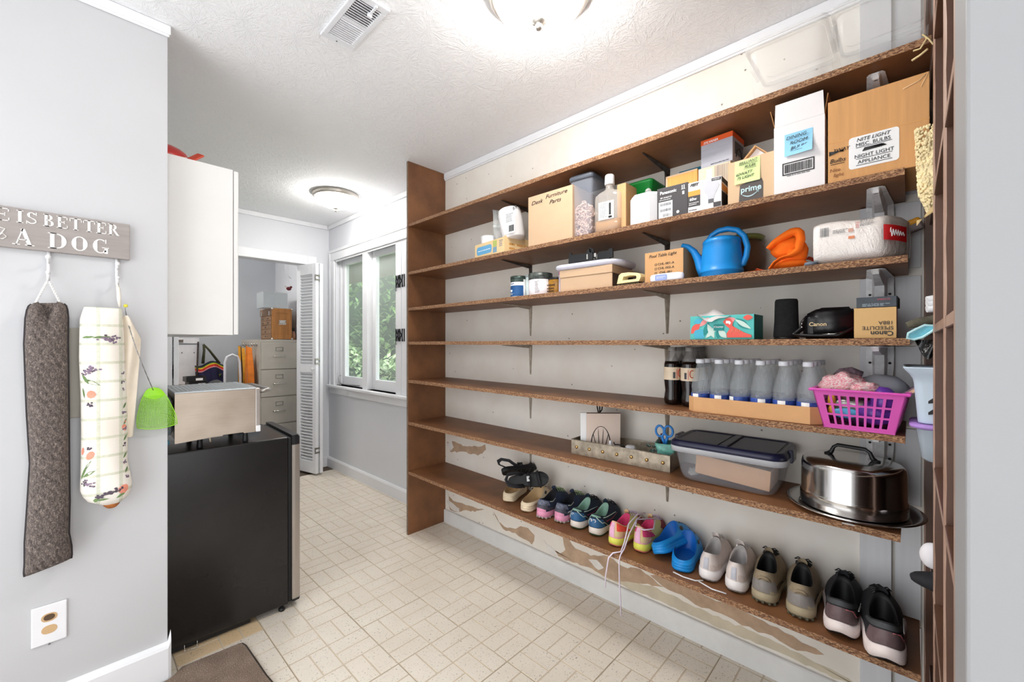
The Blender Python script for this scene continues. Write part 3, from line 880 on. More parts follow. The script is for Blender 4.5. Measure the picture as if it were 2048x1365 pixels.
def glyphs(g, s, x, z, h, wscale=1.0, y0=-0.0012, y1=0.0, sp=0.06):
    for ch in s:
        strokes, adv = GL(ch)
        for q in strokes:
            if q[0] == 'a':
                _, cx, cz, rx, rz, a0, a1, tn, tkk = q
                N = 18; outer = []; inner = []
                for i in range(N + 1):
                    a = math.radians(a0 + (a1 - a0) * i / N)
                    wd = tn + (tkk - tn) * abs(math.cos(a)) ** 1.5
                    outer.append((x + (cx + rx * math.cos(a)) * h * wscale, z + (cz + rz * math.sin(a)) * h))
                    inner.append((x + (cx + (rx - wd) * math.cos(a)) * h * wscale, z + (cz + (rz - min(wd, 0.06)) * math.sin(a)) * h))
                for i in range(N):
                    g.prism([outer[i], outer[i + 1], inner[i + 1], inner[i]], y0, y1, 'y')
            else:
                x0, z0, x1, z1, wd = q
                dx, dz = (x1 - x0), (z1 - z0)
                if abs(dz) > abs(dx) * 0.9:
                    P = [(x0 - wd / 2, z0), (x0 + wd / 2, z0), (x1 + wd / 2, z1), (x1 - wd / 2, z1)]
                else:
                    P = [(x0, z0 - wd / 2), (x1, z1 - wd / 2), (x1, z1 + wd / 2), (x0, z0 + wd / 2)]
                g.prism([(x + a * h * wscale, z + b * h) for a, b in P], y0, y1, 'y')
        x += (adv + sp) * h * wscale
    return x
def glyph_w(s, sp=0.06): return sum(GL(c)[1] + sp for c in s)
sign = thing('hook_sign', 'grey wooden hook sign with white lettering about a dog', 'sign', (-0.2, YL, 1.61), rot=(0, 0, 0))
TZ = 1.61
g = G(); g.box(-0.30, 0.347, -0.018, -0.0008, -0.0630, 0.0615, r=0.0015)
g.out('board', mat('taupe_painted_board', (158, 150, 146), 0.6, vary=0.05, vs=8, stretch=(1, 1, 8)), sign)
LW = mat('white_sign_print', (238, 236, 232), 0.6, vary=0.02)
g = G()
def put(s, xa, xb, zb, h, yy=-0.0192):
    wsc = (xb - xa) / (glyph_w(s) * h)
    glyphs(g, s, xa + 0.2, zb - TZ, h, wsc, yy, -0.0178)
put('LIFE', -0.245, -0.122, 1.6265, 0.038); put('IS', -0.113, -0.066, 1.6265, 0.038); put('BETTER', -0.058, 0.122, 1.6265, 0.038)
put('A', -0.121, -0.072, 1.558, 0.050); put('DOG', -0.048, 0.100, 1.558, 0.050)
pts = [(-0.150 + 0.2, -0.0186, 1.575 - TZ), (-0.140 + 0.2, -0.0186, 1.588 - TZ), (-0.132 + 0.2, -0.0186, 1.578 - TZ), (-0.140 + 0.2, -0.0186, 1.570 - TZ), (-0.150 + 0.2, -0.0186, 1.572 - TZ), (-0.135 + 0.2, -0.0186, 1.602 - TZ), (-0.152 + 0.2, -0.0186, 1.606 - TZ)]
g.tube(pts, 0.0016, 5)
g.out('lettering', LW, sign)
HK = mat('white_enamel_hook', (226, 226, 228), 0.3, vary=0.03)
for x in (-0.046, 0.114, -0.206):
    g = G(); xx = x + 0.2
    g.tube([(xx, -0.006, -0.058), (xx, -0.008, -0.10), (xx, -0.010, -0.125), (xx, -0.018, -0.150), (xx, -0.034, -0.157), (xx, -0.046, -0.148), (xx, -0.050, -0.138)], [0.0045, 0.0045, 0.0045, 0.004, 0.004, 0.004, 0.0045], 8)
    g.tube([(xx, -0.008, -0.092), (xx, -0.024, -0.100), (xx, -0.040, -0.098), (xx, -0.050, -0.088)], 0.0036, 8)
    g.ellip((xx, -0.052, -0.086), (0.007, 0.007, 0.007), 10, 8); g.ellip((xx, -0.051, -0.134), (0.006, 0.006, 0.006), 10, 8)
    g.out('hook', HK, sign)

# ------------------------------------------------------------------ draft stopper (brown knitted tube) on a rope
m, k = new_mat('brown_grey_knit')
hth = k.noise(230, 3, 0.75, k.coord((1, 1, 0.5)), 1.2)
wv = k.t.nodes.new('ShaderNodeTexWave'); wv.wave_type = 'BANDS'; wv.bands_direction = 'DIAGONAL'; wv.inputs['Scale'].default_value = 22; wv.inputs['Distortion'].default_value = 3.0; wv.inputs['Detail'].default_value = 2; k.l(k.coord((1.3, 0.2, 0.8)), wv.inputs['Vector'])
col_ = k.noise(40, 1, 0.5, k.coord((1, 0.0, 0.02)))
c1 = k.ramp(hth, [(0.34, (54, 48, 46)), (0.52, (112, 100, 94)), (0.70, (174, 160, 150))])
k.l(k.mix(k.math('MULTIPLY', k.math('ADD', wv.outputs['Fac'], col_), 0.22), c1, (60, 52, 50)), k.p.inputs['Base Color'])
k.p.inputs['Roughness'].default_value = 0.95
k.bump(k.math('ADD', hth, k.math('MULTIPLY', wv.outputs['Fac'], 1.2)), 0.7, 0.004)
KNIT = m
tube_t = thing('draft_stopper', 'long brown knitted draft stopper tube hanging by white rope', 'draft stopper', (-0.046, YL - 0.045, 1.45))
N = 24; rings = []
prof = [(1.374, 0.034, 0.004), (1.368, 0.039, 0.016), (1.355, 0.042, 0.026), (1.33, 0.0445, 0.032), (1.25, 0.0455, 0.035), (1.05, 0.044, 0.036), (0.88, 0.041, 0.036), (0.74, 0.0445, 0.037), (0.64, 0.046, 0.037), (0.585, 0.049, 0.035), (0.556, 0.050, 0.026), (0.545, 0.049, 0.010)]
for (z, hx, hy) in prof:
    f = (1.378 - z) / 0.83
    ring = []
    for i in range(N):
        a = 2 * PI * i / N
        ca, sa = math.cos(a), math.sin(a)
        sx = math.copysign(abs(ca) ** 0.75, ca)
        x = hx * sx + 0.006 * math.sin(z * 9) * 0.6
        dz = 0
        if z > 1.30: dz = (-0.034 * max(0, 1 - abs(sx) * 1.9) + 0.010 * (1 - (abs(sx) - 0.6) ** 2 * 5)) * min(1, (z - 1.30) / 0.05) + 0.003 * sx
        if z < 0.60: dz = 0.010 * sx
        ring.append((x + (0.0 if z > .6 else 0.004), hy * sa * (0.97 + 0.05 * math.sin(5 * a + z * 14)), z - 1.45 + dz))
    rings.append(ring)
g = G(); g.loft(rings, True, True, True); o = g.out('knit_tube', KNIT, tube_t)
g = G()
g.tube([(r_[0][0] - 0.0003, 0.0, r_[0][2]) for r_ in [[r[0]] for r in rings]], 0.004, 6)
g.tube([(r[N // 2][0] + 0.0003, 0.0, r[N // 2][2]) for r in rings], 0.004, 6)
g.out('seam_piping', mat('dark_seam', (52, 48, 50), 0.95), tube_t)
ROPE = mat('twisted_white_rope', (236, 235, 232), 0.7, vary=0.05)
g = G()
for (xa, xb) in ((-0.030, -0.002), (0.030, 0.002)):
    for ph in (0, PI):
        pts = []
        for i in range(40):
            f = i / 39
            z = -0.082 + (0.002 + 0.078) * f + 0.012 * 0
            a = ph + f * 34
            pts.append((xa + (xb - xa) * f + 0.0016 * math.cos(a), -0.003 + 0.0016 * math.sin(a), z + 0.0))
        g.tube(pts, 0.0019, 5)
g.out('rope', ROPE, tube_t)

# ------------------------------------------------------------------ floral bag holder
bag = thing('bag_holder', 'cream floral kitchen bag holder hanging from the right hook', 'bag holder', (0.095, YL - 0.048, 1.45))
m, k = new_mat('cream_plaid_cotton')
vec = k.coord()
sp = k.t.nodes.new('ShaderNodeSeparateXYZ'); k.l(vec, sp.inputs[0])
def band(axis, per, wd, off):
    a = k.math('FRACT', k.math('ADD', k.math('DIVIDE', sp.outputs[axis], per), off))
    return k.math('LESS_THAN', a, wd)
nz = k.noise(140, 2, 0.6, vec)
hb = k.math('MULTIPLY', band('Z', 0.062, 0.14, 0.3), k.math('ADD', k.math('MULTIPLY', nz, 0.6), 0.15))
vb = k.math('MULTIPLY', band('X', 0.055, 0.17, 0.62), k.math('ADD', k.math('MULTIPLY', nz, 0.6), 0.15))
b0 = k.ramp(k.noise(5, 3, 0.5, vec), [(0.3, (232, 224, 212)), (0.7, (246, 242, 234))])
b1 = k.mix(hb, b0, (170, 178, 140)); k.l(k.mix(vb, b1, (172, 182, 152)), k.p.inputs['Base Color'])
k.p.inputs['Roughness'].default_value = 0.9
k.bump(k.noise(30, 3, 0.6, vec), 0.15, 0.004)
COTTON = m
BP = [(1.372, -0.016, 0.046, 0.012), (1.335, -0.020, 0.052, 0.026), (1.29, -0.019, 0.054, 0.032), (1.20, -0.018, 0.056, 0.036), (1.08, -0.014, 0.056, 0.038), (0.96, -0.012, 0.057, 0.038), (0.85, -0.013, 0.057, 0.037), (0.77, -0.008, 0.064, 0.036), (0.735, -0.004, 0.058, 0.032), (0.718, 0.000, 0.042, 0.024), (0.708, 0.004, 0.022, 0.014)]
def bag_at(z, a, off=0.0):
    for p, q in zip(BP[:-1], BP[1:]):
        if p[0] >= z >= q[0]:
            f = (p[0] - z) / (p[0] - q[0]); c = p[1] + (q[1] - p[1]) * f; hx = p[2] + (q[2] - p[2]) * f; hy = p[3] + (q[3] - p[3]) * f
            break
    else: c, hx, hy = BP[-1][1:]
    wv = 1 + 0.03 * math.sin(5 * a + z * 17)
    ca = math.cos(a)
    return (c + (hx + off) * math.copysign(abs(ca) ** 0.85, ca), (hy + off) * math.sin(a) * wv, z - 1.45)
g = G(); rows = []
for i in range(34):
    z = 1.372 - (1.372 - 0.708) * i / 33
    rows.append([bag_at(z, 2 * PI * j / 28) for j in range(28)])
g.loft(rows, True, False, True); g.out('cotton_sleeve', COTTON, bag)
g = G(); g.loft([[(0.004 + r * math.cos(2 * PI * j / 14) * 1.0, r * 0.6 * math.sin(2 * PI * j / 14), z) for j in range(14)] for r, z in ((0.022, 0.711 - 1.45), (0.020, 0.703 - 1.45), (0.013, 0.695 - 1.45), (0.008, 0.692 - 1.45))], True)
g.out('gathered_mouth', mat('rust_brown_lining', (176, 106, 52), 0.9, vary=0.2, vs=80), bag)
# open cream back flap showing on the right
g = G()
def flap(u, v):
    z = 1.325 - 0.40 * v
    x = 0.020 + 0.066 * (u ** 0.8) * (1 - 0.42 * v) * min(1, 0.55 + v * 3)
    return (x, 0.014 - 0.012 * math.sin(PI * u) + 0.006 * math.sin(7 * u + 5 * v), z - 1.45 + 0.024 * math.sin(PI * u) * (1 - v))
g.surf(flap, 10, 14); g.surf(lambda u, v: tuple(a + b for a, b in zip(flap(u, v), (0, 0.004, 0))), 10, 14)
g.out('back_flap', mat('cream_cotton_lining', (238, 226, 208), 0.9, vary=0.04, vs=12, bump=0.2, bs=40), bag)
FP = [mat('print_purple_grey', (140, 120, 140), 0.9, vary=0.1), mat('print_leaf_green', (116, 142, 92), 0.9, vary=0.15), mat('print_tulip_coral', (236, 152, 128), 0.9, vary=0.08, vs=40), mat('print_dark_berry', (92, 80, 92), 0.9, vary=0.1)]
g = G()
def on(s, z): return bag_at(z, -PI / 2 + s, 0.0010)
def blob(s, z, rs, rz, mi, rot=0.0, n=8):
    c = on(s, z)
    vs = []
    for i in range(n):
        a = 2 * PI * i / n
        ds, dz = rs * math.cos(a), rz * math.sin(a)
        ds, dz = ds * math.cos(rot) - dz * math.sin(rot), ds * math.sin(rot) + dz * math.cos(rot)
        vs.append(g.v(on(s + ds / 0.05, z + dz)))
    g.f(vs, mi)
def leafp(s, z, ln, wd, rot, mi=1):
    vs = []
    for a, b in ((-1, 0), (-0.4, 0.8), (0.3, 0.9), (1, 0), (0.3, -0.7), (-0.4, -0.6)):
        x, y = a * ln, b * wd
        x, y = x * math.cos(rot) - y * math.sin(rot), x * math.sin(rot) + y * math.cos(rot)
        vs.append(g.v(on(s + x / 0.05, z + y)))
    g.f(vs, mi)
rb = random.Random(5)
def cluster(s, z, n, sp=0.012, mi=0):
    for i in range(n): blob(s + rb.uniform(-sp, sp) / 0.05, z + rb.uniform(-sp, sp) * 0.6, 0.0032, 0.0030, rb.choice((0, 0, 3)) if mi == 0 else mi, n=6)
for i in range(5): cluster(0.05 + i * 0.14, 1.265 + 0.008 * math.sin(i * 2), 8)
for s_ in (-0.75, -0.55, -0.15, 0.05): leafp(s_, 1.272, 0.013, 0.004, 0.2)
for i in range(5): cluster(-0.85 + i * 0.13, 1.155 + i * 0.004, 8)
leafp(-0.55, 1.125, 0.024, 0.007, -0.5); leafp(-0.85, 1.135, 0.020, 0.006, -1.0); leafp(-1.0, 1.09, 0.018, 0.004, -1.4)
blob(-0.55, 1.085, 0.012, 0.013, 2); cluster(-0.55, 1.052, 7, 0.010, 3)
for z in (1.15, 1.12, 1.095): cluster(0.92, z, 4, 0.006)
for z in (1.04, 0.985, 0.93, 0.87, 0.82): leafp(0.98, z, 0.013, 0.005, 0.9); cluster(0.94, z - 0.022, 7, 0.008)
blob(0.9, 0.965, 0.010, 0.012, 2, 0.6); blob(1.0, 0.985, 0.004, 0.004, 2)
leafp(-1.0, 0.83, 0.026, 0.005, 1.1); leafp(-0.85, 0.845, 0.030, 0.004, 1.0); leafp(-0.7, 0.825, 0.020, 0.006, 0.5)
blob(-0.62, 0.885, 0.010, 0.015, 2, -0.5); blob(-1.12, 0.90, 0.006, 0.013, 2, -0.2); cluster(-0.6, 0.91, 5, 0.008, 3)
for i in range(3): cluster(-0.9 + i * 0.15, 0.80 - i * 0.006, 7)
blob(0.62, 0.757, 0.014, 0.016, 2, -0.5); leafp(0.5, 0.738, 0.016, 0.005, 0.6)
for i in range(6): cluster(-0.30 + i * 0.13, 0.742 + i * 0.004, 6, 0.010, 3)
leafp(-0.5, 0.735, 0.012, 0.006, 0.7); leafp(-0.25, 0.733, 0.013, 0.004, 0.0)
stuff(g.out('flower_print', FP, bag, norm=False))
g = G(); g.tube([(0.024, -0.004, 1.378 - 1.45), (0.022, -0.006, 1.405 - 1.45), (0.020, -0.004, 1.4415 - 1.45), (0.018, 0.004, 1.452 - 1.45)], [0.004, 0.0055, 0.005, 0.003], 8)
g.tube([(0.018, 0.004, 0.002), (0.018, -0.006, 0.004), (0.022, -0.004, -0.02)], 0.002, 6); g.out('hanging_loop', mat('cream_cotton_loop', (236, 230, 218), 0.9), bag)

# ------------------------------------------------------------------ green fly swatter
GREEN = mat('lime_green_plastic', (150, 220, 40), 0.4, vary=0.04)
sw = thing('fly_swatter', 'lime green fly swatter with twisted wire handle', 'fly swatter', (0.205, YL - 0.020, 1.02))
def pad(u, v):   # u across -1..1, v 0 top..1 bottom
    hw = 0.014 + 0.042 * min(1, (v * 1.25) ** 0.6)
    return (0.006 + u * hw + 0.012 * v, -0.004 * math.cos(u * 1.2), 0.068 - 0.138 * v - 0.010 * v * (1 - u * u) + 0.004 * (1 - abs(u)) * (1 - v))
g = G()
g.surf(lambda a, b: pad(a * 2 - 1, b * 0.30 * (1 - 0.35 * abs(a * 2 - 1))), 10, 4); g.surf(lambda a, b: tuple(p + q for p, q in zip(pad(a * 2 - 1, b * 0.30 * (1 - 0.35 * abs(a * 2 - 1))), (0, 0.002, 0))), 10, 4)
g.out('solid_crown', GREEN, sw)
g = G()
for i in range(21):
    v = 0.20 + 0.80 * i / 20
    g.tube([pad(-1 + 2 * j / 8, v) for j in range(9)], 0.0009, 4)
for j in range(25):
    u = -1 + 2 * j / 24
    g.tube([pad(u, 0.2 + 0.8 * i / 6) for i in range(7)], 0.0009 if 0 < j < 24 else 0.0016, 4)
g.tube([pad(-1 + 2 * j / 10, 1) for j in range(11)], 0.0016, 5)
stuff(g.out('mesh_paddle', GREEN, sw))
g = G()
for ph in (0, PI):
    pts = []
    for i in range(60):
        f = i / 59; a = ph + f * 40
        x = 0.004 - 0.075 * f - 0.012 * math.sin(PI * f); z = 0.062 + 0.292 * f + 0.05 * f * 0
        pts.append((x + 0.0010 * math.cos(a), -0.010 - 0.055 * math.sin(PI * min(1, f * 1.15)) * 1.15 + 0.001 * math.sin(a), z))
    g.tube(pts, 0.0009, 4)
g.out('wire_handle', mat('twisted_steel_wire', (150, 150, 150), 0.35, metal=0.9), sw)
g = G(); g.push(Matrix.Translation((-0.071, -0.030, 0.362)) @ Matrix.Rotation(PI / 2, 4, 'X')); g.lathe([(0.003, -0.004), (0.006, -0.004), (0.006, 0.004), (0.003, 0.004)], 10); g.pop()
g.out('hanging_eyelet', mat('yellow_eyelet', (206, 198, 60), 0.4), sw)

# flat taupe panel on the wall between the two hanging tubes
pn = thing('wall_panel', 'flat taupe access panel on the wall behind the floral bag holder', 'panel', (0.062, YL, 1.155))
TP = mat('taupe_panel_paint', (176, 170, 158), 0.5, vary=0.03)
g = G(); g.box(-0.100, 0.058, -0.012, -0.0008, -0.150, 0.148, r=0.003); g.out('cover', TP, pn)
g = G(); g.box(-0.098, 0.056, -0.0145, -0.0122, -0.116, -0.113); g.out('seam', TP, pn)

# ------------------------------------------------------------------ old outlet plate
ou = thing('outlet', 'white outlet plate with two beige oval openings low on wall', 'outlet', (-0.0445, YL, 0.347))
g = G(); g.box(-0.039, 0.039, -0.006, -0.0008, -0.0625, 0.0625, r=0.0025); g.out('cover_plate', WHITE_PL, ou)
def oval(z, hx, hz, y0, y1, m, nm):
    g = G(); P = []
    for i in range(24):
        a = 2 * PI * i / 24; P.append((hx * math.copysign(abs(math.cos(a)) ** 0.75, math.cos(a)), z + hz * math.sin(a)))
    g.prism(P, y0, y1, 'y'); return g.out(nm, m, ou)
oval(0.022, 0.018, 0.0135, -0.0068, -0.0055, mat('beige_socket', (206, 172, 128), 0.5), 'socket'); oval(-0.017, 0.0175, 0.0135, -0.0068, -0.0055, mat('beige_socket'), 'socket')
oval(0.0225, 0.0125, 0.0095, -0.0072, -0.0060, mat('open_socket_hole', (92, 72, 52), 0.8), 'socket_hole')
g = G(); g.push(Matrix.Translation((0, -0.006, -0.066)))
g.lathe([(0.003, 0), (0.002, 0.003)], 8); g.pop(); g.out('lower_tab', INK_G, ou)

# ------------------------------------------------------------------ floor mat
mt = thing('floor_mat', 'worn brown carpet mat lying against the left wall', 'mat', (0.1, 1.75, 0))
m, k = new_mat('speckled_brown_carpet')
n_ = k.noise(220, 3, 0.75); k.l(k.ramp(k.math('ADD', k.math('MULTIPLY', n_, 0.75), k.math('MULTIPLY', k.noise(9, 3, 0.6), 0.28)), [(0.3, (76, 62, 52)), (0.55, (142, 122, 106)), (0.75, (206, 192, 180))]), k.p.inputs['Base Color'])
k.p.inputs['Roughness'].default_value = 1.0; k.bump(n_, 0.8, 0.004)
MATP = [(-0.50, -0.60), (0.420, -0.60), (0.4165, -0.06), (0.411, 0.00), (0.403, 0.235), (0.396, 0.262), (0.384, 0.268), (0.26, 0.278), (0.20, 0.282), (0.165, 0.2475), (0.15, 0.242), (-0.50, 0.242)]
g = G()
top = [g.v((x * 1.0, y, 0.0075)) for x, y in MATP]
inn = [g.v((x * 0.985 - 0.0 if i not in (0, 11) else x, y * 0.985, 0.0095)) for i, (x, y) in enumerate(MATP)]
bot = [g.v((x, y, 0.0012)) for x, y in MATP]
n = len(MATP)
g.f(inn, 0)
for i in range(n):
    j = (i + 1) % n; g.f((top[i], top[j], inn[j], inn[i]), 1); g.f((bot[i], bot[j], top[j], top[i]), 1)
g.out('carpet', [m, mat('dark_mat_border', (64, 56, 52), 0.9, vary=0.15)], mt)

# ------------------------------------------------------------------ black compact fridge
fr = thing('mini_fridge', 'black compact refrigerator with stainless door edge', 'refrigerator', (0.705, 2.112, 0), math.radians(-2.6))
FB = mat('black_fridge_shell', (32, 30, 30), 0.25, vary=0.12, vs=3, bump=0.03, bs=300)
g = G(); g.box(-0.50, 0.0, 0.0, 0.46, 0.030, 0.812, r=0.006); g.out('cabinet', FB, fr)
g = G(); g.box(0.001, 0.016, 0.004, 0.456, 0.036, 0.806, r=0.003); g.out('door_gasket', mat('black_gasket', (14, 14, 15), 0.6), fr)
SS = mat('brushed_stainless', (186, 182, 178), 0.3, metal=0.85, vary=0.06, vs=30, stretch=(1, 1, 0.05))
SSD = mat('stainless_door_skin', (178, 170, 162), 0.34, metal=0.75, vary=0.06, vs=30, stretch=(1, 1, 0.05))
g = G()
sec = lambda z: [(0.017, 0.001, z), (0.030, 0.0, z), (0.048, 0.003, z), (0.054, 0.012, z), (0.056, 0.23, z), (0.054, 0.448, z), (0.046, 0.459, z), (0.017, 0.459, z)]
g.loft([sec(0.045), sec(0.772)], True, True, True, 0, False); dr = g.out('door', SSD, fr)
g = G(); g.loft([sec(0.7725), [(a * 1.0, b, 0.808) for a, b, c in sec(0)], [(0.017 + (a - 0.017) * 0.8, b, 0.818) for a, b, c in sec(0)]], True, True, True, 0, False)
g.out('door_end_cap', BLACK_PL, dr); g = G(); g.loft([sec(0.0445), [(a, b, 0.034) for a, b, c in sec(0)]], True, True, True, 0, False); g.out('door_end_cap', BLACK_PL, dr)
g = G(); g.lathe([(0.012, 0.0), (0.014, 0.004), (0.014, 0.012), (0.007, 0.014), (0.006, 0.031)], 14, c=(-0.022, 0.022)); g.out('front_foot', BLACK_PL, fr)
g = G(); g.lathe([(0.012, 0.0), (0.014, 0.004), (0.014, 0.012), (0.007, 0.014), (0.006, 0.031)], 14, c=(-0.022, 0.42)); g.out('front_foot', BLACK_PL, fr)
g = G(); g.tube([(-0.385, 0.003, 0.030), (-0.385, -0.002, 0.006), (-0.345, -0.004, 0.004), (-0.343, 0.003, 0.030)], 0.0015, 5); g.out('wire_clip', CHROME, fr)
g = G(); g.box(-0.45, -0.15, 0.02, 0.44, 0.005, 0.029); g.out('under_tray', BLACK_PL, fr)

# ------------------------------------------------------------------ toaster oven on top
tz = 0.812
ov = thing('toaster_oven', 'stainless toaster oven standing on the black refrigerator', 'toaster oven', (0.290, 2.135, tz), math.radians(-2.2))
m, k = new_mat('tarnished_stainless')
n1 = k.noise(2.2, 2, 0.5); n2 = k.noise(60, 3, 0.5, k.coord((0.15, 1, 4)))
k.l(k.ramp(k.math('ADD', k.math('MULTIPLY', n1, 0.75), k.math('MULTIPLY', n2, 0.25)), [(0.3, (176, 160, 144)), (0.7, (200, 186, 172))]), k.p.inputs['Base Color'])
k.p.inputs['Metallic'].default_value = 0.7; k.p.inputs['Roughness'].default_value = 0.36
TARN = m
g = G()
P = [(0.0, 0.036), (0.124, 0.044), (0.160, 0.044), (0.162, 0.050), (0.236, 0.050), (0.238, 0.044), (0.282, 0.044), (0.282, 0.240), (0.0, 0.240)]
g.prism(P, 0.0, 0.005, 'y'); g.box(0.138, 0.140, -0.0006, 0.0002, 0.05, 0.234)
g.out('side_panel', TARN, ov)
g = G(); g.box(0.002, 0.280, 0.006, 0.37, 0.046, 0.236, r=0.003); g.out('body', TARN, ov)
g = G(); g.box(-0.002, 0.284, -0.004, 0.376, 0.2365, 0.2425, r=0.002)
for i in range(14): g.box(0.02 + i * 0.018, 0.029 + i * 0.018, 0.30, 0.36, 0.2425, 0.2432)
for i in range(18): g.box(0.012 + i * 0.0145, 0.0175 + i * 0.0145, 0.020, 0.28, 0.2424, 0.2438)
g.out('ribbed_top', mat('pale_steel_top', (198, 204, 208), 0.35, metal=0.6, vary=0.06), ov)
g = G()
for i in range(13): g.lathe([(0.0035, 0.2429), (0.0035, 0.2434)], 8, c=(0.012 + i * 0.021, 0.366))
g.out('vent_hole', INK, ov)
g = G(); g.box(-0.060, -0.002, 0.030, 0.355, 0.062, 0.222, r=0.02); g.out('rear_housing', mat('grey_steel_back', (158, 170, 176), 0.4, metal=0.5, vary=0.1), ov)
g = G(); g.box(0.2825, 0.300, -0.004, 0.372, 0.044, 0.240, r=0.003); o = g.out('door_frame', mat('polished_frame', (214, 206, 200), 0.25, metal=0.7), ov)
g = G(); g.tube([(0.300, 0.02, 0.222), (0.322, 0.012, 0.224), (0.344, 0.03, 0.226), (0.348, 0.18, 0.226), (0.344, 0.34, 0.226), (0.322, 0.358, 0.224), (0.300, 0.35, 0.222)], 0.009, 10); g.out('handle', SS, ov)
g = G(); g.box(0.2835, 0.302, -0.006, 0.004, 0.044, 0.072, r=0.003); g.out('corner_clip', WHITE_PL, ov)
for x, y in ((0.085, 0.03), (0.25, 0.03), (0.085, 0.33), (0.25, 0.33)):
    g = G(); g.lathe([(0.011, 0.0008), (0.012, 0.006), (0.010, 0.030), (0.010, 0.048)], 12, c=(x, y)); g.out('foot', BLACK_PL, ov)
g = G(); g.tube([(0.114, -0.003, 0.044), (0.117, -0.004, 0.026)], 0.003, 6); g.out('spring_latch', STEEL_BR, ov)
# small things lying on the fridge
pp = thing('folded_papers', 'blue and white papers tucked behind the toaster oven', 'papers', (0.605, 2.46, tz), 0.3)
for i, (c, z) in enumerate((((70, 130, 165), 0.001), ((225, 228, 230), 0.008), ((60, 110, 140), 0.015))):
    g = G(); g.box(-0.05 + i * .008, 0.05 + i * .004, -0.06, 0.04, z, z + 0.006, r=0.001); g.out('sheet', mat('paper_stack_%d' % i, c, 0.6), pp)
pw = thing('power_adapter', 'black and white charger beneath the toaster oven back', 'charger', (0.237, 2.135, tz), 0.1)
g = G(); g.box(-0.025, 0.030, -0.01, 0.05, 0.001, 0.022, r=0.004); g.out('block', BLACK_PL, pw)
g = G(); g.box(-0.022, 0.028, -0.008, 0.040, 0.0225, 0.032, r=0.003); g.out('white_cap', WHITE_PL, pw)
g = G(); g.box(-0.020, 0.040, 0.01, 0.05, 0.0325, 0.050, r=0.003); g.out('blue_sleeve', mat('teal_blue_sleeve', (60, 120, 145), 0.5), pw)

# ------------------------------------------------------------------ upper cabinet
uc = thing('wall_cabinet', 'plain white upper kitchen cabinet above the refrigerator', 'cabinet', (0.161, 2.115, 1.287))
CW = mat('white_cabinet_paint', (231, 230, 228), 0.4, vary=0.015, vs=3)
g = G(); g.box(0.0, 0.324, 0.0, 0.86, 0.0, 0.711, r=0.002); g.out('carcass', CW, uc)
g = G(); g.box(0.3265, 0.3445, 0.003, 0.428, 0.002, 0.709, r=0.003); g.out('door', CW, uc)
g = G(); g.box(0.3265, 0.3445, 0.432, 0.857, 0.002, 0.709, r=0.003); g.out('door', CW, uc)
RED = mat('red_enamel', (178, 44, 40), 0.3, vary=0.05)
rl = thing('pan_cover', 'red domed pan cover on top of the white cabinet', 'pan cover', (0.262, 2.205, 1.998))
g = G(); g.push(Matrix.Translation((-0.005, 0.0, 0.056)) @ Matrix.Rotation(math.radians(22), 4, 'X')); g.lathe([(0.085, 0.0), (0.086, 0.004), (0.078, 0.014), (0.058, 0.026), (0.03, 0.034), (0.0, 0.036)], 32); g.pop()
g.bm.verts.ensure_lookup_table(); mz = min(v.co.z for v in g.bm.verts); g.bm.transform(Matrix.Translation((0, 0, 0.001 - mz))); g.out('dome', RED, rl)
g = G(); g.push(Matrix.Translation((-0.005, 0, 0.056)) @ Matrix.Rotation(math.radians(22), 4, 'X')); g.tube([(0.0865 * math.cos(2 * PI * i / 32), 0.0865 * math.sin(2 * PI * i / 32), 0.001) for i in range(32)], 0.0025, 6, closed=True); g.pop()
g.bm.transform(Matrix.Translation((0, 0, 0.001 - mz))); g.out('pale_rim', mat('pale_pink_rim', (226, 190, 186), 0.4), rl)
rh = thing('handle_piece', 'orange red handle piece beside the red pan cover', 'handle_piece', (0.350, 2.155, 1.998), 0.2)  # red handle piece lying beside the pan lid
g = G(); g.push(Matrix.Translation((0, 0, 0.003)) @ Matrix.Rotation(math.radians(-42), 4, 'Y') @ Matrix.Rotation(0.5, 4, 'X'))
g.box(-0.012, 0.046, -0.018, 0.018, 0.0, 0.008, r=0.004); g.pop()
mz = min(v.co.z for v in g.bm.verts); g.bm.transform(Matrix.Translation((0, 0, 0.0005 - mz)))
g.out('blade', mat('orange_red_plastic', (206, 70, 44), 0.4), rh)

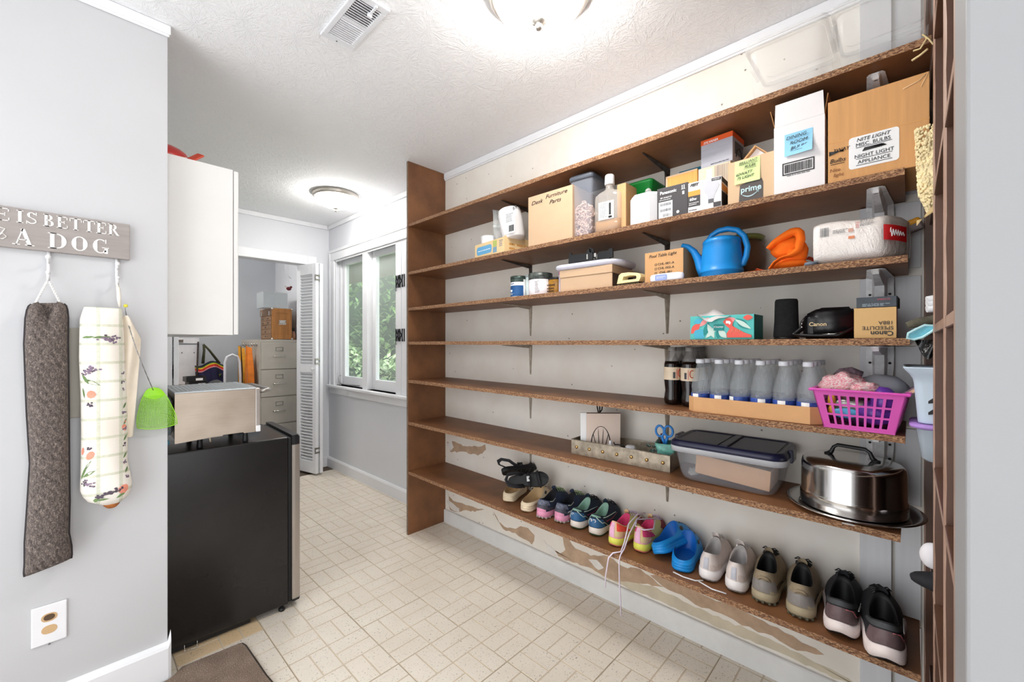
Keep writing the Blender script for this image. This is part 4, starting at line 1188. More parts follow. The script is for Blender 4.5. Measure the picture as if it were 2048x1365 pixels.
# ------------------------------------------------------------------ utility room beyond
fc = thing('file_cabinet', 'beige four drawer file cabinet in the utility room', 'file cabinet', (1.412, 5.10, 0))
BEIGE = mat('beige_file_enamel', (196, 190, 178), 0.4, vary=0.03)
g = G(); g.box(0, 0.395, 0.012, 0.70, 0.02, 1.288, r=0.003); g.box(0, 0.395, 0.0, 0.0125, 1.262, 1.288); g.box(0, 0.012, 0.0, 0.0125, 0.02, 1.262); g.box(0.383, 0.395, 0, 0.0125, 0.02, 1.262); g.out('body', BEIGE, fc)
for i in range(4):
    z1 = 1.258 - i * 0.302; z0 = z1 - 0.294
    g = G(); g.box(0.014, 0.381, -0.006, 0.011, z0, z1, r=0.003); d = g.out('drawer', BEIGE, fc)
    g = G(); zc = z1 - 0.075
    for b in ((0.158, 0.236, zc + 0.018, zc + 0.022), (0.158, 0.236, zc - 0.022, zc - 0.018), (0.158, 0.162, zc - 0.018, zc + 0.018), (0.232, 0.236, zc - 0.018, zc + 0.018)): g.box(b[0], b[1], -0.010, -0.006, b[2], b[3])
    g.out('label_frame', mat('dull_nickel', (150, 148, 142), 0.35, metal=0.7), d)
    g = G(); zc = z1 - 0.155; g.tube([(0.135, -0.007, zc), (0.14, -0.022, zc), (0.20, -0.028, zc + 0.002), (0.25, -0.022, zc), (0.255, -0.007, zc)], 0.006, 8); g.out('handle', CHROME, d)
ch = thing('wooden_tool_chest', 'oak machinist chest with small drawers on the file cabinet', 'chest', (1.345, 5.125, 1.289), math.radians(0))
OAK = mat('golden_oak', (178, 122, 66), 0.45, vary=0.14, vs=5, stretch=(4, 4, 0.5), bump=0.05, bs=60); OAKD = mat('weathered_oak_drawers', (142, 112, 86), 0.55, vary=0.12, vs=6, stretch=(1, 1, 6))
# the chest is turned: drawer front faces left (-X) and its panelled end faces the camera (-Y)
ch.location = (1.545, 5.125, 1.289)
g = G(); g.box(0.0, 0.205, 0.0, 0.40, 0.004, 0.350, r=0.004); g.out('case', OAK, ch)
g = G()
for b in ((0.006, 0.199, 0.30, 0.345), (0.006, 0.199, 0.006, 0.05), (0.006, 0.04, 0.05, 0.30), (0.165, 0.199, 0.05, 0.30)): g.box(b[0], b[1], -0.005, 0.001, b[2], b[3], r=0.001)
g.out('end_panel_frame', OAK, ch)
g = G(); g.box(0.066, 0.140, -0.007, -0.0045, 0.168, 0.218, r=0.002); g.out('handle_plate', CHROME, ch)
g = G(); g.tube([(0.072, -0.008, 0.205), (0.074, -0.020, 0.188), (0.103, -0.024, 0.184), (0.132, -0.020, 0.188), (0.134, -0.008, 0.205)], 0.006, 8); g.out('handle', CHROME, ch)
g = G(); g.box(-0.010, 0.0, 0.004, 0.396, 0.27, 0.348, r=0.002); g.out('lid_front', OAKD, ch)
for z0, z1, spl in ((0.215, 0.262, 2), (0.165, 0.211, 2), (0.118, 0.161, 1), (0.065, 0.114, 1), (0.012, 0.061, 1)):
    for q in range(spl):
        a = 0.02 + q * 0.36 / spl; b = 0.02 + (q + 1) * 0.36 / spl - 0.004
        g = G(); g.box(-0.008, 0.0, a, b, z0, z1, r=0.002); d = g.out('drawer', OAKD, ch)
        g = G(); g.push(Matrix.Translation((-0.008, (a + b) / 2, (z0 + z1) / 2)) @ Matrix.Rotation(-PI / 2, 4, 'Y')); g.lathe([(0.006, 0), (0.008, 0.008), (0, 0.010)], 10); g.pop(); g.out('knob', INK_G, d)
for y in (0.06, 0.33):
    g = G(); g.box(-0.016, -0.0095, y - 0.014, y + 0.014, 0.27, 0.32, r=0.002); g.out('latch', CHROME, ch)
g = G()
for c in ((0.0, 0.0, 0.345), (0.205, 0.0, 0.345), (0.0, 0.0, 0.008), (0.205, 0.0, 0.008)): g.ellip((c[0], c[1], c[2]), (0.013, 0.008, 0.013), 8, 6)
g.out('corner_cap', CHROME, ch)
cbx = thing('clear_storage_box', 'clear plastic box sitting on top of the oak chest', 'storage box', (1.56, 5.22, 1.6405))
g = G()
for b in ((-0.10, 0.145, -0.09, -0.086, 0.0, 0.17), (-0.10, 0.145, 0.15, 0.154, 0, 0.17), (-0.10, -0.096, -0.086, 0.15, 0, 0.17), (0.141, 0.145, -0.086, 0.15, 0, 0.17), (-0.10, 0.145, -0.09, 0.154, 0, 0.004)): g.box(*b)
g.out('tub', clear_plastic('clear_dull_plastic', (205, 212, 214), 0.35, 0.1), cbx)
g = G(); g.box(-0.104, 0.149, -0.094, 0.158, 0.1705, 0.180, r=0.003); g.out('lid', clear_plastic('clear_lid_plastic', (214, 220, 220), 0.4, 0.15), cbx)
sb = thing('spray_bottle', 'small dark spray bottle behind the oak chest', 'bottle', (1.783, 5.17, 1.289))
g = G(); g.lathe([(0.022, 0), (0.023, 0.06), (0.012, 0.085), (0.011, 0.10)], 14); g.out('bottle_body', mat('peach_liquid', (190, 140, 110), 0.3), sb)
g = G(); g.lathe([(0.012, 0.1005), (0.012, 0.12)], 12); g.box(-0.036, 0.012, -0.008, 0.008, 0.12, 0.138, r=0.003); g.tube([(-0.018, 0, 0.12), (-0.028, 0, 0.10), (-0.026, 0, 0.085)], 0.004, 6); g.out('trigger_head', BLACK_PL, sb)
# magnetic hooks with safety vests on the cabinet side
hooks = []
for i, y in enumerate((5.18, 5.27, 5.36, 5.47, 5.58, 5.70)):
    h = thing('magnet_hook', 'round magnetic hook on the beige file cabinet side, %s' % ('nearest the drawers', 'second from the drawers', 'third from the drawers', 'fourth from the drawers', 'fifth from the drawers', 'deepest in the room')[i], 'hook', (1.411, y, 1.235), group='magnetic hooks on the file cabinet')
    g = G(); g.push(Matrix.Rotation(-PI / 2, 4, 'Y')); g.lathe([(0.016, 0), (0.016, 0.007), (0.009, 0.008), (0.0, 0.008)], 14); g.pop(); g.out('magnet', CHROME, h)
    g = G(); g.tube([(-0.008, 0, 0.0), (-0.014, 0, -0.012), (-0.026, 0, -0.018), (-0.030, 0, -0.006)], 0.0022, 6); g.out('hook_wire', INK_G, h)
def vest(name, label, y, z, mats_, seed, wdt=0.11, L_=0.55):
    t = thing(name, label, 'vest', (1.383, y, z))
    g = G(); rr = random.Random(seed)
    def f(u, v):
        a = (u - 0.5) * 2
        hw = wdt * (0.18 + 0.82 * min(1, v * 1.9)) 
        return (-0.060 * math.cos(a * 1.4) + 0.010 * math.sin(u * 17 + seed) , a * hw, -v * L_ - 0.03 * abs(a) * (1 - v) + 0.01)
    n = 12
    for i in range(n):
        mi = (0, 0, 1, 0, 0, 2, 1, 0, 0, 1, 0, 0)[(i + seed) % 12]
        g.surf(lambda u, v: f((i + u) / n, v), 1, 12, mi)
    g.out('fabric', mats_, t)
    g = G(); g.tube([(0.0, -0.01, -0.005), (-0.004, 0, 0.004), (0.0, 0.01, -0.005)], 0.003, 6); g.out('loop', mats_[1], t)
ORG = mat('orange_vest_fabric', (226, 126, 40), 0.8, vary=0.1, vs=12); AMB = mat('amber_vest_fabric', (214, 150, 40), 0.8, vary=0.1, vs=12); DKV = mat('black_vest_fabric', (40, 34, 36), 0.9); RFL = mat('grey_reflective_strip', (176, 176, 180), 0.5)
vest('safety_vest', 'orange safety vest with grey strip hung on the file cabinet', 5.24, 1.215, [ORG, ORG, RFL], 0)
vest('safety_vest', 'black and amber vest hung deeper beside the orange vest', 5.52, 1.212, [AMB, DKV, DKV], 3)
# stepladder hoop, tote bag, counter and lamp-like stand
sl_ = thing('step_stool', 'white folding step stool with tall hoop handle', 'step stool', (1.22, 5.35, 0))
g = G(); g.tube([(-0.07, 0, 0.0), (-0.07, 0, 0.9), (-0.068, 0, 1.04), (-0.05, 0, 1.10), (0.0, 0, 1.125), (0.05, 0, 1.10), (0.068, 0, 1.04), (0.075, 0, 0.9), (0.085, 0, 0.0)], 0.013, 10); g.out('hoop_frame', mat('white_tube_enamel', (222, 224, 230), 0.35), sl_)
for z in (0.25, 0.52):
    g = G(); g.box(-0.06, 0.07, -0.10, 0.10, z, z + 0.03, r=0.006); g.out('step', BLACK_PL, sl_)
tb = thing('tote_bag', 'navy tote bag with rainbow stripes hanging on the back wall', 'bag', (1.09, 5.76, 1.235))
STR = [mat('tote_navy', (36, 36, 70), 0.8), mat('tote_green', (72, 110, 44), 0.8), mat('tote_yellow', (232, 216, 60), 0.8), mat('tote_red', (222, 60, 44), 0.8), mat('tote_pink', (240, 160, 170), 0.8), mat('tote_lime', (170, 196, 60), 0.8)]
g = G()
bands = [(0.0, 0.05, 0), (0.05, 0.10, 1), (0.10, 0.155, 2), (0.155, 0.27, 3), (0.27, 0.32, 4), (0.32, 1.0, 0)]
def tf(u, v):
    a = (u - 0.5) * 2
    return (a * 0.130 * (1 + 0.05 * v) + 0.02 * v, -0.05 * math.cos(a * 1.5) - 0.02 * math.sin(a * 7), -0.215 - 0.212 * v + 0.028 * math.sin(a * 3.2 + 0.8))
for a, b, mi in bands: g.surf(lambda u, v: tf(u, a + (b - a) * v), 16, 4, mi)
g.surf(lambda u, v: (tf(u, v)[0], 0.02, tf(u, v)[2]), 16, 4, 0)
g.out('bag_body', STR, tb)
g = G()
for i in range(14):
    a = rnd.uniform(0, 6.3); r = 0.018; c = (0.085, 0)
    p = tf(0.80, 0.72); g.push(Matrix.Translation((p[0], p[1] - 0.004, p[2]))); g.prism([(0, -0.004), (r * math.cos(a) * 1.6, r * math.sin(a) * 1.6), (0.004, 0.002)], -0.001, 0.001, 'y'); g.pop()
stuff(g.out('flower_print', STR[5], tb))
g = G()
for xa, xb in ((-0.055, -0.065), (0.07, 0.09)):
    for dy in (-0.05, 0.0):
        g.tube([(-0.055, -0.012, -0.001), (xa * 0.4 - 0.03, -0.02 + dy * 0.3, -0.07), (xb, dy - 0.005, -0.215)], 0.013, 4, sx=0.3)
g.out('strap', mat('olive_black_webbing', (70, 70, 44), 0.8, vary=0.3, vs=30), tb)
g = G(); g.tube([(-0.055, 0.10, 0.006), (-0.055, -0.012, -0.004), (-0.055, -0.02, 0.012)], 0.004, 6); g.out('wall_hook', CHROME, tb)
ct = thing('work_table', 'brown topped work table against the utility room back wall', 'table', (0.72, 5.60, 0))
g = G(); g.box(-0.50, 0.36, -0.28, 0.29, 0.76, 0.79, r=0.003); g.out('tabletop', mat('tan_table_laminate', (182, 152, 124), 0.5, vary=0.08), ct)
for x, y in ((-0.45, -0.24), (0.31, -0.24), (-0.45, 0.25), (0.31, 0.25)):
    g = G(); g.box(x - 0.02, x + 0.02, y - 0.02, y + 0.02, 0.001, 0.759); g.out('leg', STEEL_DK, ct)
bd = thing('wall_board', 'grey white board leaning on the back wall above the table', 'board', (0.90, 5.87, 0.792))
g = G(); g.box(-0.25, 0.115, 0.0, 0.02, 0.0, 0.44, r=0.002); g.box(-0.25, 0.115, -0.012, 0.0, 0.455, 0.515, r=0.002); g.out('panel', mat('pale_grey_board', (216, 216, 218), 0.5), bd)
g = G()
for x in (-0.04, 0.07): g.push(Matrix.Translation((x, -0.0002, 0.35)) @ Matrix.Rotation(PI / 2, 4, 'X')); g.lathe([(0.006, 0), (0.004, 0.003), (0, 0.003)], 8); g.pop()
g.out('screw', STEEL_DK, bd)
g = G(); g.box(-0.10, -0.03, -0.020, -0.0125, 0.465, 0.50, r=0.003); g.out('latch_plate', CHROME, bd)
rd = thing('dark_rod', 'thin dark rod leaning beside the tote bag', 'rod', (0.985, 5.72, 0.792))
g = G(); g.tube([(-0.035, -0.10, 0.006), (0.02, 0.14, 0.47)], 0.009, 8); g.out('shaft', STEEL_DK, rd)
g = G(); g.tube([(-0.038, -0.113, 0.004), (-0.034, -0.096, 0.03)], 0.014, 8); g.out('tip', BLACK_PL, rd)
tr = thing('tool_tray', 'black slotted tool tray stacked on the work table', 'tray', (0.92, 5.52, 0.791))
for z, dx in ((0.0, 0.02), (0.055, 0.0)):
    g = G()
    for b in ((-0.09 + dx, 0.08 + dx, -0.10, -0.09, z, z + 0.05), (-0.09 + dx, 0.08 + dx, 0.09, 0.10, z, z + 0.05), (-0.09 + dx, -0.08 + dx, -0.09, 0.09, z, z + 0.05), (0.07 + dx, 0.08 + dx, -0.09, 0.09, z, z + 0.05), (-0.08 + dx, 0.07 + dx, -0.09, 0.09, z, z + 0.006)): g.box(*b)
    g.out('tier', BLACK_PL, tr)
    g = G(); g.box(-0.01 + dx, 0.05 + dx, -0.1022, -0.1002, z + 0.012, z + 0.036); g.out('label', PAPER, tr)
# wired bulb and red bird hanging in the opening
cdt = thing('hanging_cord', 'white cord with inline switch hanging inside the doorway', 'cord', (1.56, 4.75, 2.10))
g = G(); g.tube([(0, 0, 0.34), (0, 0, 0.04), (0.0, 0, -0.01), (-0.004, 0, -0.06), (0.006, 0, -0.11), (0.03, 0, -0.15), (0.06, 0.02, -0.165)], 0.004, 6); g.out('wire', WHITE_PL, cdt)
g = G(); g.ellip((0, 0, 0.02), (0.011, 0.011, 0.020), 10, 8); g.out('switch', WHITE_PL, cdt)
bdd = thing('bird_ornament', 'small dark red bird ornament hung beside the folding door', 'ornament', (1.607, 4.80, 1.83))
g = G(); g.ellip((0, 0, 0), (0.026, 0.016, 0.020), 12, 8); g.ellip((0.022, 0, 0.018), (0.013, 0.011, 0.012), 10, 8); g.out('body', mat('maroon_felt', (104, 34, 40), 0.8), bdd)
g = G(); g.tube([(-0.014, 0, 0.006), (-0.034, 0, 0.022), (-0.040, 0, 0.034)], [0.008, 0.006, 0.002], 6); g.out('tail', mat('pale_felt', (226, 220, 218), 0.8), bdd)
g = G(); g.tube([(0, 0, 0.018), (0.0, 0, 0.61)], 0.0008, 4); g.out('thread', WHITE_PL, bdd)
# ------------------------------------------------------------------ things on the top shelf
def Z(n, y): return sz(n, y) + 0.0008
def carton(t, w, d, h, m, name='carton', r=0.0015, z0=0.0, edge=None):
    g = G(); g.box(-w / 2, w / 2, 0, d, z0, z0 + h, r=r)
    return g.out(name, m, t)
def tote(y, label, w=0.225):
    t = item('storage_tote', label, 'storage tote', y, 1.545, Z(1, y), group='frosted totes on the top shelf')
    H, d = 0.185, 0.265
    g = G()
    def sec(z, e, th=0.0):
        hw, d0, d1 = w / 2 - 0.012 - e + th * 0, 0.012 + e, d - 0.012 - e
        c = 0.02; P = []
        for cx, cy, a0 in ((hw - c, d0 + c, -90), (hw - c, d1 - c, 0), (-hw + c, d1 - c, 90), (-hw + c, d0 + c, 180)):
            for q in range(4):
                a = math.radians(a0 + 30 * q); P.append((cx + c * math.cos(a), cy + c * math.sin(a), z))
        return P
    g.loft([sec(0.0, 0.014), sec(0.004, 0.010), sec(H - 0.012, 0.0)], True, True, False); g.out('tub', TOTE_PL, t)
    g = G()
    g.loft([sec(H - 0.012, -0.002), sec(H - 0.012, -0.010), sec(H, -0.011), sec(H, -0.002)], True, False, False); g.out('rim', TOTE_PL, t)
    g = G()
    g.loft([sec(H - 0.006, -0.0125), sec(H + 0.012, -0.0125), sec(H + 0.016, -0.008), sec(H + 0.016, 0.004), sec(H + 0.010, 0.006)], True, False, True); g.out('lid', TOTE_PL, t)
    for s_ in (-1, 1):
        g = G(); g.box(s_ * (w / 2 - 0.002) - 0.005, s_ * (w / 2 - 0.002) + 0.005, 0.09, 0.175, H - 0.03, H + 0.014, r=0.003); g.out('latch', TOTE_PL, t)
tote(0.290, 'frosted clear tote on the top shelf, further from the jamb')
tote(0.060, 'frosted clear tote on the top shelf, close to the jamb')

# ------------------------------------------------------------------ second shelf
s2 = lambda y: Z(2, y)
# shallow tan box with a blue label, and what sits in it
y = 1.555
t = item('shallow_carton', 'shallow tan carton with long blue oval label on second shelf', 'carton', 1.622, 1.532, s2(1.6), math.radians(-7))
g = G(); w, d, h, th = 0.262, 0.235, 0.075, 0.003
for b in ((-w / 2, w / 2, 0, th, 0, h), (-w / 2, w / 2, d - th, d, 0, h), (-w / 2, -w / 2 + th, th, d - th, 0, h), (w / 2 - th, w / 2, th, d - th, 0, h + 0.006), (-w / 2 + th, w / 2 - th, th, d - th, 0, th)): g.box(*b)
g.out('open_box', mat('pale_yellow_carton', (230, 200, 150), 0.7, vary=0.04), t)
BLUEL = mat('sky_blue_print', (96, 164, 206), 0.6, vary=0.02)
decal(t, 'blue_label', BLUEL, -0.112, 0.024, 0.014, 0.058, r=0.014)
decal(t, 'green_label', mat('olive_green_print', (176, 186, 104), 0.6), 0.036, 0.068, 0.038, 0.070); decal(t, 'blue_square', mat('dusty_blue_print', (124, 158, 180), 0.6), 0.036, 0.068, 0.008, 0.036)
lines(t, -0.10, 0.015, 0.030, 0.040, 1, PAPER, y=-0.0012); lines(t, 0.088, 0.120, 0.030, 0.066, 4, mat('blue_grey_print', (110, 124, 160), 0.6), y=-0.0006)
g = G()
for i in range(6): g.box(w / 2 + 0.0003, w / 2 + 0.0008, 0.03 + (i % 3) * 0.05, 0.07 + (i % 3) * 0.055, 0.016 + (i // 3) * 0.022, 0.026 + (i // 3) * 0.022)
g.out('side_print', mat('orange_tan_print', (214, 160, 90), 0.6), t)
t = item('plastic_cup', 'white plastic cup standing in the blue labelled carton', 'cup', 1.700, 1.605, s2(1.7) + 0.004)
g = G(); g.lathe([(0.036, 0), (0.037, 0.002), (0.045, 0.120), (0.0435, 0.120), (0.035, 0.006), (0.0, 0.006)], 26, sx=1.0); g.out('cup_wall', mat('white_cup_plastic', (240, 240, 242), 0.4, vary=0.02), t)
t = item('zip_bag', 'clear zip bag of white parts in the blue labelled carton', 'bag', 1.610, 1.600, s2(1.6) + 0.004)
def zb(u, v, s_): 
    x = (u - 0.5) * 0.075 - 0.012 * v * v + 0.006 * math.sin(v * 9); return (x - 0.008 * v, s_ * 0.022 * math.sin(PI * u) * math.sin(PI * min(1, v * 0.9 + 0.1)) ** 0.7 * (1 - 0.75 * v) + 0.004 * math.sin(u * 9 + v * 6), 0.002 + 0.262 * v - 0.025 * u * v)
g = G(); g.surf(lambda u, v: zb(u, v, 1), 10, 16); g.surf(lambda u, v: zb(u, v, -1), 10, 16); g.out('bag_film', BAG_PL, t)
g = G(); g.surf(lambda u, v: tuple(a + b for a, b in zip(zb(u, 0.62 + 0.05 * v, -1), (0, -0.001, 0))), 10, 2); g.out('zip_strip', mat('zip_white', (210, 214, 212), 0.5), t)
g = G()
for i in range(7): g.box(-0.022 + rnd.uniform(-.008, .02), 0.012 + rnd.uniform(-.008, .014), -0.006, 0.006, 0.012 + i * 0.018, 0.030 + i * 0.018, r=0.003)
g.out('white_parts', mat('white_fittings', (235, 228, 226), 0.5), t)
t = item('hair_scrunchie', 'bunched dark brown scrunchie leaning inside the blue labelled carton', 'scrunchie', 1.530, 1.570, s2(1.5) + 0.05)
g = G()
for i in range(7):
    a = i * 0.9; c = (0.010 * math.cos(a), 0.008 * math.sin(a), 0.03 + 0.012 * math.sin(a * 1.7))
    g.push(Matrix.Translation(c) @ Matrix.Rotation(a, 4, 'Y') @ Matrix.Rotation(a * 0.7, 4, 'X')); g.tube([(0.028 * math.cos(2 * PI * j / 18), 0.016 * math.sin(2 * PI * j / 18), 0.006 * math.sin(3 * j)) for j in range(18)], 0.009, 6, closed=True); g.pop()
mz = min(v.co.z for v in g.bm.verts); g.bm.transform(Matrix.Translation((0, 0, 0.001 - mz - 0.045)))
g.out('fabric', mat('dark_brown_velvet', (52, 44, 38), 0.8, vary=0.3, vs=50), t)
t = item('label_roll', 'white roll with black barcode and marker number 69', 'roll', 1.490, 1.590, s2(1.49) + 0.060, 0.0)
g = G(); g.push(Matrix.Rotation(math.radians(-13), 4, 'Y')); g.lathe([(0.0, 0.012), (0.052, 0.012), (0.060, 0.018), (0.062, 0.150), (0.058, 0.172), (0.050, 0.176), (0.047, 0.150), (0.047, 0.02)], 30); g.pop()
g.out('roll_wrap', mat('white_wrap_paper', (242, 240, 240), 0.5, vary=0.02), t)
def on_cyl(parent, fnmesh, R, name, m): pass
tx = text(t, '69', 0.060, 0.150, 0.030, INK, y=-0.0628, rot=math.radians(-13))
barcode(t, 0.020, 0.055, 0.036, 0.068, INK, y=-0.0640, seed=4); g = None
decal(t, 'printed_label', PAPER, -0.002, 0.060, 0.028, 0.130, y=-0.0632)
lines(t, 0.0, 0.05, 0.085, 0.130, 6, INK_G, y=-0.0640)
# desk furniture parts box
t = item('parts_carton', 'tan carton handwritten Desk Furniture Parts on second shelf', 'carton', 1.2165, 1.534, s2(1.2), math.radians(1))
carton(t, 0.257, 0.22, 0.240, CARD_TAN)
for s_, x, z in (('Desk', -0.075, 0.205), ('Furniture', 0.038, 0.218), ('Parts', 0.032, 0.188)): text(t, s_, x, z, 0.026, PEN, shear=0.35, rot=math.radians(-1), sx=1.25)
g = G(); g.box(-0.1275, 0.1275, 0.08, 0.13, 0.2402, 0.2406); g.out('packing_tape', mat('clear_tape', (210, 180, 140), 0.3), t)
# tall container of packing curls
t = item('tall_container', 'tall bluish plastic container of pale noodles, grey lid', 'container', 1.054, 1.552, s2(1.05), math.radians(4))
g = G()
def sq(hw, d0, d1, z, c=0.012): return [(x + c * math.cos(math.radians(a)), y_ + c * math.sin(math.radians(a)), z) for x, y_, a0 in ((hw - c, d0 + c, -90), (hw - c, d1 - c, 0), (-hw + c, d1 - c, 90), (-hw + c, d0 + c, 180)) for a in (a0, a0 + 45, a0 + 90)]
g.loft([sq(0.044, 0.006, 0.150, 0.0), sq(0.048, 0.003, 0.153, 0.02), sq(0.057, 0.0, 0.158, 0.262)], True, True, False); g.out('tub', CONT_PL, t)
g = G(); g.loft([sq(0.061, -0.004, 0.162, 0.256), sq(0.062, -0.005, 0.163, 0.272), sq(0.056, 0.0, 0.157, 0.280)], True, True, True); g.out('lid', mat('smoky_grey_lid', (92, 98, 108), 0.35), t)
g = G(); rr = random.Random(9)
for i in range(170):
    z = rr.uniform(0.01, 0.165); hw = 0.036 + 0.006 * z / 0.2
    face = rr.random()
    x, y_ = (rr.uniform(-hw, hw), rr.uniform(0.010, 0.03)) if face < 0.7 else (rr.choice((-hw, hw)), rr.uniform(0.012, 0.145))
    a = rr.uniform(0, 6.3); r_ = 0.008
    zmax = 0.165 - 0.03 * abs(x) / 0.04
    if z > zmax: continue
    g.tube([(x + r_ * math.cos(a + q), y_ + 0.004 * math.sin(q * 2), z + r_ * math.sin(a + q)) for q in (0, 0.8, 1.6, 2.4, 3.2)], 0.0034, 5)
g.ellip((0, 0.078, 0.082), (0.036, 0.062, 0.080), 12, 8)
stuff(g.out('noodles', mat('pale_peach_noodles', (230, 196, 176), 0.7, vary=0.08, vs=60), t))
# mouthwash bottle
t = item('mouthwash_bottle', 'clear flat bottle with white cap and amber liquid', 'bottle', 0.923, 1.540, s2(0.92), math.radians(3))
def fl(hw, hd, z, e=0.5): 
    P = []
    for i in range(28):
        a = 2 * PI * i / 28; P.append((hw * math.copysign(abs(math.cos(a)) ** e, math.cos(a)), 0.036 + hd * math.copysign(abs(math.sin(a)) ** e, math.sin(a)), z))
    return P
CLR = clear_plastic('clear_bottle_plastic', (222, 214, 206), 0.34, 0.06)
g = G(); g.loft([fl(0.056, 0.028, 0.0), fl(0.062, 0.033, 0.006), fl(0.062, 0.033, 0.14), fl(0.060, 0.032, 0.158), fl(0.046, 0.026, 0.172, .7), fl(0.020, 0.020, 0.181, 1), fl(0.0165, 0.0165, 0.19, 1), fl(0.0165, 0.0165, 0.203, 1)], True, True, True); g.out('bottle_body', CLR, t)
g = G(); g.loft([fl(0.053, 0.025, 0.003), fl(0.0595, 0.0305, 0.008), fl(0.0595, 0.0305, 0.052)], True, True, True); g.out('amber_liquid', mat('amber_liquid', (222, 160, 74), 0.08, trans=0.35, ior=1.3, vary=0.03), t)
g = G(); g.loft([fl(0.020, 0.020, 0.2035, 1), fl(0.021, 0.021, 0.206, 1), fl(0.0195, 0.0195, 0.242, 1), fl(0.017, 0.017, 0.246, 1)], True); g.out('cap', WHITE_PL, t)
decal(t, 'white_label', PAPER, -0.034, 0.036, 0.052, 0.126, y=0.0018); lines(t, -0.028, 0.008, 0.060, 0.120, 10, INK_G, y=0.0012); barcode(t, 0.014, 0.024, 0.068, 0.118, INK, y=0.0012, seed=3); decal(t, 'dark_stamp', INK, 0.012, 0.028, 0.055, 0.064, y=0.0010)
t = item('cardboard_sheet', 'narrow cardboard sheet standing behind the amber bottle', 'cardboard', 0.870, 1.566, s2(0.87))
g = G(); g.box(-0.014, 0.026, 0.0, 0.16, 0, 0.192, r=0.001); g.out('sheet', CARD, t)
t = item('green_tub', 'green plastic tub tucked behind the white octagonal canister', 'tub', 0.836, 1.655, s2(0.85))
g = G(); g.loft([sq(0.052, 0.01, 0.13, 0), sq(0.058, 0.002, 0.136, 0.205), sq(0.064, -0.004, 0.142, 0.206), sq(0.064, -0.004, 0.142, 0.216), sq(0.055, 0.006, 0.13, 0.222)], True, True, True); g.out('tub_wall', mat('bright_green_plastic', (22, 140, 58), 0.35, vary=0.03), t)
# white octagonal canister with crystal knob
t = item('octagonal_canister', 'white octagonal canister topped by a clear crystal knob', 'canister', 0.762, 1.536, s2(0.76))
def octa(r, z, cut=0.56): 
    k_ = r * cut; return [(a, b + 0.060, z) for a, b in ((-k_, -r), (k_, -r), (r, -k_), (r, k_), (k_, r), (-k_, r), (-r, k_), (-r, -k_))]
g = G(); g.loft([octa(0.060, 0), octa(0.060, 0.110), octa(0.054, 0.121), octa(0.040, 0.125)], True, True, True, 0, False); g.out('canister_body', mat('white_canister', (242, 241, 242), 0.4, vary=0.015), t)
g = G(); g.lathe([(0.004, 0.1252), (0.003, 0.132), (0.010, 0.136), (0.0125, 0.143), (0.010, 0.150), (0.004, 0.154), (0, 0.155)], 10, c=(0, 0.060), smooth=False); g.out('crystal_knob', mat('crystal', (235, 235, 235), 0.05, trans=0.6, ior=1.5, vary=0), t)
# boxes
BLKBOX = mat('charcoal_box_print', (66, 62, 64), 0.5, vary=0.03)
t = item('battery_carton', 'charcoal battery carton with white barcode label on second shelf', 'carton', 0.640, 1.534, s2(0.64), math.radians(1))
carton(t, 0.114, 0.10, 0.117, BLKBOX)
text(t, 'Panasonic', -0.014, 0.097, 0.0165, PAPER, off=0.0004, sx=0.95)
text(t, 'BP-XH651D', -0.022, 0.078, 0.0085, PAPER); lines(t, -0.047, -0.004, 0.068, 0.073, 1, PAPER)
decal(t, 'white_label', PAPER, -0.050, 0.002, 0.004, 0.064)
for i, z in enumerate((0.048, 0.027)): barcode(t, -0.044, -0.003, z, z + 0.010, INK_G, y=-0.0012, seed=6 + i, n=16)
barcode(t, -0.034, -0.004, 0.007, 0.018, INK_G, y=-0.0012, seed=12, n=8)
g = G()
for b in ((0.036, 0.039, 0.098, 0.110), (0.043, 0.046, 0.098, 0.110), (0.034, 0.048, 0.0945, 0.0965), (0.038, 0.045, 0.076, 0.088)): g.box(b[0], b[1], -0.001, -0.0003, b[2], b[3])
g.push(Matrix.Translation((0.022, -0.0006, 0.016)) @ Matrix.Rotation(PI / 2, 4, 'X')); g.lathe([(0.0025, -0.0004), (0.0055, -0.0004), (0.0055, 0.0004), (0.0025, 0.0004)], 14); g.pop()
g.out('handling_symbols', PAPER, t)
t = item('bulb_carton', 'white light bulb carton printed FEIT beside the charcoal carton', 'carton', 0.525, 1.534, s2(0.52), math.radians(1.5))
carton(t, 0.112, 0.085, 0.109, CARD_WHITE)
text(t, 'FEIT', -0.035, 0.098, 0.013, INK, shear=0.35, off=0.0004, sx=1.15)
OR = mat('orange_print', (236, 158, 66), 0.5, vary=0.02)
decal(t, 'orange_block', OR, -0.055, -0.014, 0.060, 0.078); decal(t, 'dark_block', BLKBOX, -0.055, -0.014, 0.022, 0.060)
text(t, '60w', -0.038, 0.048, 0.014, PAPER, off=0.0003); lines(t, -0.052, -0.018, 0.026, 0.038, 2, PAPER)
decal(t, 'corner_badge', BLKBOX, 0.024, 0.054, 0.096, 0.106); text(t, '4 PACK', 0.039, 0.101, 0.007, PAPER)
g = G()
BP_ = [(0.0, 0.036), (0.010, 0.036), (0.012, 0.050), (0.020, 0.062), (0.027, 0.078), (0.024, 0.092), (0.014, 0.101)]
P = [(0.022 - r, z) for r, z in BP_[1:]] + [(0.022 + r, z) for r, z in reversed(BP_[1:])]
g.prism(P, -0.0009, -0.0003, 'y'); g.out('bulb_picture', mat('pale_bulb_print', (200, 200, 207), 0.5), t)
decal(t, 'bulb_base_picture', INK_G, 0.013, 0.031, 0.022, 0.036, y=-0.0004); decal(t, 'rating_badge', BLKBOX, 0.030, 0.054, 0.006, 0.022); lines(t, -0.053, -0.025, 0.006, 0.014, 1, INK_G)
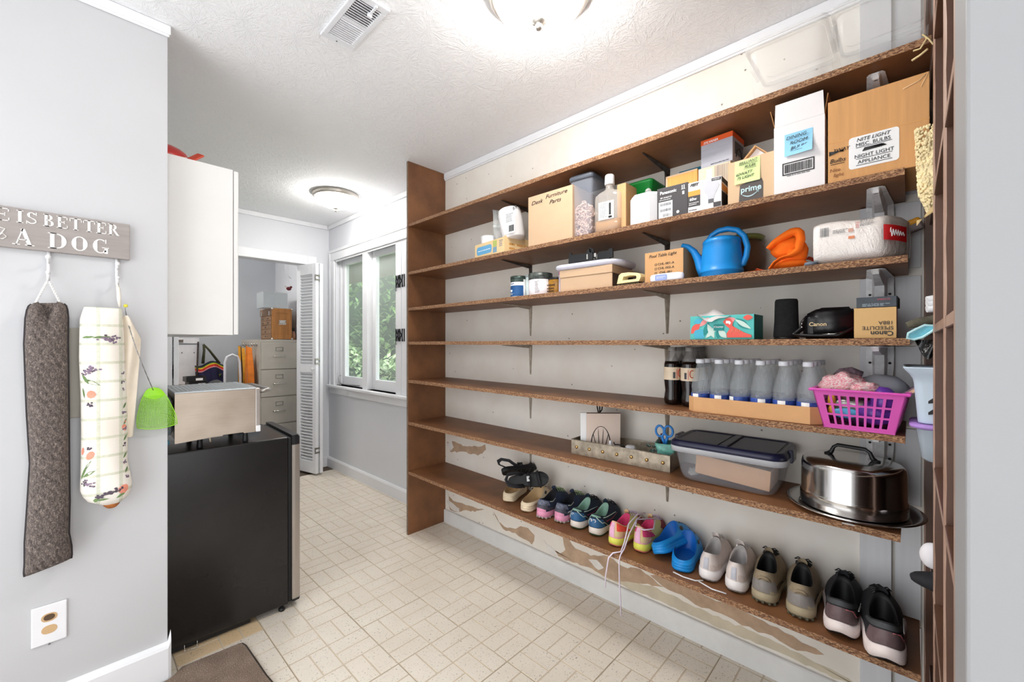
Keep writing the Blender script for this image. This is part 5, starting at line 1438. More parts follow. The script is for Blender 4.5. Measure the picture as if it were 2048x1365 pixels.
g = G(); g.box(0.0562, 0.0567, 0.002, 0.083, 0.062, 0.084); g.out('side_orange_block', OR, t)
g = G(); g.box(0.0562, 0.0567, 0.002, 0.083, 0.010, 0.058); g.box(0.0562, 0.0567, 0.002, 0.083, 0.090, 0.107); g.out('side_dark_block', INK, t)
t = item('orange_carton', 'orange tinted cardboard box behind the charcoal carton', 'carton', 0.648, 1.640, s2(0.64), math.radians(-1))
carton(t, 0.124, 0.10, 0.198, mat('orange_corrugated_card', (236, 172, 92), 0.7, vary=0.06, vs=14, stretch=(9, 1, 0.4)))
g = G(); g.box(-0.0615, -0.054, -0.0006, -0.0002, 0.0, 0.196); g.box(-0.0615, 0.0615, -0.0006, -0.0002, 0.192, 0.198); g.out('cut_edge', CARD_PALE, t)
t = item('teal_carton', 'teal flat box peeking above the orange box', 'carton', 0.640, 1.745, s2(0.64))
carton(t, 0.118, 0.05, 0.246, mat('teal_print', (22, 122, 152), 0.5, vary=0.05))
t = item('striped_carton', 'cream striped carton below the silver bulb box', 'carton', 0.522, 1.624, s2(0.52), math.radians(-1))
carton(t, 0.112, 0.12, 0.186, mat('cream_printed_card', (232, 212, 182), 0.65, vary=0.05, stretch=(8, 1, .5)))
barcode(t, 0.002, 0.052, 0.110, 0.182, mat('brown_grey_ink', (160, 146, 140), 0.6), y=-0.0006, seed=8, n=14); decal(t, 'white_patch', PAPER, -0.026, -0.006, 0.110, 0.176)
SILV = mat('silver_box_print', (178, 178, 188), 0.45, vary=0.05, vs=8, stretch=(1, 1, 8))
t = item('silver_bulb_carton', 'silver and orange bulb box stacked on the striped carton', 'carton', 0.515, 1.628, s2(0.52) + 0.1868, math.radians(-4))
carton(t, 0.112, 0.11, 0.105, SILV)
ORR = mat('sylvan_orange_red', (232, 92, 30), 0.5, vary=0.02)
decal(t, 'orange_band', ORR, -0.056, 0.056, 0.086, 0.1045); g = G(); g.box(0.0562, 0.0566, 0.0, 0.11, 0.086, 0.1045); g.out('side_band', ORR, t)
text(t, 'SYLVANIA', -0.020, 0.092, 0.0115, PAPER, shear=0.2, off=0.0003); lines(t, -0.02, 0.045, 0.004, 0.010, 1, INK)
g = G(); g.box(0.0562, 0.0566, 0.02, 0.10, 0.03, 0.075); g.out('side_panel_print', mat('dark_grey_print', (90, 86, 90), 0.5), t)
g = G(); g.tube([(0.0570, 0.03, 0.02), (0.0570, 0.04, 0.048), (0.0570, 0.06, 0.058), (0.0570, 0.08, 0.046), (0.0570, 0.085, 0.02)], 0.0015, 4); g.out('bulb_outline', INK, t)
# prime box, its top cut into a gable
t = item('gabled_carton', 'pale cardboard box with gable flap, black tape, green sticky note', 'carton', 0.384, 1.545, s2(0.38), math.radians(-1))
g = G(); g.prism([(-0.068, 0), (0.068, 0), (0.068, 0.148), (-0.068, 0.146)], 0, 0.20, 'y'); g.out('carton', CARD_PALE, t)
g = G(); g.push(Matrix.Translation((0, 0.10, 0.0)))
for P in ([(-0.066, 0.1475), (-0.060, 0.1475), (-0.002, 0.207), (-0.004, 0.213)], [(-0.004, 0.213), (-0.002, 0.207), (0.056, 0.149), (0.062, 0.149)]): g.prism(P, -0.03, 0.08, 'y')
g.pop(); g.out('gable_flap', CARD, t)
g = G(); g.prism([(-0.058, 0.1480), (0.054, 0.1490), (-0.002, 0.206)], 0.085, 0.090, 'y'); g.out('white_gable', CARD_WHITE, t)
TAPE = mat('dark_grey_tape', (82, 74, 70), 0.4, vary=0.05)
g = G(); g.prism([(-0.034, 0.000), (0.038, 0.0), (0.038, 0.058), (0.034, 0.070), (-0.006, 0.068), (-0.030, 0.062)], -0.0012, -0.0003, 'y'); g.out('printed_tape', TAPE, t)
AQ = mat('pale_aqua_print', (200, 232, 240), 0.5, vary=0)
text(t, 'prime', 0.003, 0.044, 0.026, AQ, y=-0.0018, off=0.0004)
g = G(); g.tube([(-0.022 + 0.046 * i / 10, -0.0018, 0.027 - 0.010 * math.sin(PI * i / 10) + 0.004 * i / 10) for i in range(11)], [0.0008 + 0.0012 * math.sin(PI * i / 10) for i in range(11)], 5); g.tube([(0.018, -0.0018, 0.034), (0.026, -0.0018, 0.034), (0.025, -0.0018, 0.026)], 0.001, 4); g.out('smile_arrow', AQ, t)
NOTE_G = mat('pale_green_note', (212, 232, 158), 0.6, vary=0.02)
g = G(); g.surf(lambda u, v: (-0.046 + 0.076 * u, -0.0009 - 0.004 * (1 - v) ** 2, 0.066 + 0.078 * v), 4, 4); g.out('sticky_note', NOTE_G, t)
for s_, x, z, sz_ in (('BRILLIANT', -0.006, 0.134, 0.0115), ('BULBS', 0.0, 0.119, 0.0115), ('60WATT', -0.018, 0.098, 0.0125), ('75 LIGHT', -0.014, 0.085, 0.0125)): text(t, s_, x, z, sz_, PEN, y=-0.0045, shear=0.3, rot=math.radians(-3))
lines(t, -0.032, 0.024, 0.1262, 0.1282, 1, PEN, y=-0.0040, th=0.5); lines(t, -0.018, 0.020, 0.1108, 0.1128, 1, PEN, y=-0.0045, th=0.5)
# white tall box
t = item('white_open_carton', 'tall white cardboard box with open flaps and blue sticky note', 'carton', 0.2485, 1.534, s2(0.25))
w, h, d = 0.130, 0.213, 0.20
g = G()
for b in ((-w / 2, w / 2, 0, 0.003, 0, h), (-w / 2, w / 2, d - 0.003, d, 0, h), (-w / 2, -w / 2 + 0.003, 0.003, d - 0.003, 0, h), (w / 2 - 0.003, w / 2, 0.003, d - 0.003, 0, h), (-w / 2 + 0.003, w / 2 - 0.003, 0.003, d - 0.003, 0, 0.003)): g.box(*b)
g.out('box_walls', CARD_WHITE, t)
g = G(); g.prism([(-w / 2 + 0.002, h + 0.0005), (w / 2 - 0.001, h + 0.0005), (w / 2 - 0.004, h + 0.071), (-w / 2 + 0.004, h + 0.071)], 0.0, 0.003, 'y'); g.out('front_flap', CARD_WHITE, t)
for s_, a in ((-1, -12), (1, 8)):
    g = G(); g.push(Matrix.Translation((s_ * (w / 2 - 0.0015), 0.0, h + 0.001)) @ Matrix.Rotation(math.radians(a), 4, 'Y')); g.box(-0.0012, 0.0012, 0.006, d - 0.01, 0.0, 0.060); g.pop(); g.out('side_flap', CARD_IN, t)
NOTE_B = mat('sky_blue_note', (146, 206, 236), 0.6, vary=0.02)
g = G(); g.surf(lambda u, v: (-0.036 + 0.072 * u, -0.0009 - 0.010 * (1 - v) ** 2.2 * (0.4 + u), 0.112 + 0.070 * v), 6, 6); g.out('sticky_note', NOTE_B, t)
for s_, x, z in (('DINING', -0.006, 0.168), ('ROOM', 0.0, 0.151), ('BULBS', 0.0, 0.134)): text(t, s_, x, z, 0.0135, PEN, y=-0.0052, shear=0.3, rot=math.radians(-3), sx=1.1)
lines(t, -0.020, 0.018, 0.124, 0.127, 1, PEN, y=-0.0072)
barcode(t, -0.036, 0.034, 0.062, 0.088, INK, y=-0.0008, seed=15, n=26, frame=0.0030); lines(t, -0.03, 0.03, 0.050, 0.056, 1, INK_G, y=-0.0008)
# big orange-tan box
t = item('large_carton', 'large orange tan cardboard box with white bulb label near jamb', 'carton', 0.070, 1.533, s2(0.07))
carton(t, 0.212, 0.24, 0.240, mat('orange_tan_cardboard', (210, 156, 100), 0.72, vary=0.05, vs=6, stretch=(10, 1, 0.6)))
g = G(); g.box(-0.1062, 0.106, -0.0004, -0.0001, 0.117, 0.120); g.out('packing_tape', mat('glossy_tan_tape', (216, 160, 96), 0.25), t)
g = G(); g.tube([(0.055, -0.0008, 0.213), (0.085, -0.0008, 0.222), (0.100, -0.0008, 0.235)], 0.0012, 4); g.tube([(0.090, -0.0008, 0.205), (0.104, -0.0008, 0.238)], 0.0008, 4); g.out('torn_tape_curl', mat('pale_tape', (240, 206, 160), 0.3), t)
decal(t, 'white_label', PAPER, -0.058, 0.048, 0.028, 0.118, r=0.008)
for s_, x, z, sz_ in (('NITE LIGHT', -0.006, 0.107, 0.0135), ('MISC. BULBS', -0.006, 0.093, 0.0135), ('NIGHT LIGHT', -0.004, 0.061, 0.0135), ('APPLIANCE', -0.004, 0.044, 0.0135)):
    text(t, s_, x, z, sz_, INK, y=-0.0016, shear=0.25 if z > 0.1 else 0.0, sx=1.0)
g = G()
for z in (0.0855, 0.0535, 0.0355): g.box(-0.042, 0.034, -0.0018, -0.0010, z, z + 0.0012)
for i in range(5): g.tube([(-0.028 + i * 0.001, -0.0016, 0.074 + i * 0.0018), (0.022 - i * 0.002, -0.0016, 0.0765 + i * 0.0012)], 0.0014, 4)
for i in range(7): g.tube([(-0.103, -0.0014, 0.082 + i * 0.0018), (-0.070, -0.0014, 0.092 - i * 0.0008)], 0.0011, 4)
g.box(-0.100, -0.068, -0.0012, -0.0004, 0.054, 0.0552)
g.out('pen_scribbles', INK, t)
text(t, '3WAY', -0.076, 0.093, 0.0135, INK, shear=0.25); text(t, '3-WAY', -0.004, 0.0775, 0.0125, INK, y=-0.0016, shear=0.2)
text(t, 'Bulbs', -0.084, 0.064, 0.017, INK, shear=0.25); FAD = mat('faded_pen', (150, 100, 62), 0.7, vary=0); text(t, 'Nite', -0.090, 0.037, 0.014, FAD, shear=0.2); text(t, 'light', -0.082, 0.022, 0.014, FAD, shear=0.2)
# utility knife with yellow grip on the white board under the second shelf
t = thing('utility_knife', 'grey utility knife with yellow grip hung behind wool duster', 'knife', (1.775, 0.010, 1.585), rot=(0, 0, -PI / 2))
g = G(); g.push(Matrix.Rotation(math.radians(-20), 4, 'Y')); g.box(-0.045, 0.045, -0.008, 0.010, 0.0, 0.028, r=0.006); g.pop(); g.out('grip', mat('grey_grip', (120, 106, 104), 0.4), t)
YEL = mat('yellow_grip', (240, 166, 40), 0.4)
g = G(); g.push(Matrix.Rotation(math.radians(-20), 4, 'Y')); g.box(-0.030, 0.045, -0.010, 0.012, 0.021, 0.040, r=0.007); g.box(-0.045, 0.005, -0.010, 0.010, -0.012, 0.005, r=0.006); g.pop(); g.out('yellow_cover', YEL, t)
# ------------------------------------------------------------------ third shelf
s3 = lambda y: Z(3, y)
def can(y, x, r, h, label, body, lidm, group, strip=None, lid_h=0.018, name='paint_can', cat='can'):
    t = item(name, label, cat, y, x, s3(y))
    g = G(); g.lathe([(r * 0.97, 0.0), (r, 0.003), (r, h - lid_h)], 28); g.out('can_body', body, t)
    g = G(); g.lathe([(r, h - lid_h + 0.0003), (r * 1.03, h - lid_h + 0.003), (r * 1.03, h - 0.002), (r * 0.9, h), (r * 0.86, h - 0.006), (0, h - 0.006)], 28); g.out('can_lid', lidm, t)
    return t
def wrap(t, r, z0, z1, a0, a1, m, name, off=0.0006):
    g = G(); g.surf(lambda u, v: ((r + off) * math.cos(a0 + (a1 - a0) * u), (r + off) * math.sin(a0 + (a1 - a0) * u), z0 + (z1 - z0) * v), 14, 1)
    return g.out(name, m, t)
DG = mat('dark_green_grey_lid', (66, 82, 76), 0.35, metal=0.4, vary=0.25, vs=50)
t = can(1.462, 1.592, 0.0425, 0.110, 'small paint can with blue white label, leftmost on third shelf', PAPER, DG, None)
BL = mat('deep_blue_label', (28, 84, 140), 0.5, vary=0.06)
wrap(t, 0.0425, 0.006, 0.060, math.radians(195), math.radians(345), BL, 'blue_label'); wrap(t, 0.0425, 0.078, 0.092, math.radians(195), math.radians(345), DG, 'green_band')
text(t, 'paint', -0.004, 0.070, 0.012, BL, y=-0.0436); g = G(); g.lathe([(0.0, 0), (0.007, 0.001), (0.008, 0.012), (0.0, 0.012)], 10, c=(-0.012, -0.0375)); g.bm.transform(Matrix.Translation((0, 0, 0.026))); g.out('cup_mark', PAPER, t)
lines(t, -0.018, 0.006, 0.012, 0.022, 2, PAPER, y=-0.0425)
t = can(1.335, 1.612, 0.058, 0.113, 'paint can with plain white label and spattered grey lid', mat('paper_can_label', (240, 232, 234), 0.5, vary=0.02), mat('spattered_grey_lid', (92, 98, 94), 0.4, metal=0.4, vary=0.4, vs=40), None, lid_h=0.034)
lines(t, 0.0, 0.045, 0.012, 0.070, 9, INK_G, y=-0.0565, seed=5)
t = item('glass_jar', 'clear jar with green label between the two paint cans', 'jar', 1.398, 1.600, s3(1.4))
g = G(); g.lathe([(0.018, 0), (0.019, 0.003), (0.019, 0.10)], 16); g.out('jar_wall', mat('pale_green_jar', (198, 210, 208), 0.2, vary=0.06), t)
g = G(); g.lathe([(0.020, 0.1003), (0.020, 0.112), (0, 0.113)], 16); g.out('jar_lid', mat('grey_jar_lid', (150, 160, 160), 0.4), t)
t = can(1.246, 1.625, 0.038, 0.084, 'short brown varnish can with black rim', mat('golden_brown_label', (158, 112, 34), 0.5, vary=0.2, vs=30), BLACK_PL, None, lid_h=0.012)
for z, s_ in ((0.046, 0.011), (0.030, 0.009), (0.017, 0.012)): lines(t, -0.026, 0.024, z - 0.004, z + 0.004, 1, mat('dark_brown_ink', (72, 44, 22), 0.6), y=-0.0385, seed=int(z * 1000), th=0.8)
t = can(1.182, 1.602, 0.0255, 0.106, 'narrow lavender wipes tub with pink purple lid', mat('pale_lavender_tub', (226, 216, 232), 0.45), mat('mauve_lid', (196, 130, 168), 0.4), None, name='wipes_tub', cat='tub')
wrap(t, 0.0255, 0.006, 0.064, math.radians(262), math.radians(340), mat('purple_blue_label', (78, 76, 140), 0.5, vary=0.1), 'purple_label')
# shoebox with a white tray and black stand on it
t = item('shoebox', 'tan lidded shoebox carrying white board on third shelf', 'box', 1.028, 1.545, s3(1.03), math.radians(3))
carton(t, 0.258, 0.20, 0.062, CARD_TAN, 'box_base')
g = G(); g.box(-0.131, 0.131, -0.003, 0.203, 0.0625, 0.096, r=0.0015); g.out('box_lid', CARD_TAN, t)
g = G(); g.box(0.1293, 0.1299, 0.004, 0.198, 0.003, 0.0605); g.out('dark_end', mat('dark_box_end', (82, 66, 56), 0.7), t)
t = item('plastic_tray', 'white plastic board with rounded ends lying on the shoebox', 'tray', 1.028, 1.532, s3(1.03) + 0.0965, math.radians(4))
g = G(); P = []
L_, D_ = 0.165, 0.23
for cx, cy, a0, c in ((L_ - 0.07, D_ - 0.07, 0, 0.07), (-L_ + 0.05, D_ - 0.05, 90, 0.05), (-L_ + 0.05, 0.05, 180, 0.05), (L_ - 0.08, 0.08, 270, 0.08)):
    for q in range(7): a = math.radians(a0 + 15 * q); P.append((cx + c * math.cos(a), cy + c * math.sin(a)))
ctr = (0, D_ / 2)
g.loft([[(ctr[0] + (x - ctr[0]) * s_, ctr[1] + (y_ - ctr[1]) * s_, z) for x, y_ in P] for s_, z in ((0.90, 0.001), (0.97, 0.006), (1.0, 0.014), (0.99, 0.022), (0.95, 0.024))], True, True, True)
g.out('board', mat('lilac_white_plastic', (214, 214, 230), 0.4, vary=0.02), t)
t = item('black_stand', 'folded black plastic stand lying on the white board', 'stand', 1.02, 1.555, s3(1.03) + 0.1215, math.radians(4))
g = G(); g.box(-0.10, 0.10, 0.0, 0.10, 0.001, 0.008, r=0.003)
P = [(-0.10, 0.008), (-0.098, 0.05), (-0.088, 0.052), (-0.082, 0.042), (-0.01, 0.040), (-0.004, 0.052), (0.004, 0.058), (0.008, 0.040), (0.02, 0.040), (0.022, 0.008)]
g.prism(P, 0.002, 0.010, 'y'); P2 = [(0.035, 0.008), (0.036, 0.036), (0.044, 0.042), (0.086, 0.041), (0.094, 0.050), (0.106, 0.048), (0.107, 0.010)]
g.prism(P2, 0.020, 0.030, 'y'); g.prism([(-0.002, 0.03), (0.002, 0.066), (0.020, 0.056), (0.030, 0.010)], 0.012, 0.018, 'y')
g.out('stand_frame', BLACK_PL, t)
g = G(); g.box(-0.006, 0.0, -0.001, 0.0015, 0.012, 0.034); g.box(0.022, 0.034, 0.010, 0.014, 0.02, 0.036); g.out('steel_clip', CHROME, t)
# scrubbing brush
t = item('scrub_brush', 'cream handled scrub brush beside the shoebox', 'brush', 0.826, 1.547, s3(0.82), math.radians(-8))
CRM = mat('cream_plastic', (238, 222, 168), 0.4, vary=0.02)
g = G()
outer = [(-0.058, 0.012), (-0.048, 0.046), (-0.036, 0.054), (0.0, 0.053), (0.040, 0.046), (0.054, 0.040), (0.058, 0.030), (0.048, 0.012)]
inner = [(-0.030, 0.024), (-0.026, 0.038), (0.008, 0.040), (0.034, 0.036), (0.038, 0.028), (0.034, 0.022)]
n_ = 24
def resamp(P, n):
    Q = []; 
    for i in range(n):
        f = i * len(P) / n; a = P[int(f) % len(P)]; b = P[(int(f) + 1) % len(P)]; h_ = f - int(f); Q.append((a[0] + (b[0] - a[0]) * h_, a[1] + (b[1] - a[1]) * h_))
    return Q
A_, B_ = resamp(outer, n_), resamp(inner, n_)
for yy in (0.0,):
    rings = []
    for P, y_ in ((A_, 0.006), (A_, 0.040), (B_, 0.040), (B_, 0.006), (A_, 0.006)): rings.append([(x, y_, z) for x, z in P])
    g.loft(rings, True, False, False, 0, False)
g.out('handle', CRM, t)
g = G(); rr = random.Random(4)
for i in range(15):
    for j in range(4):
        x = -0.052 + i * 0.0068; y_ = 0.010 + j * 0.009
        g.tube([(x, y_, 0.0117), (x + rr.uniform(-.002, .002), y_, 0.0008)], [0.0022, 0.003], 5)
stuff(g.out('bristles', mat('dark_bristles', (104, 92, 66), 0.9, vary=0.2), t))
# pool table light box
t = item('lamp_carton', 'brown box handwritten Pool Table Light with printed codes', 'carton', 0.684, 1.560, s3(0.68), math.radians(-1))
carton(t, 0.152, 0.19, 0.120, mat('mid_brown_cardboard', (206, 158, 108), 0.75, vary=0.04))
text(t, 'Pool Table Light', -0.004, 0.104, 0.0165, PEN, shear=0.3, rot=math.radians(-1), sx=1.0)
for i, s_ in enumerate(('CHL-001-A', 'CHL-002-A', 'CHL-001')): text(t, s_, 0.010, 0.070 - i * 0.0165, 0.0125, PEN, sx=1.1)
g = G()
for i in range(3):
    z = 0.066 - i * 0.0165; x = -0.034
    for b in ((x, x + 0.008, z + 0.007, z + 0.008), (x, x + 0.008, z, z + 0.001), (x, x + 0.001, z, z + 0.008), (x + 0.007, x + 0.008, z, z + 0.008)): g.box(b[0], b[1], -0.001, -0.0003, b[2], b[3])
g.out('tick_squares', PEN, t)
t = item('air_freshener', 'small white and periwinkle plastic puck before the brown box', 'dispenser', 0.664, 1.530, s3(0.66), math.radians(0))
g = G(); g.loft([[(0.064 * s_ * math.copysign(abs(math.cos(a)) ** .6, math.cos(a)), 0.014 + 0.012 * s_ * math.copysign(abs(math.sin(a)) ** .6, math.sin(a)), z) for a in [2 * PI * i / 28 for i in range(28)]] for s_, z in ((0.93, 0.0), (1.0, 0.006), (1.0, 0.020), (0.94, 0.027), (0.7, 0.029))], True)
g.out('case', mat('white_puck', (232, 230, 236), 0.35), t)
decal(t, 'periwinkle_panel', mat('periwinkle', (150, 168, 226), 0.4), -0.040, 0.006, 0.004, 0.025, y=0.0012, r=0.004); lines(t, -0.034, 0.0, 0.010, 0.019, 2, PAPER, y=0.0004)
# watering can
t = item('watering_can', 'bright blue plastic watering can with long spout and hoop handle', 'watering can', 0.492, 1.612, s3(0.49))
BLUE = mat('bright_blue_plastic', (26, 138, 214), 0.35, vary=0.03)
g = G(); g.lathe([(0.068, 0.0), (0.0695, 0.003), (0.0690, 0.018), (0.0715, 0.020), (0.0715, 0.025), (0.0695, 0.027), (0.0685, 0.05), (0.064, 0.10), (0.0615, 0.122), (0.0635, 0.124), (0.0625, 0.131), (0.058, 0.138), (0.048, 0.143), (0.046, 0.138), (0.02, 0.136), (0, 0.136)], 36); g.out('can_body', BLUE, t)
g = G(); g.tube([(-0.058, -0.004, 0.018), (-0.070, -0.006, 0.045), (-0.080, -0.008, 0.080), (-0.094, -0.010, 0.108), (-0.114, -0.012, 0.128), (-0.136, -0.014, 0.137)], [0.020, 0.017, 0.0145, 0.012, 0.010, 0.008], 14); g.out('spout', BLUE, t)
g = G(); g.tube([(-0.052, 0.0, 0.118), (-0.049, 0, 0.140), (-0.034, 0, 0.160), (-0.010, 0, 0.172), (0.020, 0, 0.174), (0.052, 0, 0.163), (0.074, 0, 0.138), (0.084, 0, 0.100), (0.080, 0, 0.068), (0.070, 0, 0.044), (0.055, 0, 0.038)], [0.0085] * 3 + [0.010] * 6 + [0.0115, 0.011], 12); g.out('hoop_handle', BLUE, t)
t = item('olive_pot', 'round brown pot with olive rim behind the blue watering can', 'pot', 0.452, 1.742, s3(0.45))
g = G(); g.lathe([(0.035, 0), (0.052, 0.02), (0.066, 0.07), (0.062, 0.12), (0.052, 0.145)], 24); g.out('pot_body', mat('brown_pot', (116, 86, 62), 0.5, vary=0.1), t)
g = G(); g.lathe([(0.0525, 0.1453), (0.064, 0.150), (0.068, 0.158), (0.060, 0.164), (0.046, 0.150), (0, 0.15)], 24); g.out('olive_rim', mat('olive_rim', (134, 140, 76), 0.5), t)
# orange beanie
t = item('fleece_beanie', 'crumpled bright orange fleece cap on the third shelf', 'cap', 0.288, 1.610, s3(0.29))
ORF = mat('orange_fleece', (250, 112, 8), 0.85, vary=0.06, vs=8, bump=0.1, bs=80)
g = G()
def cap_f(u, v):      # folded fleece : u along the fold from the left tip to the right peak, v round the fold
    c = [(-0.058, 0.076), (-0.040, 0.094), (-0.012, 0.108), (0.014, 0.120), (0.028, 0.116), (0.036, 0.090), (0.030, 0.058), (0.010, 0.044), (-0.014, 0.038), (-0.034, 0.024), (-0.050, 0.004)]
    k_ = u * (len(c) - 1); i = min(int(k_), len(c) - 2); f = k_ - i
    x = c[i][0] + (c[i + 1][0] - c[i][0]) * f; z = c[i][1] + (c[i + 1][1] - c[i][1]) * f
    dx = c[i + 1][0] - c[i][0]; dz = c[i + 1][1] - c[i][1]; l_ = math.hypot(dx, dz)
    w_ = 0.030 * (0.35 + 0.65 * math.sin(PI * min(1, u * 1.25 + 0.06)) ** 0.6)
    a = v * PI * 1.0
    return (x + dz / l_ * w_ * math.cos(a) * 0.45 + 0.002 * math.sin(20 * u), -0.020 - 0.018 * math.sin(a) + 0.045 * (1 - u) * 0.5, max(0.001, z - dx / l_ * w_ * math.cos(a) * 0.45))
g.surf(cap_f, 44, 12)
g.ellip((-0.008, 0.024, 0.074), (0.046, 0.034, 0.038), 24, 14, fn=lambda d: 1 + 0.12 * d.x * d.z + 0.06 * math.sin(7 * d.z + 4 * d.x))
g.ellip((0.012, 0.030, 0.055), (0.036, 0.036, 0.058), 24, 14, fn=lambda d: 1 + 0.14 * mnoise.noise(d * 2))
g.prism([(0.004, 0.10), (0.014, 0.132), (0.030, 0.126), (0.040, 0.090)], 0.010, 0.026, 'y')
g.ellip((0.0, 0.02, 0.018), (0.050, 0.040, 0.018), 22, 10, fn=lambda d: 1 + 0.10 * mnoise.noise(d * 3))
mz = min(v.co.z for v in g.bm.verts); g.bm.transform(Matrix.Translation((0, 0, 0.0005 - mz)))
g.out('fleece', ORF, t)
t = item('orange_strap', 'orange red cloth flap trailing from the orange cap', 'cloth', 0.222, 1.640, s3(0.22))
g = G(); g.surf(lambda u, v: (-0.030 + 0.075 * u, 0.03 + 0.06 * v, 0.052 * (1 - u) ** 1.2 * (0.6 + 0.4 * v) + 0.010 + 0.004 * math.sin(9 * u)), 10, 6); g.surf(lambda u, v: (-0.030 + 0.075 * u, 0.03 + 0.06 * v, 0.002), 4, 4)
g.out('flap', mat('red_orange_fleece', (226, 70, 18), 0.85, vary=0.08), t)
t = item('orange_net', 'loose orange netting lying between watering can and cap', 'netting', 0.382, 1.610, s3(0.38))
g = G(); rr = random.Random(21)
for i in range(16):
    a = rr.uniform(-0.5, 0.5)
    g.tube([(-0.04 + rr.uniform(0, .02), rr.uniform(0, .08), 0.003 + rr.uniform(0, .012)), (0, rr.uniform(0, .08), 0.004 + rr.uniform(0, 0.022)), (0.035 + rr.uniform(0, .02), rr.uniform(0, .08), 0.003)], 0.0024, 5)
stuff(g.out('cords', mat('rust_orange_cord', (206, 82, 34), 0.8, vary=0.1), t))
t = item('grey_puck', 'small blue grey disc beside the napkin pack', 'disc', 0.219, 1.548, s3(0.22))
g = G(); g.lathe([(0.015, 0), (0.018, 0.004), (0.016, 0.011), (0, 0.013)], 20); g.out('disc_body', mat('blue_grey_rubber', (104, 116, 130), 0.6), t)
# napkin pack
t = item('napkin_pack', 'white plastic wrapped napkin pack with red script label', 'napkin pack', 0.110, 1.542, s3(0.11))
m, k = new_mat('wrapped_napkins')
k.p.inputs['Base Color'].default_value = lin((238, 230, 224)); k.p.inputs['Roughness'].default_value = 0.28; k.p.inputs['Coat Weight'].default_value = 0.5
k.bump(k.math('ADD', k.noise(14, 4, 0.7, k.coord((1, 1, 0.6)), 1.5), k.math('MULTIPLY', k.noise(50, 2, 0.5), 0.2)), 0.6, 0.012)
def pk(u, v):    # profile : u round, v along x
    return None
g = G(); rings = []
NN = 30
for i in range(15):
    f = i / 14; x = -0.103 + 0.210 * f
    hz = (0.062 if f < 0.02 else 0.065) * (1 - 0.10 * max(0, f - 0.72) / 0.28) * (1.0 if f < 0.93 else 0.84)
    dd = 0.110 * (1 if f < 0.75 else 1 - 0.30 * (f - 0.75) / 0.25)
    ring = []
    for j in range(NN):
        a = 2 * PI * j / NN; e = 0.42
        yy = 0.112 + dd * math.copysign(abs(math.cos(a)) ** e, math.cos(a)); zz = 0.066 + hz * math.copysign(abs(math.sin(a)) ** e, math.sin(a)) + (0.004 * math.sin(f * 8) if math.sin(a) > 0 else 0)
        ring.append((x + 0.004 * math.cos(a) * f, yy + max(0, f - 0.78) * 0.28 * (1 if yy < 0.11 else 0), zz))
    rings.append(ring)
g.loft(rings, True, True, True); mz = min(v.co.z for v in g.bm.verts); g.bm.transform(Matrix.Translation((0, 0, 0.0005 - mz)))
g.out('wrapped_stack', m, t)
barcode(t, -0.086, -0.066, 0.082, 0.108, mat('grey_print', (120, 124, 126), 0.5), y=0.0008, n=8, seed=31); lines(t, -0.056, -0.020, 0.086, 0.098, 4, INK_G, y=0.0008)
OP = mat('orange_brown_print', (226, 140, 96), 0.5)
decal(t, 'orange_mark', OP, -0.020, -0.006, 0.066, 0.074, y=0.0004); decal(t, 'peach_mark', mat('peach_print', (214, 164, 146), 0.5), -0.020, -0.009, 0.086, 0.096, y=0.0004)
lines(t, 0.006, 0.040, 0.098, 0.116, 5, INK_G, y=0.0010, seed=6); lines(t, -0.004, 0.006, 0.094, 0.112, 4, mat('red_print', (206, 60, 50), 0.5), y=0.0010)
g = G()
def rl_(u, v): return (0.056 + 0.046 * u, 0.0006 + 0.046 * u * u * 1.0, 0.052 + 0.042 * v - 0.008 * u)
g.surf(rl_, 8, 4); g.out('red_label', mat('crimson_print', (186, 26, 30), 0.4), t)
g = G(); g.tube([tuple(a + b for a, b in zip(rl_(0.30 + 0.62 * i / 26, 0.5 + 0.30 * math.sin(i * 1.45) * (1 - i / 40)), (0.0002, -0.0016, 0))) for i in range(27)], 0.0011, 4); g.out('script_writing', PAPER, t)

# ------------------------------------------------------------------ fourth shelf
s4 = lambda y: Z(4, y)
t = item('tissue_box', 'teal and coral tissue box with grey tissue pulled out', 'tissue box', 0.475, 1.545, s4(0.47))
TEAL = mat('teal_tissue_print', (84, 190, 184), 0.55, vary=0.05); TEALD = mat('deep_teal_print', (20, 142, 138), 0.55)
g = G(); g.box(-0.103, 0.103, 0, 0.115, 0, 0.083, r=0.001, front={2: 0, 5: 1, 1: 1}); g.out('carton', [TEAL, TEALD], t)
COR = mat('coral_print', (232, 92, 78), 0.55, vary=0.05); PNK = mat('pink_print', (240, 150, 150), 0.55); PALE = mat('pale_mint_print', (206, 228, 218), 0.55); AQU = mat('aqua_print', (70, 178, 206), 0.55)
def leafd(parent, x, z, ln, wd, a, m, y=-0.0006, nm='printed_leaf'):
    g = G(); P = []
    for i in range(14):
        f = i / 13; P.append((ln * f, wd * math.sin(PI * f)))
    for i in range(12, 0, -1):
        f = i / 13; P.append((ln * f, -wd * math.sin(PI * f)))
    c, s_ = math.cos(a), math.sin(a)
    P = [(x + p * c - q * s_, z + p * s_ + q * c) for p, q in P]
    P = [(min(0.101, max(-0.101, p)), min(0.081, max(0.002, q))) for p, q in P]
    g.prism(P, y - 0.0003, y, 'y'); return g.out(nm, m, parent)
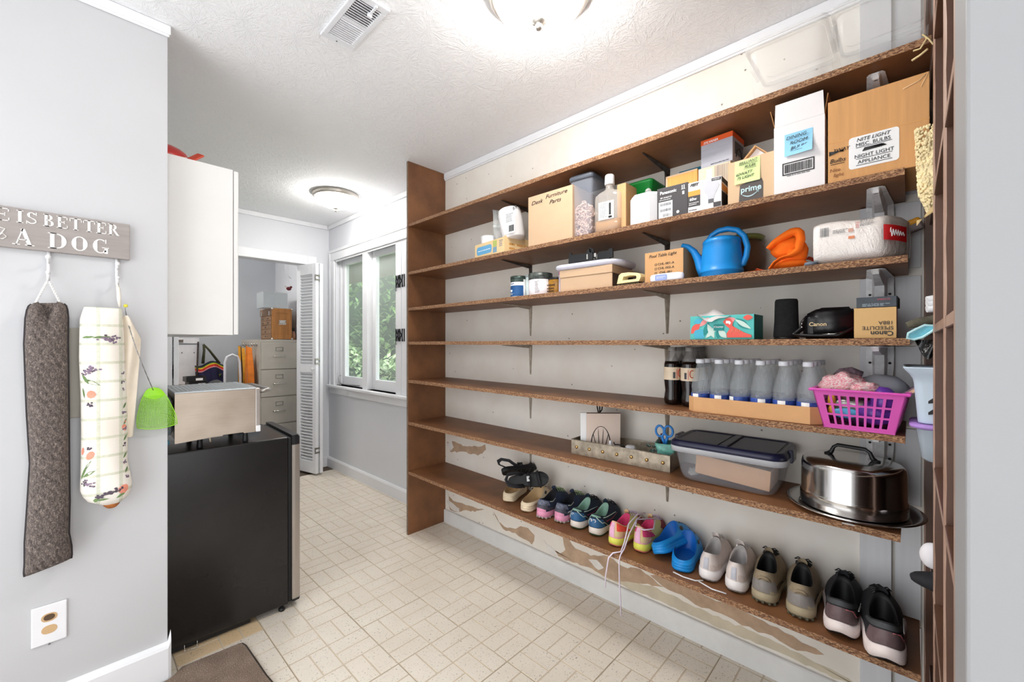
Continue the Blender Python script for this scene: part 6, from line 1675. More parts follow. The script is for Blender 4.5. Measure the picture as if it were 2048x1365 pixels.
for i, (x, z, ln, wd, a, m_) in enumerate(((-0.10, 0.02, 0.05, 0.012, 0.9, COR), (-0.085, 0.0, 0.045, 0.020, 0.9, AQU), (-0.09, 0.06, 0.03, 0.010, 0.3, AQU), (-0.055, 0.012, 0.05, 0.009, 1.25, TEALD), (-0.07, 0.045, 0.045, 0.008, 0.8, PNK), (-0.05, 0.004, 0.06, 0.008, 0.8, PALE), (-0.02, 0.004, 0.055, 0.009, 2.0, PALE), (-0.01, 0.004, 0.035, 0.010, 1.3, TEALD), (0.01, 0.055, 0.04, 0.012, 0.4, PNK), (0.05, 0.07, 0.05, 0.012, -0.8, TEALD), (0.045, 0.068, 0.06, 0.007, -0.6, PALE), (0.07, 0.072, 0.03, 0.009, 0.0, COR), (0.02, 0.004, 0.04, 0.010, 2.3, PALE))):
    leafd(t, x, z, ln, wd, a, m_, y=-0.0004 - 0.00012 * i)
g = G()
P = [(0.008, 0.060), (0.018, 0.072), (0.032, 0.070), (0.040, 0.058), (0.038, 0.046), (0.052, 0.036), (0.075, 0.022), (0.096, 0.014), (0.096, 0.006), (0.022, 0.006), (0.020, 0.020), (0.030, 0.036), (0.018, 0.046)]
g.prism(P, -0.0030, -0.0022, 'y'); g.out('printed_parrot', COR, t)
g = G(); g.prism([(0.018, 0.064), (0.030, 0.062), (0.034, 0.056), (0.030, 0.049), (0.026, 0.054), (0.018, 0.054)], -0.0036, -0.0030, 'y'); g.out('printed_beak', PAPER, t)
g = G()
for i in range(5): g.tube([(0.034 + i * 0.006, -0.0034, 0.020 + (i % 2) * 0.003), (0.038 + i * 0.006, -0.0034, 0.034)], 0.0005, 4)
g.out('printed_feather_lines', mat('peach_line', (250, 196, 150), 0.5), t)
decal(t, 'brand_panel', TEALD, -0.022, 0.010, 0.030, 0.052, y=-0.0030, r=0.003); text(t, 'Kleenex', -0.006, 0.043, 0.0095, PAPER, y=-0.0038, shear=0.2)
g = G()
def tis(u, v):
    a = u * 2 - 1
    return (-0.035 + 0.055 * a + 0.012 * v, -0.006 - 0.012 * v * (1 - abs(a)) + 0.06 * (1 - v) * 0.6, 0.0845 + 0.022 * (1 - abs(a)) * (1 - v) + 0.004 * math.sin(5 * a) - 0.024 * v * (1 - abs(a)) ** 0.8)
g.surf(tis, 14, 8); g.surf(lambda u, v: tuple(p + q for p, q in zip(tis(u, v), (0, 0.0012, 0.0006))), 14, 8); g.out('tissue', mat('grey_white_tissue', (212, 206, 204), 0.85), t)
t = item('smart_speaker', 'black fabric cylinder speaker on the fourth shelf', 'speaker', 0.298, 1.632, s4(0.3))
g = G(); g.lathe([(0.036, 0.006), (0.037, 0.010), (0.034, 0.06), (0.0325, 0.124), (0.030, 0.131), (0, 0.132)], 32); g.out('fabric_shell', mat('black_speaker_fabric', (30, 30, 31), 0.95, vary=0.25, vs=200, bump=0.3, bs=400), t)
g = G(); g.lathe([(0.034, 0), (0.0365, 0.002), (0.036, 0.0055), (0, 0.0055)], 32); g.out('base_ring', BLACK_PL, t)
t = item('camera_case', 'black leather camera case with gold name on fourth shelf', 'camera case', 0.178, 1.595, s4(0.18), math.radians(6))
LEA = mat('black_leatherette', (24, 23, 25), 0.32, vary=0.15, vs=40, bump=0.1, bs=200)
g = G(); g.loft([[(x, y_, z) for x, y_ in P] for P, z in (([(-0.068, 0.0), (-0.01, -0.012), (0.06, -0.012), (0.066, 0.07), (-0.066, 0.07)], 0.0), ([(-0.068, 0.0), (-0.01, -0.014), (0.062, -0.014), (0.066, 0.07), (-0.066, 0.07)], 0.05), ([(-0.064, 0.004), (-0.02, -0.006), (0.06, -0.010), (0.064, 0.07), (-0.060, 0.07)], 0.075), ([(-0.030, 0.012), (-0.02, 0.004), (0.052, 0.0), (0.056, 0.066), (-0.02, 0.066)], 0.096))], True, True, True, 0, False)
es = list(g.bm.edges); bmesh.ops.bevel(g.bm, geom=es, offset=0.007, segments=3, affect='EDGES', clamp_overlap=True)
for f in g.bm.faces: f.smooth = True
g.out('case_body', LEA, t)
g = G(); g.push(Matrix.Translation((-0.030, 0.010, 0.040)) @ Matrix.Rotation(PI / 2, 4, 'X')); g.box(-0.028, 0.028, -0.032, 0.030, 0.0, 0.016, r=0.008); g.pop(); g.out('lens_front', LEA, t)
text(t, 'Canon', -0.030, 0.044, 0.0165, mat('gold_print', (232, 206, 160), 0.4), y=-0.0165, off=0.0003)
g = G(); g.tube([(-0.055, 0.004, 0.068), (-0.068, 0.0, 0.05), (-0.072, -0.002, 0.03), (-0.092, -0.006, 0.012), (-0.070, -0.014, 0.010), (-0.03, -0.022, 0.008), (0.02, -0.026, 0.008), (0.055, -0.022, 0.030)], [0.005] * 8, 6, sx=1.8); g.out('strap', LEA, t)
g = G(); g.tube([(-0.03, -0.0245, 0.0125), (0.01, -0.030, 0.014), (0.04, -0.028, 0.022)], 0.0012, 4); g.ellip((-0.070, -0.008, 0.036), (0.003, 0.003, 0.003), 8, 6); g.ellip((-0.070, -0.008, 0.047), (0.003, 0.003, 0.003), 8, 6); g.out('silver_fitting', CHROME, t)
t = item('flash_box', 'tan and red flash box standing upside down on fourth shelf', 'box', 0.0725, 1.546, s4(0.07), math.radians(0))
RB = mat('red_box_card', (198, 22, 22), 0.5, vary=0.04); TB = mat('tan_box_card', (214, 172, 112), 0.55, vary=0.03)
g = G(); g.box(-0.045, 0.045, 0, 0.13, 0, 0.0855, r=0.001, front={0: 1, 1: 1, 3: 1}); g.out('carton', [TB, RB], t)
g = G(); g.box(0.0452, 0.0460, 0.0, 0.010, 0.001, 0.084); g.out('black_seam', INK, t)
for s_, z, sz_ in (('188A', 0.043, 0.0145), ('SPEEDLITE', 0.029, 0.0145), ('Canon', 0.014, 0.018)): text(t, s_, 0.039, z, sz_, PEN, rot=PI, align='LEFT', off=0.0004 if s_ == 'Canon' else 0.0)
t = item('dark_flash_box', 'slim dark grey box lying on the tan red flash box', 'box', 0.070, 1.556, s4(0.07) + 0.0862, math.radians(-2))
DKB = mat('dark_slate_card', (66, 74, 82), 0.5, vary=0.15, vs=20)
carton(t, 0.086, 0.11, 0.030, DKB)
g = G(); g.box(0.0432, 0.0438, 0.002, 0.108, 0.001, 0.029); g.out('worn_black_end', INK, t)
text(t, 'SPEEDLITE', 0.016, 0.022, 0.006, mat('faded_red_print', (206, 96, 110), 0.5), rot=0); lines(t, -0.030, 0.03, 0.003, 0.012, 3, mat('pale_blue_print', (170, 190, 200), 0.5))

# ------------------------------------------------------------------ fifth shelf : cola, water, pink basket
s5 = lambda y: Z(5, y)
COLA = mat('cola_liquid', (22, 12, 10), 0.08, vary=0.1, coat=0.5)
CLN = clear_plastic('clear_grey_neck', (150, 148, 146), 0.5, 0.08)
LBL = mat('cream_gold_label', (226, 206, 180), 0.5, vary=0.06, vs=20)
def cola(y, x, label, turn):
    t = item('cola_bottle', label, 'bottle', y, x, s5(y), turn, 'cola bottles on the fifth shelf')
    g = G(); g.lathe([(0.020, 0.001), (0.029, 0.004), (0.032, 0.018), (0.030, 0.040), (0.0275, 0.056), (0.030, 0.078), (0.032, 0.098), (0.032, 0.150), (0.0315, 0.160), (0.028, 0.172)], 26)
    bd_ = g.out('filled_body', COLA, t)
    g = G()
    g.lathe([(0.0279, 0.1723), (0.022, 0.186), (0.015, 0.200), (0.0135, 0.206), (0.0135, 0.212)], 22); g.out('clear_neck', CLN, t)
    g = G(); g.lathe([(0.0150, 0.2123), (0.0155, 0.214), (0.0155, 0.226), (0.0140, 0.228), (0, 0.228)], 20); g.out('cap', mat('grey_silver_cap', (150, 146, 142), 0.4, vary=0.1), t)
    g = G(); g.surf(lambda u, v: (0.0326 * math.cos(2 * PI * u), 0.0326 * math.sin(2 * PI * u), 0.099 + 0.050 * v), 30, 1); lb = g.out('label_band', LBL, t)
    RDP = mat('cola_red_print', (206, 74, 42), 0.5, vary=0)
    g = G()
    def arc(u, z): a = -PI / 2 + u; return (0.0334 * math.cos(a), 0.0334 * math.sin(a), z)
    g.tube([arc(0.42 + 0.24 * math.cos(q), 0.126 + 0.014 * math.sin(q)) for q in [math.radians(60 + 24 * i) for i in range(11)]], 0.0017, 5)
    g.out('red_letter', RDP, t)
    g = G()
    for i in range(5): g.tube([arc(-0.04, 0.108 + i * 0.007), arc(0.06, 0.108 + i * 0.007)], 0.0010, 4)
    g.tube([arc(0.02, 0.104), arc(0.02, 0.142)], 0.0008, 4); g.out('side_print', RDP, t)
    g = G()
    for i in range(9): g.tube([arc(-0.42 + i * 0.03, 0.106), arc(-0.42 + i * 0.03, 0.130)], 0.0005, 4)
    g.out('barcode', INK_G, t)
    return t
k_ = 0
for r_, (y, x0) in enumerate(((0.686, 1.690), (0.612, 1.680))):
    for c_ in range(3):
        x = x0 + 0.0655 * c_ * (0.70 if r_ == 0 else 0.78); yy = y + 0.0 * c_
        if c_ and r_ == 0: x = 1.690 + 0.048 * c_
        pass
spots = [(0.690, 1.6575, 'dark cola bottle, front of the row nearest the window', 0.9), (0.690, 1.7225, 'dark cola bottle, middle of the row nearest the window', 0.6), (0.690, 1.7870, 'dark cola bottle, against the wall nearest the window', 0.5),
         (0.6195, 1.6500, 'dark cola bottle, front of the row nearest the water tray', 0.2), (0.6220, 1.7155, 'dark cola bottle, middle of the row nearest the water tray', 0.0), (0.6230, 1.7810, 'dark cola bottle, against the wall nearest the water tray', 0.0)]
first = None
for y, x, lab, tn in spots:
    if first is None: first = cola(y, x, lab, tn)
    else:
        c = copy_tree(first); c.location = (x, y, s5(y)); c.rotation_euler = (0, 0, -PI / 2 + tn); c['label'] = lab
# tray of water
t = item('bottle_tray', 'brown cardboard tray holding the pack of water bottles', 'tray', 0.392, 1.536, s5(0.39), math.radians(-1.5))
def ch_(hw, d0, d1, c): return [(-hw + c, d0), (hw - c, d0), (hw, d0 + c), (hw, d1 - c), (hw - c, d1), (-hw + c, d1), (-hw, d1 - c), (-hw, d0 + c)]
O_, I_ = ch_(0.199, 0, 0.270, 0.026), ch_(0.196, 0.003, 0.267, 0.025)
g = G(); hh = 0.052
g.loft([[(x, y_, 0.0) for x, y_ in O_], [(x, y_, hh) for x, y_ in O_], [(x, y_, hh) for x, y_ in I_], [(x, y_, 0.003) for x, y_ in I_]], True, True, True, 0, False); g.out('tray_wall', mat('tray_cardboard', (212, 162, 112), 0.7, vary=0.05), t)
tray_t = t
bw = thing('water_bottle', 'x', 'bottle', (0, 0, 0), -PI / 2, 'water bottles in the cardboard tray')
g = G(); g.lathe([(0.022, 0.0005), (0.0295, 0.004), (0.0305, 0.012), (0.0295, 0.03), (0.0305, 0.05), (0.0295, 0.075), (0.0305, 0.088), (0.0285, 0.100), (0.0235, 0.122), (0.0165, 0.148), (0.0125, 0.162), (0.0125, 0.168)], 20); g.out('bottle_body', WATER_PL, bw)
g = G(); g.lathe([(0.0140, 0.1682), (0.0150, 0.170), (0.0148, 0.181), (0.0130, 0.1835), (0, 0.1835)], 18); g.out('cap', mat('white_bottle_cap', (226, 228, 234), 0.4, vary=0.02), bw)
g = G(); g.surf(lambda u, v: (0.0309 * math.cos(2 * PI * u), 0.0309 * math.sin(2 * PI * u), 0.024 + 0.037 * v), 20, 1); lb = g.out('blue_label', mat('water_blue_label', (58, 86, 168), 0.45, vary=0.25, vs=60), bw)
g = G(); g.surf(lambda u, v: (0.0313 * math.cos(-2.2 + 0.7 * u), 0.0313 * math.sin(-2.2 + 0.7 * u), 0.030 + 0.030 * v), 5, 1); g.out('white_panel', PAPER, bw)
col_n = ('first', 'second', 'third', 'fourth', 'fifth', 'last'); row_n = ('front row', 'second row', 'third row', 'back row')
fst = True
for i in range(6):
    for j in range(4):
        b = bw if fst else copy_tree(bw); fst = False
        lx = -0.1625 + 0.065 * i; ly = 0.0365 + 0.0645 * j
        T = tray_t.matrix_basis @ Matrix.Translation((lx, ly, 0.0035))
        b.location = T.translation; b.rotation_euler = (0, 0, rnd.uniform(-2.2, -0.9))
        b['label'] = 'clear water bottle with white cap, %s of tray, %s from the cola' % (row_n[j], col_n[i]) if i < 5 else 'clear water bottle with white cap, %s of tray, next to pink basket' % row_n[j]
# pink basket
t = item('pink_basket', 'magenta pink lattice plastic basket filled with odds and ends', 'basket', 0.1075, 1.520, s5(0.107), math.radians(-3))
PK = mat('magenta_plastic', (216, 78, 176), 0.4, vary=0.03)
BH = 0.107; bw0, bd0, bw1, bd1 = 0.078, 0.17, 0.101, 0.215
def bx_(u, v, side):
    """point on the basket wall : u along 0..1, v height 0..1"""
    hw = bw0 + (bw1 - bw0) * v; y0 = 0.0 - 0.020 * v; y1 = bd0 + 0.025 * v; z = 0.002 + BH * v
    P = {'f': ((-hw, y0), (hw, y0)), 'r': ((hw, y0), (hw, y1)), 'b': ((hw, y1), (-hw, y1)), 'l': ((-hw, y1), (-hw, y0))}[side]
    return (P[0][0] + (P[1][0] - P[0][0]) * u, P[0][1] + (P[1][1] - P[0][1]) * u, z)
nrm = {'f': (0, 1, 0), 'r': (-1, 0, 0), 'b': (0, -1, 0), 'l': (1, 0, 0)}
for side in 'frbl':
    g = G()
    def cell(u0, u1, v0, v1):
        o_ = [bx_(u, v, side) for u, v in ((u0, v0), (u1, v0), (u1, v1), (u0, v1))]
        i_ = [tuple(a + 0.0026 * b for a, b in zip(p, nrm[side])) for p in o_]
        A = [g.v(p) for p in o_]; B = [g.v(p) for p in i_]
        g.f(A); g.f(list(reversed(B)))
        for q in range(4): g.f((A[q], B[q], B[(q + 1) % 4], A[(q + 1) % 4]))
    us = [0.0, 0.10] + [0.10 + 0.80 * (q + 0.68 * e) / 8 + (0.8 * 0.32 / 8 / 2) for q in range(8) for e in (0, 1)] + [0.90, 1.0]
    vb = [0, 0.10, 0.34, 0.39, 0.61, 0.66, 0.88, 1.0]
    for q in range(0, len(us) - 1):
        solid = q in (0, len(us) - 2) or (q % 2 == 1)
        if solid: cell(us[q], us[q + 1], 0, 1)
        else:
            for v0, v1 in ((0, 0.10), (0.34, 0.39), (0.61, 0.66), (0.88, 1.0)): cell(us[q], us[q + 1], v0, v1)
    g.out('lattice_wall', PK, t)
g = G(); g.box(-bw0, bw0, 0.0, bd0, 0.0, 0.003); g.out('basket_floor', PK, t)
g = G(); C4 = [bx_(0, 1, 'f'), bx_(1, 1, 'f'), bx_(1, 1, 'r'), bx_(1, 1, 'b')]
rim = lambda e, z: [(c[0] + (e if c[0] > 0 else -e), c[1] + (e if c[1] > 0.05 else -e), z) for c in C4]
g.loft([rim(0.0, 0.109), rim(0.007, 0.107), rim(0.009, 0.111), rim(0.007, 0.1145), rim(-0.003, 0.1145), rim(-0.003, 0.109), rim(0, 0.109)], True, False, False, 0, False); g.out('rim', PK, t)
bk = t
def in_basket(name, label, cat, x, y_, z, turn=0.0):
    o = thing(name, label, cat, (0, 0, 0)); o.matrix_basis = bk.matrix_basis @ Matrix.Translation((x, y_, z)) @ Matrix.Rotation(turn, 4, 'Z'); return o
m, k = new_mat('pink_patterned_cloth')
k.l(k.ramp(k.noise(16, 3, 0.6, None, 2.0), [(0.38, (232, 116, 138)), (0.48, (246, 176, 184)), (0.56, (250, 230, 226))]), k.p.inputs['Base Color']); k.p.inputs['Roughness'].default_value = 0.85
k.bump(k.noise(26, 3, 0.6, None, 1.0), 0.7, 0.01)
c_ = in_basket('pink_cloth', 'crumpled pink patterned cloth heaped in the magenta basket', 'cloth', -0.030, 0.055, 0.090)
g = G(); g.ellip((-0.012, 0.0, 0.030), (0.052, 0.050, 0.036), 26, 16, fn=lambda d: 1 + 0.35 * mnoise.noise(d * 2.6 + Vector((5, 0, 0)))); g.ellip((0.036, -0.012, 0.024), (0.042, 0.040, 0.022), 22, 14, fn=lambda d: 1 + 0.35 * mnoise.noise(d * 3 + Vector((1, 8, 0)))); g.out('folds', m, c_)
c_ = in_basket('dark_scarf', 'dark striped scarf end on top of the pink cloth', 'scarf', -0.032, 0.085, 0.128)
g = G(); g.tube([(-0.034, 0.0, 0.016), (-0.016, -0.01, 0.030), (0.008, -0.008, 0.034), (0.032, 0.0, 0.026)], [0.007, 0.012, 0.013, 0.009], 10); g.out('fabric', mat('grey_mauve_stripes', (120, 98, 108), 0.85, vary=0.35, vs=70), c_)
c_ = in_basket('grey_pouch', 'smooth grey pouch leaning at the back of magenta basket', 'pouch', 0.040, 0.105, 0.075, 0.0)
g = G(); g.ellip((0.0, 0.0, 0.040), (0.060, 0.042, 0.040), 22, 12, fn=lambda d: 1 + 0.08 * mnoise.noise(d * 2)); g.out('pouch_body', mat('grey_nylon', (146, 146, 152), 0.45, vary=0.05), c_)
c_ = in_basket('purple_pouch', 'purple satin pouch at the right front of magenta basket', 'pouch', 0.052, 0.030, 0.050)
g = G(); g.ellip((0, 0, 0.036), (0.030, 0.036, 0.038), 18, 12, fn=lambda d: 1 + 0.12 * mnoise.noise(d * 2.5)); g.ellip((-0.02, 0.01, 0.0), (0.05, 0.034, 0.034), 18, 12); g.out('pouch_body', mat('purple_satin', (104, 56, 160), 0.35, vary=0.15), c_)
c_ = in_basket('small_notebook', 'small notebook with cream edge sticking out of magenta basket', 'notebook', 0.082, 0.075, 0.088)
g = G(); g.push(Matrix.Rotation(math.radians(-40), 4, 'Y') @ Matrix.Rotation(math.radians(0), 4, 'X')); g.box(-0.028, 0.052, -0.045, 0.055, 0.0, 0.009, r=0.001); g.pop(); g.out('pages', mat('cream_page_edge', (216, 180, 148), 0.7), c_)
g = G(); g.push(Matrix.Rotation(math.radians(-40), 4, 'Y')); g.box(-0.029, 0.053, -0.046, 0.056, 0.0092, 0.0115, r=0.0005); g.pop(); g.out('cover', mat('grey_purple_cover', (120, 104, 116), 0.5), c_)
c_ = in_basket('yellow_toy', 'yellow plastic piece seen through the left basket holes', 'toy', -0.062, 0.022, 0.045)
g = G(); g.ellip((0, 0, 0.032), (0.010, 0.010, 0.022), 12, 10); g.ellip((0, 0, 0.004), (0.009, 0.010, 0.016), 12, 8); g.out('piece', mat('amber_yellow', (240, 180, 60), 0.4), c_)
c_ = in_basket('silver_tinsel', 'crinkled silver foil seen behind the pink lattice', 'foil', -0.022, 0.030, 0.066)
g = G(); g.ellip((0, 0, 0), (0.046, 0.014, 0.020), 18, 10, fn=lambda d: 1 + 0.4 * mnoise.noise(d * 6)); g.out('foil', mat('crinkled_silver', (176, 178, 172), 0.3, metal=0.7, vary=0.3, vs=60), c_)
c_ = in_basket('blue_ribbon', 'light blue ribbon loop seen behind the pink lattice', 'ribbon', -0.030, 0.018, 0.036)
g = G(); g.ellip((0, 0, 0.008), (0.034, 0.009, 0.014), 16, 8, fn=lambda d: 1 + 0.25 * mnoise.noise(d * 4)); g.out('loop', mat('sky_blue_satin', (92, 178, 222), 0.4), c_)
c_ = in_basket('violet_bag', 'dark violet bag filling the bottom of magenta basket', 'bag', 0.0, 0.075, 0.004)
g = G(); g.ellip((0, 0, 0.030), (0.066, 0.062, 0.028), 22, 10, fn=lambda d: 1 + 0.1 * mnoise.noise(d * 3)); g.out('bag_body', mat('dark_violet_fabric', (58, 34, 76), 0.6, vary=0.3, vs=20), c_)
# ------------------------------------------------------------------ sixth shelf
s6 = lambda y: Z(6, y)
GALV = mat('galvanised_metal', (172, 160, 142), 0.42, metal=0.55, vary=0.2, vs=28)
t = item('metal_tray', 'long galvanised metal tray with brass studs on sixth shelf', 'tray', 0.9115, 1.611, s6(0.91), math.radians(3.5))
w, d, h, th = 0.452, 0.165, 0.066, 0.002
g = G()
for b in ((-w / 2, w / 2, 0, th, 0, h), (-w / 2, w / 2, d - th, d, 0, h), (-w / 2, -w / 2 + th, th, d - th, 0, h), (w / 2 - th, w / 2, th, d - th, 0, h), (-w / 2 + th, w / 2 - th, th, d - th, 0, th)): g.box(*b)
g.out('tray_wall', GALV, t)
g = G(); g.tube([(-w / 2, 0.001, h), (w / 2, 0.001, h)], 0.0022, 6); g.tube([(-w / 2, d - 0.001, h), (w / 2, d - 0.001, h)], 0.0022, 6); g.tube([(-w / 2 + .001, 0, h), (-w / 2 + .001, d, h)], 0.0022, 6); g.tube([(w / 2 - .001, 0, h), (w / 2 - .001, d, h)], 0.0022, 6); g.out('rolled_edge', GALV, t)
BR = mat('brass_stud', (206, 172, 112), 0.3, metal=0.9, vary=0.05)
sg = G(); sg.push(Matrix.Rotation(PI / 2, 4, 'X')); sg.lathe([(0.0075, 0), (0.007, 0.003), (0.004, 0.0055), (0, 0.006)], 14); sm_ = sg.mesh('stud', BR)
for i in range(7):
    o = bpy.data.objects.new('stud', sm_); COL.objects.link(o); o.parent = t; o.location = (-0.198 + i * 0.066, -0.0004, 0.034)
g = G(); rr = random.Random(2)
for i in range(26): g.ellip((rr.uniform(0.0, 0.20), d - th - 0.0006, rr.uniform(0.014, 0.056)), (0.008, 0.002, 0.006), 8, 6)
g.out('stamped_flowers', mat('tarnished_teal_metal', (110, 132, 126), 0.35, metal=0.6, vary=0.2, vs=50), t)
mt_ = t
def in_tray(name, label, cat, x, y_, turn=0.0, z=0.0025):
    o = thing(name, label, cat); o.matrix_basis = mt_.matrix_basis @ Matrix.Translation((x, y_, z)) @ Matrix.Rotation(turn, 4, 'Z'); return o
WIRE = mat('black_wire', (26, 26, 28), 0.4, metal=0.3)
t = in_tray('letter_holder', 'black wire leaf shaped letter holder standing in the metal tray', 'letter holder', -0.120, 0.075, math.radians(38))
def leafwire(y_, sc=1.0):
    g = G()
    arch = [(0.046 * sc * math.cos(a), y_, 0.004 + 0.125 * sc * math.sin(a) ** 0.8) for a in [PI * i / 20 for i in range(21)]]
    g.tube(arch, 0.0022, 6)
    for s_ in (-1, 1):
        for k_, (xe, ze) in enumerate(((0.012, 0.120), (0.034, 0.092), (0.044, 0.045))):
            g.tube([(s_ * 0.004 * (k_ + 1), y_, 0.003), (s_ * (0.004 * (k_ + 1) + xe) * 0.55, y_, ze * 0.55 * sc), (s_ * xe * sc, y_, ze * sc)], 0.0015, 5)
    g.tube([(-0.046 * sc, y_, 0.002), (0.046 * sc, y_, 0.002)], 0.0022, 6)
    return g
leafwire(-0.022).out('front_leaf', WIRE, t); leafwire(0.026).out('back_leaf', WIRE, t)
g = G()
for x in (-0.03, 0.03): g.tube([(x, -0.022, 0.002), (x, 0.026, 0.002)], 0.002, 6)
g.tube([(0.0, 0.026, 0.125), (0.0, 0.028, 0.170), (-0.010, 0.028, 0.222)], 0.003, 6); g.tube([(0, 0.028, 0.165), (0.004, 0.028, 0.190), (0.004, 0.028, 0.224)], 0.003, 6); g.tube([(0.002, 0.028, 0.180), (0.014, 0.028, 0.196), (0.016, 0.028, 0.218)], 0.003, 6)
g.out('twig_finial', WIRE, t)
CARDW = mat('cream_card', (226, 206, 192), 0.6, vary=0.03)
t = in_tray('greeting_card', 'cream card with brown top edge in the letter holder', 'card', -0.120, 0.075, math.radians(38))
g = G(); g.push(Matrix.Rotation(math.radians(2), 4, 'X')); g.box(-0.064, 0.088, -0.019, -0.014, 0.003, 0.188); g.pop(); g.out('card_sheet', CARDW, t)
g = G(); g.push(Matrix.Rotation(math.radians(2), 4, 'X')); g.box(-0.064, 0.088, -0.0195, -0.0135, 0.1882, 0.191); g.pop(); g.out('brown_edge', mat('brown_card_edge', (92, 66, 56), 0.6), t)
t = in_tray('white_envelope', 'stack of white envelopes behind the cream card in the tray', 'envelope', -0.120, 0.075, math.radians(38))
g = G(); g.push(Matrix.Rotation(math.radians(-4), 4, 'X')); g.box(-0.088, 0.060, -0.010, 0.004, 0.003, 0.186, r=0.002); g.pop(); g.out('envelope_sheet', PAPER, t)
t = in_tray('spool_jar', 'small jar with white lid and black rim in the tray', 'jar', 0.040, 0.050)
g = G(); g.lathe([(0.019, 0), (0.020, 0.003), (0.020, 0.040)], 20); g.out('jar_wall', mat('peach_jar', (218, 190, 166), 0.3), t)
g = G(); g.lathe([(0.0215, 0.0402), (0.0215, 0.048)], 20); g.out('black_rim', BLACK_PL, t)
g = G(); g.lathe([(0.021, 0.0482), (0.022, 0.051), (0.021, 0.062), (0.016, 0.066), (0, 0.066)], 20); g.out('white_lid', WHITE_PL, t)
t = in_tray('white_connector', 'pair of small white plastic connectors with black cable in tray', 'connector', -0.030, 0.030)
g = G(); g.box(-0.024, -0.006, -0.010, 0.010, 0.0, 0.062, r=0.003); g.box(-0.020, -0.010, -0.004, 0.006, 0.0622, 0.078, r=0.002); g.box(0.016, 0.032, -0.008, 0.008, 0.0, 0.058, r=0.003); g.out('plug_body', WHITE_PL, t)
g = G(); g.tube([(-0.005, 0.012, 0.07), (0.0, 0.014, 0.060), (0.012, 0.016, 0.062), (0.04, 0.018, 0.06), (0.05, 0.02, 0.03)], 0.003, 6); g.out('cable', BLACK_PL, t)
t = in_tray('teal_cup', 'hammered teal square cup holding scissors and pens', 'cup', 0.188, 0.070, math.radians(12))
TQ = mat('hammered_teal', (112, 178, 164), 0.3, vary=0.2, vs=60, bump=0.6, bs=130)
def sqr(hw, z, c=0.012, dz=0.0): 
    P = []
    for x, y_, a0 in ((hw - c, -hw + c, -90), (hw - c, hw - c, 0), (-hw + c, hw - c, 90), (-hw + c, -hw + c, 180)):
        for a in (a0, a0 + 45, a0 + 90):
            px_, py_ = x + c * math.cos(math.radians(a)), y_ + c * math.sin(math.radians(a))
            P.append((px_, py_, z + dz * (abs(px_) + abs(py_)) / (2 * hw)))
    return P
g = G(); g.loft([sqr(0.030, 0.0), sqr(0.031, 0.004), sqr(0.036, 0.070), sqr(0.043, 0.088, 0.012, 0.014), sqr(0.041, 0.088, 0.012, 0.014), sqr(0.034, 0.070), sqr(0.028, 0.006)], True, True, True); g.out('cup_wall', TQ, t)
cup_m = t
def in_cup(name, label, cat, x, y_, rx, ry):
    o = thing(name, label, cat); o.matrix_basis = cup_m.matrix_basis @ Matrix.Translation((x, y_, 0.008)) @ Matrix.Rotation(rx, 4, 'X') @ Matrix.Rotation(ry, 4, 'Y'); return o
t = in_cup('scissors', 'scissors with bright blue handles standing in the teal cup', 'scissors', 0.0, -0.002, 0.05, -0.06)
g = G()
for s_ in (-1, 1):
    P = [(s_ * 0.017 + 0.016 * math.cos(a) , 0.0, 0.138 + 0.022 * math.sin(a)) for a in [2 * PI * i / 22 for i in range(22)]]
    g.tube(P, 0.0048, 8, closed=True); g.tube([(s_ * 0.012, 0, 0.117), (s_ * 0.006, 0, 0.100), (s_ * 0.001, 0, 0.080)], [0.005, 0.007, 0.006], 8)
g.out('handles', mat('scissor_blue', (44, 128, 206), 0.35), t)
g = G()
for s_ in (-1, 1): g.prism([(s_ * 0.001, 0.085), (s_ * 0.008, 0.085), (s_ * 0.002, 0.0)], s_ * 0.001, s_ * 0.002, 'y')
g.out('blades', CHROME, t)
t = in_cup('red_marker', 'dark red capped marker in the teal cup', 'marker', -0.012, 0.012, -0.06, -0.08)
g = G(); g.lathe([(0.0055, 0), (0.006, 0.09), (0.0065, 0.0905), (0.0065, 0.118), (0.004, 0.122), (0, 0.122)], 12); g.out('barrel', mat('dark_red_barrel', (110, 40, 40), 0.35), t)
t = in_cup('black_pen', 'black pen leaning at the left of the teal cup', 'pen', -0.018, -0.004, 0.0, -0.10)
g = G(); g.lathe([(0.004, 0), (0.0045, 0.11), (0.002, 0.113), (0.002, 0.120), (0, 0.120)], 10); g.out('barrel', BLACK_PL, t)
t = in_cup('grey_file', 'flat grey nail file leaning right in the teal cup', 'file', 0.014, -0.010, 0.04, 0.22)
g = G(); g.box(-0.007, 0.007, -0.0015, 0.0015, 0.0, 0.125, r=0.001); g.out('file_blade', mat('grey_emery', (122, 124, 128), 0.6), t)
t = in_cup('eyeglasses_wire', 'thin wire loop and blue stick behind teal cup scissors', 'wire', 0.010, 0.018, -0.05, 0.30)
g = G(); g.tube([(0, 0, 0), (0.004, 0, 0.08), (0.020, 0, 0.115), (0.006, 0, 0.12), (-0.006, 0, 0.10)], 0.0012, 5); g.out('wire_loop', STEEL_BR, t)
g = G(); g.tube([(0.006, 0.004, 0.002), (0.034, 0.004, 0.125)], 0.0014, 6); g.out('blue_stick', mat('scissor_blue', (44, 128, 206), 0.35), t)
